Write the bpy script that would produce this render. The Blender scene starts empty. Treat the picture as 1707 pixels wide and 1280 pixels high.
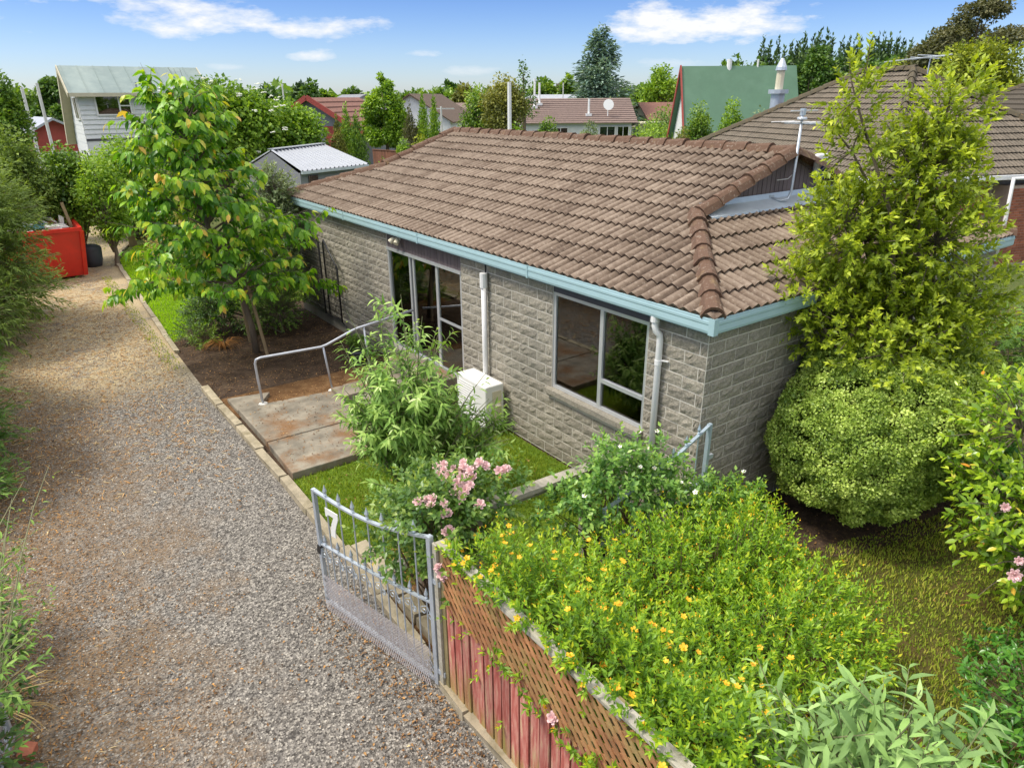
import bpy, bmesh, math, random
import numpy as np
from mathutils import Vector, Matrix

S = bpy.context.scene
COL = S.collection
R = math.radians
random.seed(7)
RNG = np.random.default_rng(7)

# ------------------------------------------------------------------ camera
CAM = np.array([-5.733, -4.297, 4.856])
YAW, PITCH, ROLL, FPX = 0.6340, 0.3940, -0.0062, 1149.39
_fw = np.array([math.sin(YAW) * math.cos(PITCH), math.cos(YAW) * math.cos(PITCH), -math.sin(PITCH)])
_r0 = np.array([math.cos(YAW), -math.sin(YAW), 0.0])
_u0 = np.cross(_r0, _fw)
_rt = math.cos(ROLL) * _r0 + math.sin(ROLL) * _u0
_up = -math.sin(ROLL) * _r0 + math.cos(ROLL) * _u0
cd = bpy.data.cameras.new('camera')
cd.sensor_width = 36.0
cd.lens = FPX / 1707 * 36
cd.clip_start, cd.clip_end = 0.05, 6000
cam = bpy.data.objects.new('camera', cd)
COL.objects.link(cam)
cam.matrix_world = Matrix(((_rt[0], _up[0], -_fw[0], CAM[0]), (_rt[1], _up[1], -_fw[1], CAM[1]),
                           (_rt[2], _up[2], -_fw[2], CAM[2]), (0, 0, 0, 1)))
S.camera = cam

def at(px, py, d):
    """the place in the world seen towards photo point (px, py), d metres away over the ground"""
    r = _fw + _rt * (px - 853.5) / FPX - _up * (py - 640) / FPX
    return CAM + r * d / math.hypot(r[0], r[1])

# ------------------------------------------------------------------ sky and sun
SUN_DIR = Vector((-0.48, 0.26, 0.82)).normalized()      # towards the sun
SUN_EL = math.asin(SUN_DIR.z)
SUN_AZ = math.atan2(SUN_DIR.x, SUN_DIR.y)
EXPOSURE = 1.0
SKY_STRENGTH = 0.15
W = bpy.data.worlds.new('World')
S.world = W
W.use_nodes = True
nt = W.node_tree
for n in list(nt.nodes):
    nt.nodes.remove(n)

def nd(t, typ, **kw):
    n = t.nodes.new(typ)
    for k, v in kw.items():
        setattr(n, k, v)
    return n

def mth(t, op, a, b=None, c=None, clamp=False):
    n = t.nodes.new('ShaderNodeMath')
    n.operation = op
    n.use_clamp = clamp
    for i, v in enumerate((a, b, c)):
        if v is None:
            continue
        if isinstance(v, (int, float)):
            n.inputs[i].default_value = v
        else:
            t.links.new(v, n.inputs[i])
    return n.outputs[0]

def mixc(t, fac, a, b, blend='MIX'):
    n = t.nodes.new('ShaderNodeMix')
    n.data_type = 'RGBA'
    n.blend_type = blend
    n.clamp_factor = True
    for i, v in ((0, fac), (6, a), (7, b)):
        if isinstance(v, (int, float)):
            n.inputs[i].default_value = v
        elif isinstance(v, tuple):
            n.inputs[i].default_value = (*v, 1)
        else:
            t.links.new(v, n.inputs[i])
    return n.outputs[2]

out = nd(nt, 'ShaderNodeOutputWorld')
bg = nd(nt, 'ShaderNodeBackground')
sky = nd(nt, 'ShaderNodeTexSky', sky_type='NISHITA', sun_disc=False)
sky.sun_elevation = SUN_EL
sky.sun_rotation = SUN_AZ
sky.altitude = 300
sky.air_density = 1.0
sky.dust_density = 0.6
sky.ozone_density = 3.0
tc = nd(nt, 'ShaderNodeTexCoord')
sep = nd(nt, 'ShaderNodeSeparateXYZ')
nt.links.new(tc.outputs['Generated'], sep.inputs[0])
az = mth(nt, 'ARCTAN2', sep.outputs[0], sep.outputs[1])
el = mth(nt, 'ARCSINE', sep.outputs[2])
nz = nd(nt, 'ShaderNodeTexNoise')
nz.inputs['Scale'].default_value = 13
nz.inputs['Detail'].default_value = 7
nz.inputs['Roughness'].default_value = 0.62
mp = nd(nt, 'ShaderNodeMapping')
mp.inputs['Scale'].default_value = (1, 1, 3.2)
nt.links.new(tc.outputs['Generated'], mp.inputs[0])
nt.links.new(mp.outputs[0], nz.inputs['Vector'])
nzc = mth(nt, 'SUBTRACT', nz.outputs['Fac'], 0.5)

def dirof(px, py):
    r = _fw + _rt * (px - 853.5) / FPX - _up * (py - 640) / FPX
    r = r / np.linalg.norm(r)
    return math.atan2(r[0], r[1]), math.asin(r[2])

total = None
for (px, py, wx, hy, amp) in ((340, 28, 125, 27, 1.0), (545, 47, 105, 17, 0.95), (1170, 36, 165, 30, 1.1),
                              (528, 94, 36, 9, 0.8), (702, 90, 34, 6, 0.6), (245, 16, 42, 8, 0.7), (1120, 104, 60, 9, 0.4),
                              (775, 118, 50, 9, 0.4), (20, -25, 130, 20, .9), (-260, 20, 160, 30, 1.0), (2050, 40, 190, 30, 1.0),
                              (900, -150, 210, 34, 1.0), (1500, -190, 260, 40, 1.0), (380, 111, 30, 5, .4)):
    a0, e0 = dirof(px, py)
    da = mth(nt, 'DIVIDE', mth(nt, 'SUBTRACT', az, a0), wx / 1240)
    de = mth(nt, 'DIVIDE', mth(nt, 'SUBTRACT', el, e0), hy / 1240)
    q = mth(nt, 'ADD', mth(nt, 'MULTIPLY', da, da), mth(nt, 'MULTIPLY', de, de))
    m = mth(nt, 'SUBTRACT', 1.0, q)
    m = mth(nt, 'ADD', m, mth(nt, 'MULTIPLY', nzc, 5.5))
    m = mth(nt, 'MULTIPLY', m, 0.75 * amp, clamp=True)
    fall = mth(nt, 'SUBTRACT', 3.0, q, clamp=True)
    m = mth(nt, 'MULTIPLY', m, fall)
    total = m if total is None else mth(nt, 'MAXIMUM', total, m)
# above the view: unseen denser, brighter cloud, added for soft neutral fill
nz2 = nd(nt, 'ShaderNodeTexNoise')
nz2.inputs['Scale'].default_value = 4.0
nz2.inputs['Detail'].default_value = 8
nt.links.new(mp.outputs[0], nz2.inputs['Vector'])
gen = mth(nt, 'MULTIPLY', mth(nt, 'SUBTRACT', nz2.outputs['Fac'], 0.36), 5.0, clamp=True)
gen = mth(nt, 'MULTIPLY', gen, mth(nt, 'MULTIPLY', mth(nt, 'SUBTRACT', el, 0.22), 6.0, clamp=True))
# deeper blue with height, pale blue towards the horizon
hs = nd(nt, 'ShaderNodeHueSaturation')
hs.inputs['Saturation'].default_value = 1.12
hs.inputs['Value'].default_value = 1.0
nt.links.new(sky.outputs[0], hs.inputs['Color'])
elr = nd(nt, 'ShaderNodeValToRGB')
elr.color_ramp.elements[0].position = 0.0
elr.color_ramp.elements[0].color = (0.45, 0.49, 0.62, 1)
elr.color_ramp.elements[1].position = 0.22
elr.color_ramp.elements[1].color = (0.118, 0.188, 0.39, 1)
nt.links.new(el, elr.inputs[0])
skyc = mixc(nt, 1.0, hs.outputs[0], elr.outputs[0], 'MULTIPLY')
skyc = mixc(nt, total, skyc, (3.3, 3.35, 3.4))
skyc = mixc(nt, gen, skyc, (6.6, 6.5, 6.35))
nt.links.new(skyc, bg.inputs['Color'])
bg.inputs['Strength'].default_value = SKY_STRENGTH
nt.links.new(bg.outputs[0], out.inputs[0])

sl = bpy.data.lights.new('sun', 'SUN')
sl.energy = 1.9
sl.angle = R(13)
sl.color = (1.0, 0.94, 0.83)
sun = bpy.data.objects.new('sun', sl)
COL.objects.link(sun)
sun.rotation_euler = SUN_DIR.to_track_quat('Z', 'Y').to_euler()
sun.location = (-20, -8, 30)

vs = S.view_settings
vs.view_transform = 'Standard'
vs.look = 'None'
vs.exposure = EXPOSURE
vs.gamma = 1
vs.use_curve_mapping = False
S.cycles.max_bounces = 6
S.cycles.diffuse_bounces = 3
S.cycles.glossy_bounces = 3
S.cycles.transmission_bounces = 4
S.cycles.transparent_max_bounces = 6

# ------------------------------------------------------------------ materials
MATS = {}

def newmat(name):
    m = bpy.data.materials.new(name)
    m.use_nodes = True
    t = m.node_tree
    t.nodes.clear()
    o = nd(t, 'ShaderNodeOutputMaterial')
    MATS[name] = m
    return m, t, o

def mul(c, k):
    return tuple(min(1, v * k) for v in c)

def ramp(t, fac, stops):
    n = nd(t, 'ShaderNodeValToRGB')
    e = n.color_ramp.elements
    e[0].position, e[0].color = stops[0][0], (*stops[0][1], 1)
    e[1].position, e[1].color = stops[-1][0], (*stops[-1][1], 1)
    for p, c in stops[1:-1]:
        k = e.new(p)
        k.color = (*c, 1)
    if isinstance(fac, (int, float)):
        n.inputs[0].default_value = fac
    else:
        t.links.new(fac, n.inputs[0])
    return n.outputs[0]

def noise(t, vec, scale, detail=4, rough=.55):
    n = nd(t, 'ShaderNodeTexNoise')
    n.inputs['Scale'].default_value = scale
    n.inputs['Detail'].default_value = detail
    n.inputs['Roughness'].default_value = rough
    if vec is not None:
        t.links.new(vec, n.inputs['Vector'])
    return n.outputs['Fac']

def surf(t, o, col, rough=.6, metal=0.0, spec=.5, bump=None, bstr=.3, bdist=.01):
    p = nd(t, 'ShaderNodeBsdfPrincipled')
    if isinstance(col, tuple):
        p.inputs['Base Color'].default_value = (*col, 1)
    else:
        t.links.new(col, p.inputs['Base Color'])
    if isinstance(rough, (int, float)):
        p.inputs['Roughness'].default_value = rough
    else:
        t.links.new(rough, p.inputs['Roughness'])
    p.inputs['Metallic'].default_value = metal
    p.inputs['Specular IOR Level'].default_value = spec
    if bump is not None:
        b = nd(t, 'ShaderNodeBump')
        b.inputs['Strength'].default_value = bstr
        b.inputs['Distance'].default_value = bdist
        t.links.new(bump, b.inputs['Height'])
        t.links.new(b.outputs[0], p.inputs['Normal'])
    t.links.new(p.outputs[0], o.inputs[0])
    return p

def piece_random(t):
    """a random number per object, plus the per-piece number stored in joined meshes"""
    oi = nd(t, 'ShaderNodeObjectInfo')
    a = nd(t, 'ShaderNodeAttribute', attribute_name='tint')
    return mth(t, 'FRACT', mth(t, 'ADD', oi.outputs['Random'], a.outputs['Fac']))

def M(name, base, rough=.6, metal=0, var=.18, vscale=6, bstr=.25, bscale=70, objvar=0.0, spec=.5, dirt=None, dscale=3, damt=.5, coords='Object', stretch=None):
    m, t, o = newmat(name)
    c = nd(t, 'ShaderNodeTexCoord')
    v = c.outputs[coords]
    if stretch:
        q = nd(t, 'ShaderNodeMapping')
        q.inputs['Scale'].default_value = stretch
        t.links.new(v, q.inputs[0])
        v = q.outputs[0]
    n1 = noise(t, v, vscale, 5, .6)
    col = ramp(t, n1, [(.25, mul(base, 1 - var)), (.75, mul(base, 1 + var))])
    if objvar:
        pr = piece_random(t)
        k = mth(t, 'ADD', 1 - objvar, mth(t, 'MULTIPLY', pr, 2 * objvar))
        h = nd(t, 'ShaderNodeHueSaturation')
        t.links.new(k, h.inputs['Value'])
        t.links.new(col, h.inputs['Color'])
        col = h.outputs[0]
    if dirt:
        n2 = noise(t, v, dscale, 6, .65)
        f = mth(t, 'MULTIPLY', mth(t, 'SUBTRACT', n2, .48), 7 * damt, clamp=True)
        f = mth(t, 'MULTIPLY', f, damt)
        col = mixc(t, f, col, dirt)
    nb = noise(t, v, bscale, 4, .6) if bstr else None
    surf(t, o, col, rough, metal, spec, nb, bstr)
    return m

LEAF_GAIN = 1.62

def leafmat(name, stops, rough=.42, trans=.32, spec=.4, tcol=None):
    m, t, o = newmat(name)
    a = nd(t, 'ShaderNodeAttribute', attribute_name='tint')
    col = ramp(t, a.outputs['Fac'], [(q, (min(1, c[0] * LEAF_GAIN), min(1, c[1] * LEAF_GAIN), c[2] * LEAF_GAIN)) for q, c in stops])
    p = nd(t, 'ShaderNodeBsdfPrincipled')
    t.links.new(col, p.inputs['Base Color'])
    p.inputs['Roughness'].default_value = rough
    p.inputs['Specular IOR Level'].default_value = spec
    tr = nd(t, 'ShaderNodeBsdfTranslucent')
    tcl = mixc(t, 1.0, col, tcol or (1.5, 1.45, .6), 'MULTIPLY')
    t.links.new(tcl, tr.inputs['Color'])
    mx = nd(t, 'ShaderNodeMixShader')
    mx.inputs[0].default_value = trans
    t.links.new(p.outputs[0], mx.inputs[1])
    t.links.new(tr.outputs[0], mx.inputs[2])
    t.links.new(mx.outputs[0], o.inputs[0])
    return m

# ------------------------------------------------------------------ objects and meshes
OFF = {}

def setp(o, label=None, cat=None, group=None, kind=None):
    if label:
        o['label'] = label
    if cat:
        o['category'] = cat
    if group:
        o['group'] = group
    if kind:
        o['kind'] = kind
    return o

def thing(name, label, cat, loc=(0, 0, 0), group=None, rotz=0.0):
    o = bpy.data.objects.new(name, None)
    o.empty_display_size = .2
    COL.objects.link(o)
    o.location = loc
    o.rotation_euler = (0, 0, rotz)
    setp(o, label, cat, group)
    mw = Matrix.Translation(loc) @ Matrix.Rotation(rotz, 4, 'Z')
    OFF[o.name] = mw
    return o

def link(name, me, parent=None, mat=None):
    """mesh data already in the parent's space (or in the world when there is no parent)"""
    o = bpy.data.objects.new(name, me)
    COL.objects.link(o)
    if mat and not me.materials:
        me.materials.append(mat)
    if parent:
        o.parent = parent
    return o

class MB:
    """collects shapes in world coordinates (or in the thing's own, with local=True) for ONE mesh object"""
    def __init__(self):
        self.v, self.f, self.t, self.s = [], [], [], []
        self.tv = 0.0

    def add(self, verts, faces):
        b = len(self.v)
        self.v.extend([tuple(x) for x in verts])
        self.f.extend([tuple(i + b for i in f) for f in faces])
        self.t.extend([self.tv] * len(verts))

    def box(self, lo, hi, mat=None, jit=0.0):
        x0, y0, z0 = lo
        x1, y1, z1 = hi
        vs_ = [(x0, y0, z0), (x1, y0, z0), (x1, y1, z0), (x0, y1, z0), (x0, y0, z1), (x1, y0, z1), (x1, y1, z1), (x0, y1, z1)]
        if jit:
            vs_ = [tuple(c + random.uniform(-jit, jit) for c in q) for q in vs_]
        if mat is not None:
            vs_ = [tuple(mat @ Vector(q)) for q in vs_]
        self.add(vs_, [(0, 3, 2, 1), (4, 5, 6, 7), (0, 1, 5, 4), (1, 2, 6, 5), (2, 3, 7, 6), (3, 0, 4, 7)])

    def beam(self, p, q, w, h, up=(0, 0, 1)):
        """a box from p to q, w wide and h high"""
        p, q = Vector(p), Vector(q)
        d = (q - p)
        L = d.length
        d.normalize()
        u = Vector(up)
        s = d.cross(u)
        if s.length < 1e-4:
            s = d.cross(Vector((1, 0, 0)))
        s.normalize()
        u = s.cross(d)
        m = Matrix(((s[0], d[0], u[0], p[0]), (s[1], d[1], u[1], p[1]), (s[2], d[2], u[2], p[2]), (0, 0, 0, 1)))
        self.box((-w / 2, 0, -h / 2), (w / 2, L, h / 2), m)

    def tube(self, pts, rad, n=6, cap=True):
        pts = [Vector(p) for p in pts]
        if isinstance(rad, (int, float)):
            rad = [rad] * len(pts)
        b = len(self.v)
        prev = None
        for i, p in enumerate(pts):
            d = (pts[min(i + 1, len(pts) - 1)] - pts[max(i - 1, 0)]).normalized()
            if prev is None:
                a = d.orthogonal().normalized()
            else:
                a = (prev - d * prev.dot(d))
                a = a.normalized() if a.length > 1e-5 else d.orthogonal().normalized()
            prev = a
            c = d.cross(a)
            for k in range(n):
                w = 2 * math.pi * k / n
                self.v.append(tuple(p + (a * math.cos(w) + c * math.sin(w)) * rad[i]))
                self.t.append(self.tv)
        for i in range(len(pts) - 1):
            for k in range(n):
                k2 = (k + 1) % n
                self.f.append((b + i * n + k, b + i * n + k2, b + (i + 1) * n + k2, b + (i + 1) * n + k))
        if cap:
            self.f.append(tuple(b + k for k in range(n))[::-1])
            e = b + (len(pts) - 1) * n
            self.f.append(tuple(e + k for k in range(n)))

    def lathe(self, c, prof, n=10):
        """prof: (radius, height) pairs about the vertical through c"""
        b = len(self.v)
        for r, z in prof:
            for k in range(n):
                w = 2 * math.pi * k / n
                self.v.append((c[0] + r * math.cos(w), c[1] + r * math.sin(w), c[2] + z))
                self.t.append(self.tv)
        for i in range(len(prof) - 1):
            for k in range(n):
                k2 = (k + 1) % n
                self.f.append((b + i * n + k, b + i * n + k2, b + (i + 1) * n + k2, b + (i + 1) * n + k))
        self.f.append(tuple(b + k for k in range(n))[::-1])
        e = b + (len(prof) - 1) * n
        self.f.append(tuple(e + k for k in range(n)))

    def prism(self, poly, axis_vec):
        """extrude a planar polygon of points by axis_vec"""
        n = len(poly)
        a = [Vector(p) for p in poly]
        e = Vector(axis_vec)
        self.add([*a, *[p + e for p in a]],
                 [tuple(range(n))[::-1], tuple(range(n, 2 * n))] + [(i, (i + 1) % n, n + (i + 1) % n, n + i) for i in range(n)])

    def mesh(self, name, parent=None, local=False, smooth=False, tint=False):
        me = bpy.data.meshes.new(name)
        v = self.v
        if parent is not None and not local:
            inv = OFF[parent.name].inverted()
            v = [tuple(inv @ Vector(q)) for q in v]
        me.from_pydata(v, [], self.f)
        if smooth:
            me.polygons.foreach_set('use_smooth', [True] * len(me.polygons))
        if tint:
            a = me.attributes.new('tint', 'FLOAT', 'POINT')
            a.data.foreach_set('value', self.t)
            if len(self.s) == len(self.t):
                a = me.attributes.new('streak_shade', 'FLOAT', 'POINT')
                a.data.foreach_set('value', self.s)
        me.update()
        return me

    def build(self, name, mat, parent=None, local=False, smooth=False, tint=False):
        if parent is not None and parent.name not in OFF:
            OFF[parent.name] = OFF[parent.parent.name] if parent.parent else Matrix.Identity(4)
        o = link(name, self.mesh(name, parent, local, smooth, tint), parent, mat)
        OFF[o.name] = OFF[parent.name] if parent is not None else Matrix.Identity(4)
        return o

def np_mesh(name, V, F, mat, parent=None, tint=None, smooth=False, kind=None):
    """triangle mesh from arrays in world coordinates"""
    V = np.asarray(V, dtype=np.float64)
    F = np.asarray(F, dtype=np.int32)
    if parent is not None:
        inv = np.array(OFF[parent.name].inverted())
        V = V @ inv[:3, :3].T + inv[:3, 3]
    me = bpy.data.meshes.new(name)
    me.vertices.add(len(V))
    me.vertices.foreach_set('co', V.astype(np.float32).ravel())
    me.loops.add(F.size)
    me.loops.foreach_set('vertex_index', F.ravel())
    me.polygons.add(len(F))
    me.polygons.foreach_set('loop_start', np.arange(0, F.size, 3, dtype=np.int32))
    me.polygons.foreach_set('loop_total', np.full(len(F), 3, dtype=np.int32))
    if smooth:
        me.polygons.foreach_set('use_smooth', np.ones(len(F), dtype=bool))
    if tint is not None:
        a = me.attributes.new('tint', 'FLOAT', 'POINT')
        a.data.foreach_set('value', np.asarray(tint, dtype=np.float32))
    me.update(calc_edges=True)
    me.materials.append(mat)
    o = link(name, me, parent)
    OFF[o.name] = OFF[parent.name] if parent is not None else Matrix.Identity(4)
    if kind:
        o['kind'] = kind
    return o

# ------------------------------------------------------------------ leaves
def leaf_tpl(w=.3, fold=.06, curl=.15, fine=False):
    """a leaf of unit length along +Y, folded on its midrib, its tip curling down"""
    if not fine:
        V = [(0, 0, 0), (w, .42, fold - curl * .15), (0, 1, -curl), (-w, .42, fold - curl * .15)]
        return np.array(V), np.array([(0, 1, 2), (0, 2, 3)])
    V = [(0, 0, 0)]
    for y, k in ((.3, .9), (.62, .85)):
        z = -curl * y * y
        V += [(-w * k, y, z + fold), (0, y, z), (w * k, y, z + fold)]
    V.append((0, 1, -curl))
    F = [(0, 2, 1), (0, 3, 2), (1, 2, 5), (1, 5, 4), (2, 3, 6), (2, 6, 5), (4, 5, 7), (5, 6, 7)]
    return np.array(V), np.array(F)

def unit(a):
    return a / np.maximum(np.linalg.norm(a, axis=-1, keepdims=True), 1e-9)

def frames(D, N):
    D = unit(D)
    N = unit(N - D * (N * D).sum(-1, keepdims=True))
    X = np.cross(D, N)
    return np.stack([X, D, N], axis=-1)           # columns: side, along, normal

def scatter(tpl, P, Fr, size, tint, wid=None):
    V, F = tpl
    k = len(V)
    L = V[None, :, :] * size[:, None, None]
    if wid is not None:
        L = L * np.stack([wid, np.ones_like(wid), np.ones_like(wid)], -1)[:, None, :]
    Vw = np.einsum('nij,nkj->nki', Fr, L) + P[:, None, :]
    Fw = F[None] + (np.arange(len(P)) * k)[:, None, None]
    return Vw.reshape(-1, 3), Fw.reshape(-1, 3), np.repeat(tint, k)

def twig_leaves(st, dr, ln, K, size, ang=60, droop=.3, sag=.1, opposite=False, t0=.12, jit=.25, tiptint=.3, svar=.25, upn=.8, tipsmall=.3):
    """leaves along straight or sagging twigs; returns position, direction, normal, size, tint"""
    T = len(st)
    t = np.linspace(t0, 1, K)[None, :] * np.ones((T, 1))
    t = np.clip(t + RNG.normal(0, .03, t.shape), 0, 1.02)
    P = st[:, None] + dr[:, None] * (ln[:, None] * t)[..., None]
    P[..., 2] -= sag * (ln[:, None] * t) ** 2
    ax = dr[:, None] * np.ones((1, K, 1))
    ax = ax.copy()
    ax[..., 2] -= 2 * sag * ln[:, None] * t
    ax = unit(ax)
    a = unit(np.cross(ax, np.array([.13, .21, .97])))
    b = np.cross(ax, a)
    k = np.arange(K)
    ph = (k // 2) * 1.57 + (k % 2) * math.pi if opposite else k * 2.4
    ph = ph[None, :] + RNG.uniform(0, 6.28, (T, 1)) + RNG.normal(0, .25, (T, K))
    rad = a * np.cos(ph)[..., None] + b * np.sin(ph)[..., None]
    an = np.radians(ang + RNG.normal(0, 10, (T, K))) * (1 - .45 * t)
    D = ax * np.cos(an)[..., None] + rad * np.sin(an)[..., None] + RNG.normal(0, jit, (T, K, 3)) * .6
    D[..., 2] -= droop
    N = np.zeros_like(D)
    N[..., 2] = upn
    N = N + rad * -.25 + ax * .35 + RNG.normal(0, jit, D.shape)
    sz = size * (1 - tipsmall * np.abs(t - .55) * 1.6) * (1 + RNG.uniform(-svar, svar, (T, K)))
    ti = np.clip(RNG.uniform(0, .62, (T, K)) * .75 + tiptint * t ** 2 + RNG.normal(0, .07, (T, 1)), 0, 1)
    return P.reshape(-1, 3), D.reshape(-1, 3), N.reshape(-1, 3), sz.ravel(), ti.ravel()

def lobe_points(lobes, n, u0, u1, upbias=.25, flat_bottom=True):
    C = np.array([l[0] for l in lobes], float)
    Rr = np.array([l[1] if hasattr(l[1], '__len__') else (l[1],) * 3 for l in lobes], float)
    w = (Rr.prod(1)) ** (2 / 3)
    idx = RNG.choice(len(lobes), n, p=w / w.sum())
    d = RNG.normal(0, 1, (n, 3))
    d[:, 2] += upbias
    d = unit(d)
    u = RNG.uniform(u0, u1, n)
    return C[idx] + d * Rr[idx] * u[:, None], d, idx

def branch_mesh(segs, n=5):
    """segs: (p0, p1, r0, r1, bend) tapered curved limbs, one mesh"""
    mb = MB()
    for p0, p1, r0, r1, bend in segs:
        p0, p1 = Vector(p0), Vector(p1)
        L = (p1 - p0).length
        mid = (p0 + p1) / 2 + Vector((random.uniform(-1, 1), random.uniform(-1, 1), random.uniform(.2, 1))) * bend * L
        q1 = p0.lerp(mid, .55).lerp(mid, .2)
        mb.tube([p0, p0.lerp(mid, .6), mid.lerp(p1, .25), p1], [r0, r0 * .8 + r1 * .2, (r0 + r1) / 2, r1], n, cap=False)
    return mb

LEAF_CACHE = {}

def foliage(name, parent, tpl, P, D, N, sz, ti, mat, nobj=0, stuffname=None, key=None):
    """the leaves of one plant: the nobj nearest the camera as objects of their own, the rest as one part"""
    Fr = frames(D, N)
    if nobj:
        d = np.linalg.norm(P - CAM, axis=1) / sz
        order = np.argsort(d)[:nobj * 2]
        order = RNG.permutation(order)[:nobj]
        keep = np.ones(len(P), bool)
        keep[order] = False
        inv = OFF[parent.name].inverted()
        for i in order:
            v = min(4, int(ti[i] * 5))
            ck = (key or mat.name, v)
            if ck not in LEAF_CACHE:
                me = bpy.data.meshes.new('leaf')
                me.from_pydata([tuple(q) for q in tpl[0]], [], [tuple(q) for q in tpl[1]])
                a = me.attributes.new('tint', 'FLOAT', 'POINT')
                a.data.foreach_set('value', [v / 5 + .1] * len(tpl[0]))
                me.materials.append(mat)
                LEAF_CACHE[ck] = me
            o = link('leaf', LEAF_CACHE[ck], parent)
            f = Fr[i] * sz[i]
            o.matrix_local = inv @ Matrix(((f[0, 0], f[0, 1], f[0, 2], P[i, 0]), (f[1, 0], f[1, 1], f[1, 2], P[i, 1]),
                                           (f[2, 0], f[2, 1], f[2, 2], P[i, 2]), (0, 0, 0, 1)))
        P, Fr, sz, ti = P[keep], Fr[keep], sz[keep], ti[keep]
    V, F, tt = scatter(tpl, P, Fr, sz, ti)
    o = np_mesh(stuffname or name, V, F, mat, parent, tt)
    if nobj:
        o['kind'] = 'stuff'
    return o

def plant(name, label, cat, base, lobes, T, K, size, mat, tpl, bark, lnr=(.25, .5), ang=55, droop=.2, sag=.1, opposite=False, u=(.45, .85),
          upbias=.25, outw=1.0, up=.35, inner=.25, trunk=.06, group=None, nobj=0, twigs=True, tiptint=.3, limbs=None, svar=.25, stem_n=1, crown='crown', jit=.25, tipsmall=.3, upn=.8):
    root = thing(name, label, cat, base, group)
    st, d, idx = lobe_points(lobes, T, u[0], u[1], upbias)
    if inner:
        ni = int(T * inner)
        s2, d2, i2 = lobe_points(lobes, ni, .1, .5, upbias)
        st, d, idx = np.vstack([st, s2]), np.vstack([d, d2]), np.concatenate([idx, i2])
    dr = unit(d * outw + RNG.normal(0, .35, d.shape) + np.array([0, 0, up]))
    st[:, 2] = np.maximum(st[:, 2], base[2] + .06)
    ln = RNG.uniform(lnr[0], lnr[1], len(st))
    P, D, N, sz, ti = twig_leaves(st, dr, ln, K, size, ang, droop, sag, opposite, tiptint=tiptint, svar=svar, jit=jit, tipsmall=tipsmall, upn=upn)
    P[:, 2] = np.maximum(P[:, 2], .03)
    foliage(crown, root, tpl, P, D, N, sz, ti, mat, nobj, key=name + mat.name)
    # wood
    b = Vector(base)
    segs = []
    C = [Vector(l[0]) for l in lobes]
    cx = sum(C, Vector()) / len(C)
    top = max(c.z for c in C)
    fork = b.lerp(Vector((cx.x, cx.y, max(b.z + .3, min(c.z for c in C)))), .6)
    if stem_n == 1:
        mb = MB()
        mb.tube([b - Vector((0, 0, .05)), b.lerp(fork, .5) + Vector((.02, .01, 0)) * 3 * trunk, fork], [trunk * 1.25, trunk, trunk * .85], 8)
        mb.build('trunk', bark, root, smooth=True)
        for c in C:
            segs.append((fork, c, trunk * .6, trunk * .2, .12))
    else:
        for c in C:
            q = b + Vector((random.uniform(-.12, .12), random.uniform(-.12, .12), -.03))
            segs.append((q, c, trunk, trunk * .4, .12))
    if twigs:
        nt_ = min(len(st), 420)
        for i in RNG.choice(len(st), nt_, replace=False):
            c = C[idx[i]]
            e = st[i] + dr[i] * ln[i] * .8
            segs.append((c.lerp(Vector(st[i]), .15), e, trunk * .16, .003, .06))
    branch_mesh(segs, 4 if len(segs) > 60 else 5).build('branches', bark, root)
    return root
# ------------------------------------------------------------------ material list
M('concrete', (.235, .205, .155), .9, var=.5, vscale=3.2, bstr=.5, bscale=45, dirt=(.20, .098, .035), dscale=1.5, damt=.9)
M('kerb', (.36, .305, .21), .9, var=.3, vscale=7, bstr=.5, bscale=50, objvar=.14, dirt=(.16, .13, .06), dscale=4, damt=.7)
M('mortar', (.60, .56, .48), .95, var=.08, bstr=.3)
def block_mat():
    m, t, o = newmat('block')
    c = nd(t, 'ShaderNodeTexCoord')
    g = nd(t, 'ShaderNodeNewGeometry')
    pr = piece_random(t)
    W_ = g.outputs['Position']
    n1 = noise(t, W_, 30, 6, .7)
    col = ramp(t, n1, [(.24, (.175, .158, .124)), (.5, (.315, .285, .227)), (.76, (.46, .415, .335))])
    big = noise(t, W_, 1.1, 5, .6)
    col = mixc(t, mth(t, 'MULTIPLY', mth(t, 'SUBTRACT', big, .5), 2.6, clamp=True), col, (.22, .212, .178))
    sp = nd(t, 'ShaderNodeSeparateXYZ')
    t.links.new(W_, sp.inputs[0])
    base = mth(t, 'ADD', mth(t, 'MULTIPLY', mth(t, 'SUBTRACT', .42, sp.outputs[2]), 1.5), mth(t, 'MULTIPLY', mth(t, 'SUBTRACT', noise(t, W_, 6, 5, .65), .5), 1.6))
    col = mixc(t, mth(t, 'MULTIPLY', base, .9, clamp=True), col, (.17, .14, .095))      # splash dirt along the foot of the wall
    h = nd(t, 'ShaderNodeHueSaturation')
    t.links.new(mth(t, 'ADD', .86, mth(t, 'MULTIPLY', pr, .28)), h.inputs['Value'])
    t.links.new(col, h.inputs['Color'])
    surf(t, o, h.outputs[0], .95, 0, .3, noise(t, W_, 42, 5, .7), 1.0, .02)
block_mat()
M('plinth', (.24, .22, .18), .95, var=.2, bstr=.4, dirt=(.12, .1, .07), dscale=3, damt=.6)
M('gutter', (.36, .515, .545), .38, var=.05, vscale=3, bstr=.04, dirt=(.28, .42, .42), dscale=4, damt=.4)
M('soffit', (.28, .36, .38), .7, var=.05)
M('flashing', (.52, .58, .62), .4, .3, var=.12, vscale=4, bstr=.05)
M('brown_board', (.135, .105, .105), .75, var=.15, vscale=4, bstr=.15, objvar=.12, stretch=(4, 4, .5))
M('dark_fascia', (.075, .07, .085), .6, var=.1)
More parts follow.
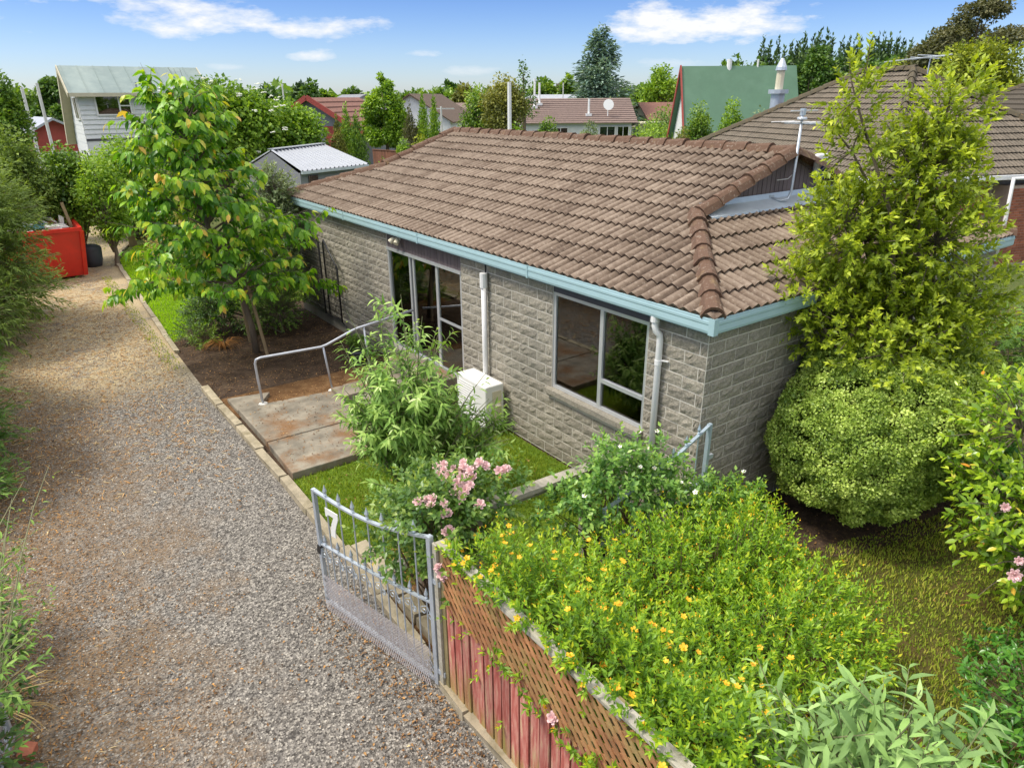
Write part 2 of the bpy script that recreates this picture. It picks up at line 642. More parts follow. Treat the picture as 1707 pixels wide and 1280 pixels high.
M('aluminium', (.66, .68, .70), .35, .55, var=.05, vscale=3, bstr=.03)
M('cream_paint', (.66, .60, .44), .55, var=.06)
M('white_pvc', (.80, .79, .77), .4, var=.04, bstr=.03, dirt=(.5, .47, .42), dscale=6, damt=.3)
M('white_enamel', (.80, .79, .75), .35, var=.03, bstr=.02)
M('grey_plastic', (.3, .31, .31), .5)
M('black_metal', (.012, .012, .014), .45, var=.1)
M('galv', (.50, .55, .60), .42, .45, var=.16, vscale=9, bstr=.08)
M('blue_galv', (.40, .49, .555), .42, .35, var=.14, vscale=8, bstr=.06, dirt=(.3, .25, .2), dscale=9, damt=.35)
M('rail', (.52, .54, .58), .4, .45, var=.12)
M('white_metal', (.82, .82, .80), .45, var=.06)
M('wire', (.46, .42, .41), .6, .3, var=.1, bstr=0)
M('brick', (.33, .115, .06), .9, var=.25, vscale=14, bstr=.4, objvar=.28)
M('brick_mortar', (.42, .33, .26), .95, var=.1)
M('curtain', (.68, .60, .44), .9, var=.15, vscale=2)
M('room', (.70, .60, .50), .9, var=.1)
M('carpet', (.06, .13, .03), .95, var=.2, vscale=20)
M('wood_dark', (.10, .065, .04), .8, var=.25, vscale=5, stretch=(6, 6, 1))
M('weathered_wood', (.34, .31, .25), .9, var=.25, vscale=7, bstr=.5, bscale=40, dirt=(.2, .19, .10), dscale=5, damt=.6, stretch=(5, 1, 5))
M('cap_wood', (.40, .37, .30), .9, var=.22, vscale=7, bstr=.5, bscale=40, dirt=(.25, .22, .12), dscale=4, damt=.6, stretch=(5, 1, 5))
M('post_wood', (.24, .19, .085), .9, var=.3, vscale=5, bstr=.4, stretch=(4, 4, 1), dirt=(.12, .13, .03), dscale=3, damt=.6)
M('lattice', (.37, .17, .07), .85, var=.3, vscale=4, bstr=.3, objvar=.22, dirt=(.33, .25, .09), dscale=3, damt=.8)
M('bark', (.16, .125, .09), .95, var=.3, vscale=9, bstr=.6, bscale=30, stretch=(1, 1, .3))
M('stem_brown', (.15, .10, .06), .9, var=.25, bstr=.2)
M('stem_green', (.24, .24, .12), .8, var=.2, bstr=.1)
M('stake_wood', (.33, .24, .135), .85, var=.25, vscale=5, bstr=.4, stretch=(4, 4, .6))
M('red_steel', (.62, .028, .015), .38, var=.1, vscale=3, bstr=.05, dirt=(.35, .03, .02), dscale=4, damt=.5)
M('rubble_white', (.62, .60, .55), .9, var=.3)
M('blue_plastic', (.05, .28, .42), .5)
M('house_white', (.72, .73, .71), .7, var=.05, vscale=3)
M('roof_green', (.085, .175, .105), .6, var=.10, vscale=.9, bstr=.0, dirt=(.13, .235, .155), dscale=.7, damt=.5)
M('roof_teal', (.205, .265, .25), .5, .1, var=.10, vscale=.6, bstr=0, dirt=(.36, .42, .38), dscale=.7, damt=.6)
M('roof_iron', (.38, .40, .43), .45, .3, var=.06, vscale=2, bstr=0)
M('grey_board', (.21, .215, .235), .8, var=.1)
M('cream_board', (.55, .50, .36), .75, var=.08)
M('red_board', (.34, .06, .045), .75, var=.15)
M('red_tile', (.185, .085, .06), .85, var=.25, vscale=6, bstr=.3, objvar=.2)
M('far_tile', (.175, .125, .105), .9, var=.3, vscale=6, bstr=.3, objvar=.2)
M('fence_grey', (.42, .37, .28), .9, var=.25, objvar=.2)
M('fence_brown', (.20, .085, .05), .85, var=.25, objvar=.2)
M('iron_fence', (.44, .50, .54), .6, .2, var=.1, objvar=.05)
M('street_pole', (.62, .62, .58), .7, var=.1)
M('rose_pink', (.82, .56, .55), .6, var=.2, vscale=30, bstr=0)
M('rose_white', (.86, .83, .76), .6, var=.06, bstr=0)
M('petal_yellow', (.84, .43, .012), .55, var=.12, vscale=30, bstr=0)
M('flower_white', (.80, .80, .68), .7, var=.1, bstr=0)
M('stamen', (.78, .42, .02), .7, bstr=0)
M('terracotta', (.42, .14, .08), .85, var=.2, bstr=.3)
M('pot', (.05, .055, .07), .6)
M('stone', (.23, .21, .18), .95, var=.3, vscale=9, bstr=.6)
M('straw', (.52, .38, .16), .9, var=.3, bstr=0)
M('rust_fern', (.34, .15, .035), .9, var=.3, bstr=0)
M('blue_paint', (.02, .06, .42), .5, var=.05)

def picket_mat():
    m, t, o = newmat('picket')
    c = nd(t, 'ShaderNodeTexCoord')
    q = nd(t, 'ShaderNodeMapping')
    q.inputs['Scale'].default_value = (9, 9, 1.1)
    t.links.new(c.outputs['Object'], q.inputs[0])
    n1 = noise(t, q.outputs[0], 3.0, 6, .65)
    col = ramp(t, n1, [(.26, (.22, .04, .03)), (.44, (.37, .105, .08)), (.56, (.46, .20, .155)), (.68, (.48, .33, .19))])
    n2 = noise(t, q.outputs[0], 1.1, 3, .6)
    sp = nd(t, 'ShaderNodeSeparateXYZ')
    t.links.new(c.outputs['Object'], sp.inputs[0])
    low = mth(t, 'SUBTRACT', .34, sp.outputs[2])           # algae and worn paint at the foot of each board
    f = mth(t, 'ADD', mth(t, 'MULTIPLY', low, 2.6), mth(t, 'MULTIPLY', mth(t, 'SUBTRACT', n2, .5), 3.2))
    f = mth(t, 'MULTIPLY', f, .9, clamp=True)
    col = mixc(t, f, col, (.30, .25, .07))
    pr = piece_random(t)
    k = mth(t, 'ADD', .75, mth(t, 'MULTIPLY', pr, .5))
    h = nd(t, 'ShaderNodeHueSaturation')
    t.links.new(k, h.inputs['Value'])
    t.links.new(col, h.inputs['Color'])
    surf(t, o, h.outputs[0], .85, 0, .3, noise(t, q.outputs[0], 12, 5), .35)
picket_mat()

def tile_mat(name, stops, lich, lamt, moss=None):
    m, t, o = newmat(name)
    c = nd(t, 'ShaderNodeTexCoord')
    pr = piece_random(t)
    off = nd(t, 'ShaderNodeCombineXYZ')
    for i in range(3):
        t.links.new(mth(t, 'MULTIPLY', pr, 37.0 + 11 * i), off.inputs[i])
    va = nd(t, 'ShaderNodeVectorMath', operation='ADD')
    t.links.new(c.outputs['Object'], va.inputs[0])
    t.links.new(off.outputs[0], va.inputs[1])
    n1 = noise(t, va.outputs[0], 11, 6, .7)
    f = mth(t, 'ADD', .5, mth(t, 'MULTIPLY', mth(t, 'SUBTRACT', n1, .5), .62))
    f = mth(t, 'ADD', f, mth(t, 'MULTIPLY', mth(t, 'SUBTRACT', pr, .5), .12))
    sk_ = nd(t, 'ShaderNodeAttribute', attribute_name='streak_shade')
    f = mth(t, 'ADD', f, mth(t, 'MULTIPLY', mth(t, 'SUBTRACT', sk_.outputs['Fac'], .47), .62))  # roll shading goes into the tile colour here, mixed with streaks
    gp = nd(t, 'ShaderNodeNewGeometry')
    f = mth(t, 'ADD', f, mth(t, 'MULTIPLY', mth(t, 'SUBTRACT', noise(t, gp.outputs['Position'], .9, 4, .6), .5), .35))
    col = ramp(t, f, stops)
    n2 = noise(t, va.outputs[0], 22, 6, .7)
    l = mth(t, 'MULTIPLY', mth(t, 'SUBTRACT', n2, .56), 7, clamp=True)
    col = mixc(t, mth(t, 'MULTIPLY', l, lamt), col, lich)
    if moss:
        n3 = noise(t, va.outputs[0], 5, 5, .6)
        col = mixc(t, mth(t, 'MULTIPLY', mth(t, 'SUBTRACT', n3, .6), 5, clamp=True), col, moss)
    surf(t, o, col, .85, 0, .3, noise(t, va.outputs[0], 90, 4, .6), .35)
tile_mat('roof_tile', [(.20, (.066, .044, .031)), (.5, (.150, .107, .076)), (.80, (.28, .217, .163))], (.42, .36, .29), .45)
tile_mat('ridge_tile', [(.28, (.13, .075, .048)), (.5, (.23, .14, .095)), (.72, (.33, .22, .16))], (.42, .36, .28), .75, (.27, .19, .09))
tile_mat('old_tile', [(.28, (.075, .062, .045)), (.5, (.125, .105, .078)), (.72, (.19, .155, .115))], (.25, .235, .19), .5)
tile_mat('old_ridge', [(.28, (.10, .085, .055)), (.5, (.18, .13, .075)), (.72, (.27, .20, .12))], (.40, .20, .05), .6)

def glass_mat(name, refl, tint):
    m, t, o = newmat(name)
    g = nd(t, 'ShaderNodeBsdfGlossy')
    g.inputs['Roughness'].default_value = .02
    g.inputs['Color'].default_value = (.95, .95, .93, 1)
    tr = nd(t, 'ShaderNodeBsdfTransparent')
    tr.inputs['Color'].default_value = (*tint, 1)
    fr = nd(t, 'ShaderNodeFresnel')
    fr.inputs['IOR'].default_value = 1.5
    f = mth(t, 'ADD', mth(t, 'MULTIPLY', fr.outputs[0], 1.4), refl, clamp=True)
    mx = nd(t, 'ShaderNodeMixShader')
    t.links.new(f, mx.inputs[0])
    t.links.new(tr.outputs[0], mx.inputs[1])
    t.links.new(g.outputs[0], mx.inputs[2])
    t.links.new(mx.outputs[0], o.inputs[0])
glass_mat('glass', .07, (.88, .88, .84))
glass_mat('far_glass', .06, (.12, .12, .13))

def ground_mats():
    # drive: grey chip with leaf litter along its left side and dry clippings further up
    m, t, o = newmat('gravel')
    c = nd(t, 'ShaderNodeTexCoord')
    P = c.outputs['Object']
    vo = nd(t, 'ShaderNodeTexVoronoi')
    vo.inputs['Scale'].default_value = 50
    t.links.new(P, vo.inputs['Vector'])
    sp = nd(t, 'ShaderNodeSeparateColor')
    t.links.new(vo.outputs['Color'], sp.inputs[0])
    col = ramp(t, sp.outputs[0], [(0, (.055, .05, .045)), (.35, (.15, .138, .122)), (.7, (.235, .215, .19)), (1, (.42, .385, .33))])
    xyz = nd(t, 'ShaderNodeSeparateXYZ')
    t.links.new(P, xyz.inputs[0])
    X, Y = xyz.outputs[0], xyz.outputs[1]
    big = noise(t, P, .9, 6, .65)
    mid = noise(t, P, 3.2, 6, .7)
    fine = noise(t, P, 38, 5, .7)
    q = nd(t, 'ShaderNodeMapping')
    q.inputs['Scale'].default_value = (14, 34, 10)
    q.inputs['Rotation'].default_value = (0, 0, .7)
    t.links.new(P, q.inputs[0])
    strands = noise(t, q.outputs[0], 2.2, 4, .7)
    litter_c = ramp(t, strands, [(.3, (.085, .055, .034)), (.5, (.19, .128, .075)), (.7, (.34, .25, .15))])
    straw_c = ramp(t, strands, [(.3, (.24, .18, .10)), (.5, (.46, .36, .21)), (.7, (.62, .51, .34))])
    # litter: towards the hedge (x about -6.6) and by the kerb near the gate
    left = mth(t, 'MULTIPLY', mth(t, 'SUBTRACT', -4.8, X), .46)
    midd = mth(t, 'SUBTRACT', 1.0, mth(t, 'ABSOLUTE', mth(t, 'MULTIPLY', mth(t, 'SUBTRACT', Y, 6.5), .2)))
    f = mth(t, 'ADD', mth(t, 'ADD', left, mth(t, 'MULTIPLY', mth(t, 'SUBTRACT', big, .5), 2.6)), mth(t, 'MULTIPLY', mth(t, 'SUBTRACT', mid, .5), 1.8))
    f = mth(t, 'ADD', f, mth(t, 'MULTIPLY', midd, .22))
    f = mth(t, 'MULTIPLY', f, 1.5, clamp=True)
    f = mth(t, 'MULTIPLY', f, mth(t, 'ADD', .45, mth(t, 'MULTIPLY', mth(t, 'SUBTRACT', fine, .38), 3), clamp=True))
    col = mixc(t, f, col, litter_c)
    # dry clippings from about y = 9 on
    g = mth(t, 'MULTIPLY', mth(t, 'SUBTRACT', Y, 8.2), .5, clamp=True)
    g = mth(t, 'MULTIPLY', g, mth(t, 'ADD', mth(t, 'MULTIPLY', mth(t, 'SUBTRACT', big, .28), 3), mth(t, 'MULTIPLY', mth(t, 'SUBTRACT', mid, .40), 2.6), clamp=True))
    g = mth(t, 'MULTIPLY', g, mth(t, 'ADD', .72, mth(t, 'MULTIPLY', mth(t, 'SUBTRACT', strands, .4), 3), clamp=True))
    col = mixc(t, g, col, straw_c)
    surf(t, o, col, .95, 0, .2, vo.outputs['Distance'], .9, .012)

    def soil(name, c0, c1, c2, leafc, lamt):
        m, t, o = newmat(name)
        c = nd(t, 'ShaderNodeTexCoord')
        P = c.outputs['Object']
        n1 = noise(t, P, 5, 7, .7)
        col = ramp(t, n1, [(.3, c0), (.5, c1), (.72, c2)])
        n2 = noise(t, P, 30, 5, .75)
        n3 = noise(t, P, 1.4, 4, .6)
        f = mth(t, 'MULTIPLY', mth(t, 'SUBTRACT', n2, .53), 9, clamp=True)
        f = mth(t, 'MULTIPLY', f, mth(t, 'MULTIPLY', mth(t, 'SUBTRACT', n3, .35), 3, clamp=True))
        col = mixc(t, mth(t, 'MULTIPLY', f, lamt), col, leafc)
        surf(t, o, col, .97, 0, .15, noise(t, P, 26, 6, .7), .9, .03)
    soil('soil', (.035, .024, .018), (.075, .05, .035), (.13, .09, .06), (.36, .22, .10), .7)
    soil('needle_litter', (.09, .045, .02), (.17, .09, .04), (.26, .155, .075), (.38, .24, .11), .6)

    def turf(name, c0, c1, c2, dry, damt, dsc=1.0):
        m, t, o = newmat(name)
        c = nd(t, 'ShaderNodeTexCoord')
        P = c.outputs['Object']
        n1 = noise(t, P, 14, 6, .7)
        col = ramp(t, n1, [(.3, c0), (.5, c1), (.7, c2)])
        n3 = noise(t, P, dsc, 5, .65)
        f = mth(t, 'MULTIPLY', mth(t, 'SUBTRACT', n3, .48), 6, clamp=True)
        col = mixc(t, mth(t, 'MULTIPLY', f, damt), col, dry)
        surf(t, o, col, .95, 0, .15, noise(t, P, 50, 5, .7), .8, .03)
    turf('turf_bright', (.07, .12, .012), (.12, .20, .018), (.18, .27, .03), (.22, .20, .05), .5)
    turf('turf_dry', (.055, .055, .015), (.095, .095, .022), (.14, .13, .035), (.15, .095, .04), .8, .8)
    turf('far_ground', (.05, .08, .02), (.09, .12, .03), (.14, .16, .05), (.2, .17, .09), .5, .05)
ground_mats()

# leaf colours: (tint position, colour)
leafmat('leaf_cherry', [(0, (.03, .10, .010)), (.4, (.085, .20, .014)), (.66, (.19, .33, .02)), (.86, (.34, .39, .03)), (1, (.46, .29, .06))], .38, .34)
leafmat('leaf_lime', [(0, (.075, .115, .012)), (.4, (.18, .235, .018)), (.75, (.33, .385, .03)), (1, (.46, .47, .06))], .42, .36)
leafmat('leaf_dome', [(0, (.065, .115, .016)), (.5, (.205, .285, .045)), (1, (.385, .46, .11))], .42, .22)
leafmat('leaf_hyper', [(0, (.045, .11, .010)), (.4, (.115, .215, .012)), (.75, (.25, .345, .016)), (1, (.46, .42, .025))], .42, .34)
leafmat('leaf_budd', [(0, (.055, .12, .025)), (.45, (.15, .255, .05)), (.8, (.28, .385, .10)), (1, (.46, .53, .26))], .55, .3, .3)
leafmat('leaf_budd_near', [(0, (.055, .11, .035)), (.45, (.14, .225, .075)), (.8, (.21, .33, .095)), (1, (.38, .47, .21))], .6, .28, .25)
leafmat('leaf_camellia', [(0, (.045, .105, .01)), (.4, (.135, .225, .014)), (.78, (.29, .38, .022)), (.93, (.42, .40, .05)), (1, (.46, .20, .03))], .3, .3, .55)
leafmat('leaf_rhodo', [(0, (.018, .075, .010)), (.5, (.06, .165, .02)), (1, (.16, .29, .04))], .3, .28, .5)
leafmat('leaf_rose', [(0, (.035, .085, .018)), (.5, (.10, .175, .03)), (.85, (.24, .29, .05)), (1, (.36, .10, .04))], .35, .3, .5)
leafmat('leaf_climber', [(0, (.04, .11, .025)), (.5, (.13, .24, .045)), (1, (.32, .43, .09))], .38, .3, .5)
leafmat('leaf_tea', [(0, (.04, .065, .014)), (.45, (.10, .15, .027)), (.8, (.19, .26, .045)), (1, (.30, .31, .10))], .55, .25, .3)
leafmat('leaf_conifer', [(0, (.022, .06, .012)), (.5, (.07, .145, .024)), (1, (.17, .26, .045))], .5, .25, .3)
leafmat('leaf_dark', [(0, (.018, .045, .010)), (.5, (.055, .115, .02)), (1, (.14, .215, .035))], .42, .28, .4)
leafmat('leaf_mid', [(0, (.03, .07, .012)), (.5, (.095, .17, .02)), (1, (.23, .315, .04))], .42, .3, .4)
leafmat('leaf_fresh', [(0, (.05, .11, .012)), (.5, (.14, .235, .02)), (1, (.29, .385, .045))], .42, .32, .4)
leafmat('leaf_yellow', [(0, (.06, .085, .014)), (.5, (.165, .20, .02)), (1, (.32, .34, .04))], .5, .3, .3)
leafmat('leaf_olive', [(0, (.055, .065, .018)), (.5, (.135, .145, .03)), (1, (.26, .25, .06))], .5, .26, .3)
leafmat('leaf_bronze', [(0, (.035, .042, .018)), (.5, (.085, .088, .036)), (1, (.165, .15, .065))], .5, .2, .3)
leafmat('leaf_spruce', [(0, (.03, .065, .048)), (.5, (.11, .175, .135)), (1, (.29, .37, .29))], .6, .15, .3)
leafmat('leaf_grey', [(0, (.06, .09, .04)), (.5, (.165, .21, .10)), (1, (.36, .40, .24))], .6, .25, .3)
leafmat('leaf_gold', [(0, (.14, .125, .03)), (.5, (.32, .275, .08)), (1, (.5, .43, .17))], .6, .25, .3)
leafmat('leaf_poplar', [(0, (.018, .04, .018)), (.5, (.05, .09, .032)), (1, (.105, .16, .05))], .5, .2, .3)
leafmat('grass_bright', [(0, (.06, .10, .011)), (.5, (.135, .195, .018)), (1, (.27, .315, .04))], .6, .3, .2)
leafmat('grass_lime', [(0, (.10, .18, .008)), (.5, (.205, .345, .012)), (1, (.34, .48, .025))], .6, .3, .2)
leafmat('grass_dry', [(0, (.085, .14, .014)), (.5, (.20, .265, .03)), (.8, (.34, .34, .06)), (1, (.36, .27, .10))], .6, .25, .2)
leafmat('litter', [(0, (.06, .035, .018)), (.35, (.15, .08, .035)), (.65, (.27, .155, .062)), (.85, (.38, .20, .065)), (1, (.45, .36, .20))], .7, .1, .2)
leafmat('chips', [(0, (.04, .036, .032)), (.5, (.14, .127, .11)), (.85, (.26, .24, .205)), (1, (.42, .39, .335))], .85, 0, .3)

T2 = leaf_tpl(.26, .05, .12)
TNARROW = leaf_tpl(.13, .02, .12)
TROUND = leaf_tpl(.34, .07, .12)
TCHERRY = leaf_tpl(.25, .045, .22, True)
TBUDD = leaf_tpl(.135, .03, .42, True)
TCAM = leaf_tpl(.24, .05, .10, True)

# ------------------------------------------------------------------ the setting: ground, drive, beds, lawns
def sheet(name, pts, z, mat, kind='structure', parent=None):
    mb = MB()
    mb.add([(x, y, z) for x, y in pts], [tuple(range(len(pts)))])
    o = mb.build(name, MATS[mat], parent)
    if kind:
        o['kind'] = kind
    return o

sheet('ground', [(-2500, -2500), (2500, -2500), (2500, 2500), (-2500, 2500)], 0, 'far_ground')
sheet('garden_soil', [(-3.44, -9), (.6, -9), (.6, 13), (-3.40, 13)], .002, 'soil')
sheet('driveway', [(-8.6, -9), (-3.41, -9), (-3.41, 8.0), (-3.36, 10.6), (-3.17, 15), (-2.99, 19.3), (-2.85, 21.3), (-2.44, 23.0), (-1.94, 24.5), (-1.0, 29.5), (-5.6, 29.5), (-8.6, 22)], .004, 'gravel')
sheet('garden_bed', [(-3.36, 7.25), (-3.36, 11.4), (-2.3, 12.5), (-1.6, 14.2), (-.02, 14.2), (-.02, 4.3), (-1.9, 4.3), (-1.9, 7.25)], .008, 'soil')
sheet('flower_bed', [(-3.36, -3.6), (-3.36, 2.2), (-2.5, 1.9), (-2.0, .4), (.55, .4), (.6, -1.0), (-.5, -2.2), (-.7, -3.6)], .008, 'needle_litter')
sheet('shrub_bed', [(.0, -.02), (.3, -.9), (1.3, -1.35), (2.6, -1.75), (4.4, -2.1), (5.2, -.02)], .012, 'soil')
sheet('gate_lawn', [(-3.33, 1.3), (-3.33, 4.12), (-1.75, 4.12), (-.02, 4.12), (-.02, .1), (-2.2, .1), (-2.6, 1.4)], .012, 'turf_bright')
sheet('kerb_lawn', [(-3.33, 11.3), (-2.95, 19.6), (-2.75, 21.4), (-1.95, 23.6), (-.3, 23.6), (-.3, 13), (-1.7, 13.2), (-2.3, 12.3)], .012, 'turf_bright')
sheet('back_lawn', [(-.3, 12.95), (-.3, 23.6), (6, 23.6), (6, 12.95)], .012, 'turf_bright')
sheet('side_lawn', [(-1.0, -9), (-1.0, -3.4), (-.4, -1.9), (.6, -.9), (1.25, -1.0), (2.6, -1.6), (4.3, -1.95), (5.2, -.1), (14, 2), (14, -9)], .004, 'turf_dry')
sheet('mulch_patch', [(-3.34, 6.62), (-3.34, 7.6), (-.6, 7.6), (-.6, 6.62)], .016, 'needle_litter')

def blades(name, poly, n, h, mat, zbase, parent=None, w=.006, lean=.45):
    pts = np.array(poly)
    lo, hi = pts.min(0), pts.max(0)
    q = RNG.uniform(lo, hi, (int(n * 2.2), 2))
    x, y = q[:, 0], q[:, 1]
    ins = np.zeros(len(q), bool)
    j = len(pts) - 1
    for i in range(len(pts)):
        xi, yi, xj, yj = *pts[i], *pts[j]
        c = ((yi > y) != (yj > y)) & (x < (xj - xi) * (y - yi) / (yj - yi + 1e-12) + xi)
        ins ^= c
        j = i
    q = q[ins][:n]
    n = len(q)
    tuft = np.sin(q[:, 0] * 5.1 + np.sin(q[:, 1] * 3.7) * 2) * np.sin(q[:, 1] * 4.3 + 1.3) * .5 + .5
    hh = h * RNG.uniform(.5, 1.15, n) * (.6 + .7 * tuft)
    a = RNG.uniform(0, 6.28, n)
    s = np.stack([np.cos(a), np.sin(a), np.zeros(n)], -1)
    la = RNG.uniform(0, 6.28, n)
    l = np.stack([np.cos(la), np.sin(la), np.zeros(n)], -1) * (RNG.uniform(.1, lean, n) * hh * 1.6)[:, None]
    b = np.concatenate([q, np.full((n, 1), zbase)], 1)
    up = np.array([0, 0, 1.0])
    V = np.stack([b - s * w, b + s * w, b + l * .35 + up * hh[:, None] * .6 + s * w * .7, b + l * .35 + up * hh[:, None] * .6 - s * w * .7, b + l + up * hh[:, None] * .95], 1)
    F = np.array([(0, 1, 2), (0, 2, 3), (3, 2, 4)])
    Fw = F[None] + (np.arange(n) * 5)[:, None, None]
    ti = np.clip(RNG.uniform(0, 1, n) * .6 + tuft * .25 + .1, 0, 1)
    return np_mesh(name, V.reshape(-1, 3), Fw.reshape(-1, 3), MATS[mat], parent, np.repeat(ti, 5), kind='stuff')

blades('grass', [(-3.33, 1.2), (-3.33, 4.12), (-.02, 4.12), (-.02, .1), (-2.3, .0), (-2.7, 1.2)], 26000, .055, 'grass_bright', .012)
blades('grass', [(-3.30, 11.4), (-2.93, 19.6), (-2.75, 21.4), (-1.95, 23.5), (-.3, 23.5), (-.3, 13), (-1.7, 13.2), (-2.3, 12.3)], 22000, .06, 'grass_lime', .012, w=.011)
blades('grass', [(-.3, 12.95), (-.3, 23.6), (6, 23.6), (6, 12.95)], 9000, .07, 'grass_lime', .012, w=.016)
blades('grass', [(-.9, -5.5), (-.8, -3.3), (-.3, -1.9), (.6, -.95), (1.25, -1.1), (2.6, -1.5), (4.3, -1.8), (5.2, -.1), (9, 1), (9, -5.5)], 85000, .05, 'grass_dry', .008)
blades('weeds', [(-3.2, 22.5), (-1.0, 29.4), (-3.6, 29.4)], 700, .05, 'grass_dry', .006, w=.012)
blades('grass', [(-3.45, 9.6), (-3.38, 19), (-3.62, 19), (-3.75, 9.6)], 900, .05, 'grass_dry', .006, w=.008)

def chips():
    n = 62000
    x = RNG.uniform(-7.0, -3.48, n)
    y = -2.2 + 17 * RNG.uniform(0, 1, n) ** 1.75
    s = RNG.uniform(.006, .0155, n)
    P = np.stack([x, y, .004 + s * .25], -1)
    base = np.array([(1, 0, 0), (.1, .8, .1), (-1, .15, 0), (-.1, -.75, -.1), (.05, .1, .62), (-.2, -.1, .55)])
    V = base[None] * RNG.uniform(.7, 1.2, (n, 6, 3)) * s[:, None, None]
    a = RNG.uniform(0, 6.28, n)
    c, sn = np.cos(a)[:, None], np.sin(a)[:, None]
    V = np.stack([V[..., 0] * c - V[..., 1] * sn, V[..., 0] * sn + V[..., 1] * c, V[..., 2]], -1) + P[:, None]
    F = np.array([(0, 1, 4), (1, 2, 5), (1, 5, 4), (2, 3, 5), (3, 0, 4), (3, 4, 5)])
    Fw = F[None] + (np.arange(n) * 6)[:, None, None]
    np_mesh('gravel', V.reshape(-1, 3), Fw.reshape(-1, 3), MATS['chips'], None, np.repeat(RNG.beta(1.6, 2.2, n), 6), kind='stuff')
chips()

def fallen(name, pts, size, tintmean, mat='litter', flat=.25, tpl=None):
    n = len(pts)
    D = RNG.normal(0, 1, (n, 3))
    D[:, 2] *= flat
    N = RNG.normal(0, flat, (n, 3))
    N[:, 2] = 1
    Fr = frames(D, N)
    sz = size * RNG.uniform(.5, 1.4, n)
    ti = np.clip(RNG.normal(tintmean, .22, n), 0, 1)
    V, F, tt = scatter(tpl or leaf_tpl(.3, .16, .2), pts, Fr, sz, ti)
    np_mesh(name, V, F, MATS[mat], None, tt, kind='stuff')

def litter_pts():
    a = []
    n = 9000                                   # along the hedge on the left
    x = -6.95 + np.abs(RNG.normal(0, .75, n))
    a.append(np.stack([x, RNG.uniform(-2, 12, n), np.full(n, .02)], -1))
    n = 1500                                   # below the fence and gate
    a.append(np.stack([-3.55 - np.abs(RNG.normal(0, .32, n)), RNG.uniform(-2.2, 1.6, n), np.full(n, .02)], -1))
    n = 1500                                   # behind the gate
    a.append(np.stack([RNG.uniform(-3.3, -2.5, n), RNG.uniform(-.1, 1.9, n), np.full(n, .03)], -1))
    n = 2600                                   # anywhere on the drive, in loose clusters
    c = RNG.uniform((-6.6, -2), (-3.6, 9), (160, 2))
    i = RNG.integers(0, 160, n)
    p = c[i] + RNG.normal(0, .16, (n, 2))
    a.append(np.concatenate([p, np.full((n, 1), .02)], 1))
    n = 2600                                   # dirt bed by the path
    a.append(np.stack([RNG.uniform(-3.3, -.1, n), RNG.uniform(6.6, 11.6, n), np.full(n, .024)], -1))
    n = 420
    a.append(np.stack([RNG.uniform(-3.2, -1.75, n), RNG.uniform(4.3, 7.0, n), np.full(n, .134)], -1))
    n = 500
    a.append(np.stack([RNG.uniform(-3.2, -.3, n), RNG.uniform(.6, 4.0, n), np.full(n, .045)], -1))
    n = 700
    a.append(np.stack([RNG.uniform(.5, 4, n), RNG.uniform(-3.4, -.6, n), np.full(n, .024)], -1))
    p = np.concatenate(a)
    p = p[(p[:, 0] < -3.42) | (p[:, 0] > -3.33)]
    return p
fallen('fallen_leaves', litter_pts(), .027, .38)
n_ = 13000
fallen('dry_clippings', np.stack([RNG.uniform(-6.8, -3.6, n_), 4.5 + 16 * RNG.beta(1.6, 1.5, n_), np.full(n_, .016)], -1), .105, .74, tpl=leaf_tpl(.045, .02, .1))
n_ = 1500
fallen('dry_clippings', np.stack([RNG.uniform(-6.9, -5.2, n_), RNG.uniform(-2, 4, n_), np.full(n_, .016)], -1), .085, .6, tpl=leaf_tpl(.03, .02, .1))

# kerb: one cast length after another
kr = bpy.data.objects.new('kerb', None)
COL.objects.link(kr)
kr['kind'] = 'structure'
OFF[kr.name] = Matrix.Identity(4)

def kerb_run(pts, w, h, seg, z0=0.0):
    pts = [Vector((p[0], p[1], 0)) for p in pts]
    for a, b in zip(pts, pts[1:]):
        L = (b - a).length
        n = max(1, round(L / seg))
        for i in range(n):
            p, q = a.lerp(b, i / n + .004), a.lerp(b, (i + 1) / n - .004)
            j = Vector((random.uniform(-.018, .018), 0, 0))
            mb = MB()
            dz = random.uniform(-.008, .008)
            mb.beam(p + j + Vector((0, 0, z0 + h / 2 + dz)), q + j + Vector((0, 0, z0 + h / 2 + dz + random.uniform(-.006, .006))), w, h)
            mb.v = [(x + random.uniform(-.012, .012), y + random.uniform(-.004, .004), z + random.uniform(-.01, .01)) for x, y, z in mb.v]
            mb.build('kerb_stone', MATS['kerb'], kr)
kerb_run([(-3.40, -3.3), (-3.47, -.6), (-3.40, 1.2), (-3.38, 4.2), (-3.42, 8.2)], .115, .10, .95)
kerb_run([(-3.36, 10.6), (-3.18, 15), (-3.0, 19.3), (-2.86, 21.3), (-2.45, 23.0), (-1.95, 24.5)], .10, .07, 1.3)

# stone edging behind the gate
for i in range(6):
    y = -.1 + i * .38
    rb = MB()
    rb.box((-3.31, y, 0), (-3.14, y + .34, .12 + random.uniform(-.02, .02)), jit=.015)
    o = rb.build('edging_stone', MATS['kerb'])
    setp(o, ['pale edging block by the gate hinge end, nearest the fence post', 'second pale edging block from the fence post behind the gate',
             'third pale edging block from the fence post behind the gate', 'fourth pale edging block from the fence post behind the gate',
             'fifth pale edging block from the fence post behind the gate', 'pale edging block behind the free end of the gate'][i], 'edging stone', 'edging blocks behind the gate')

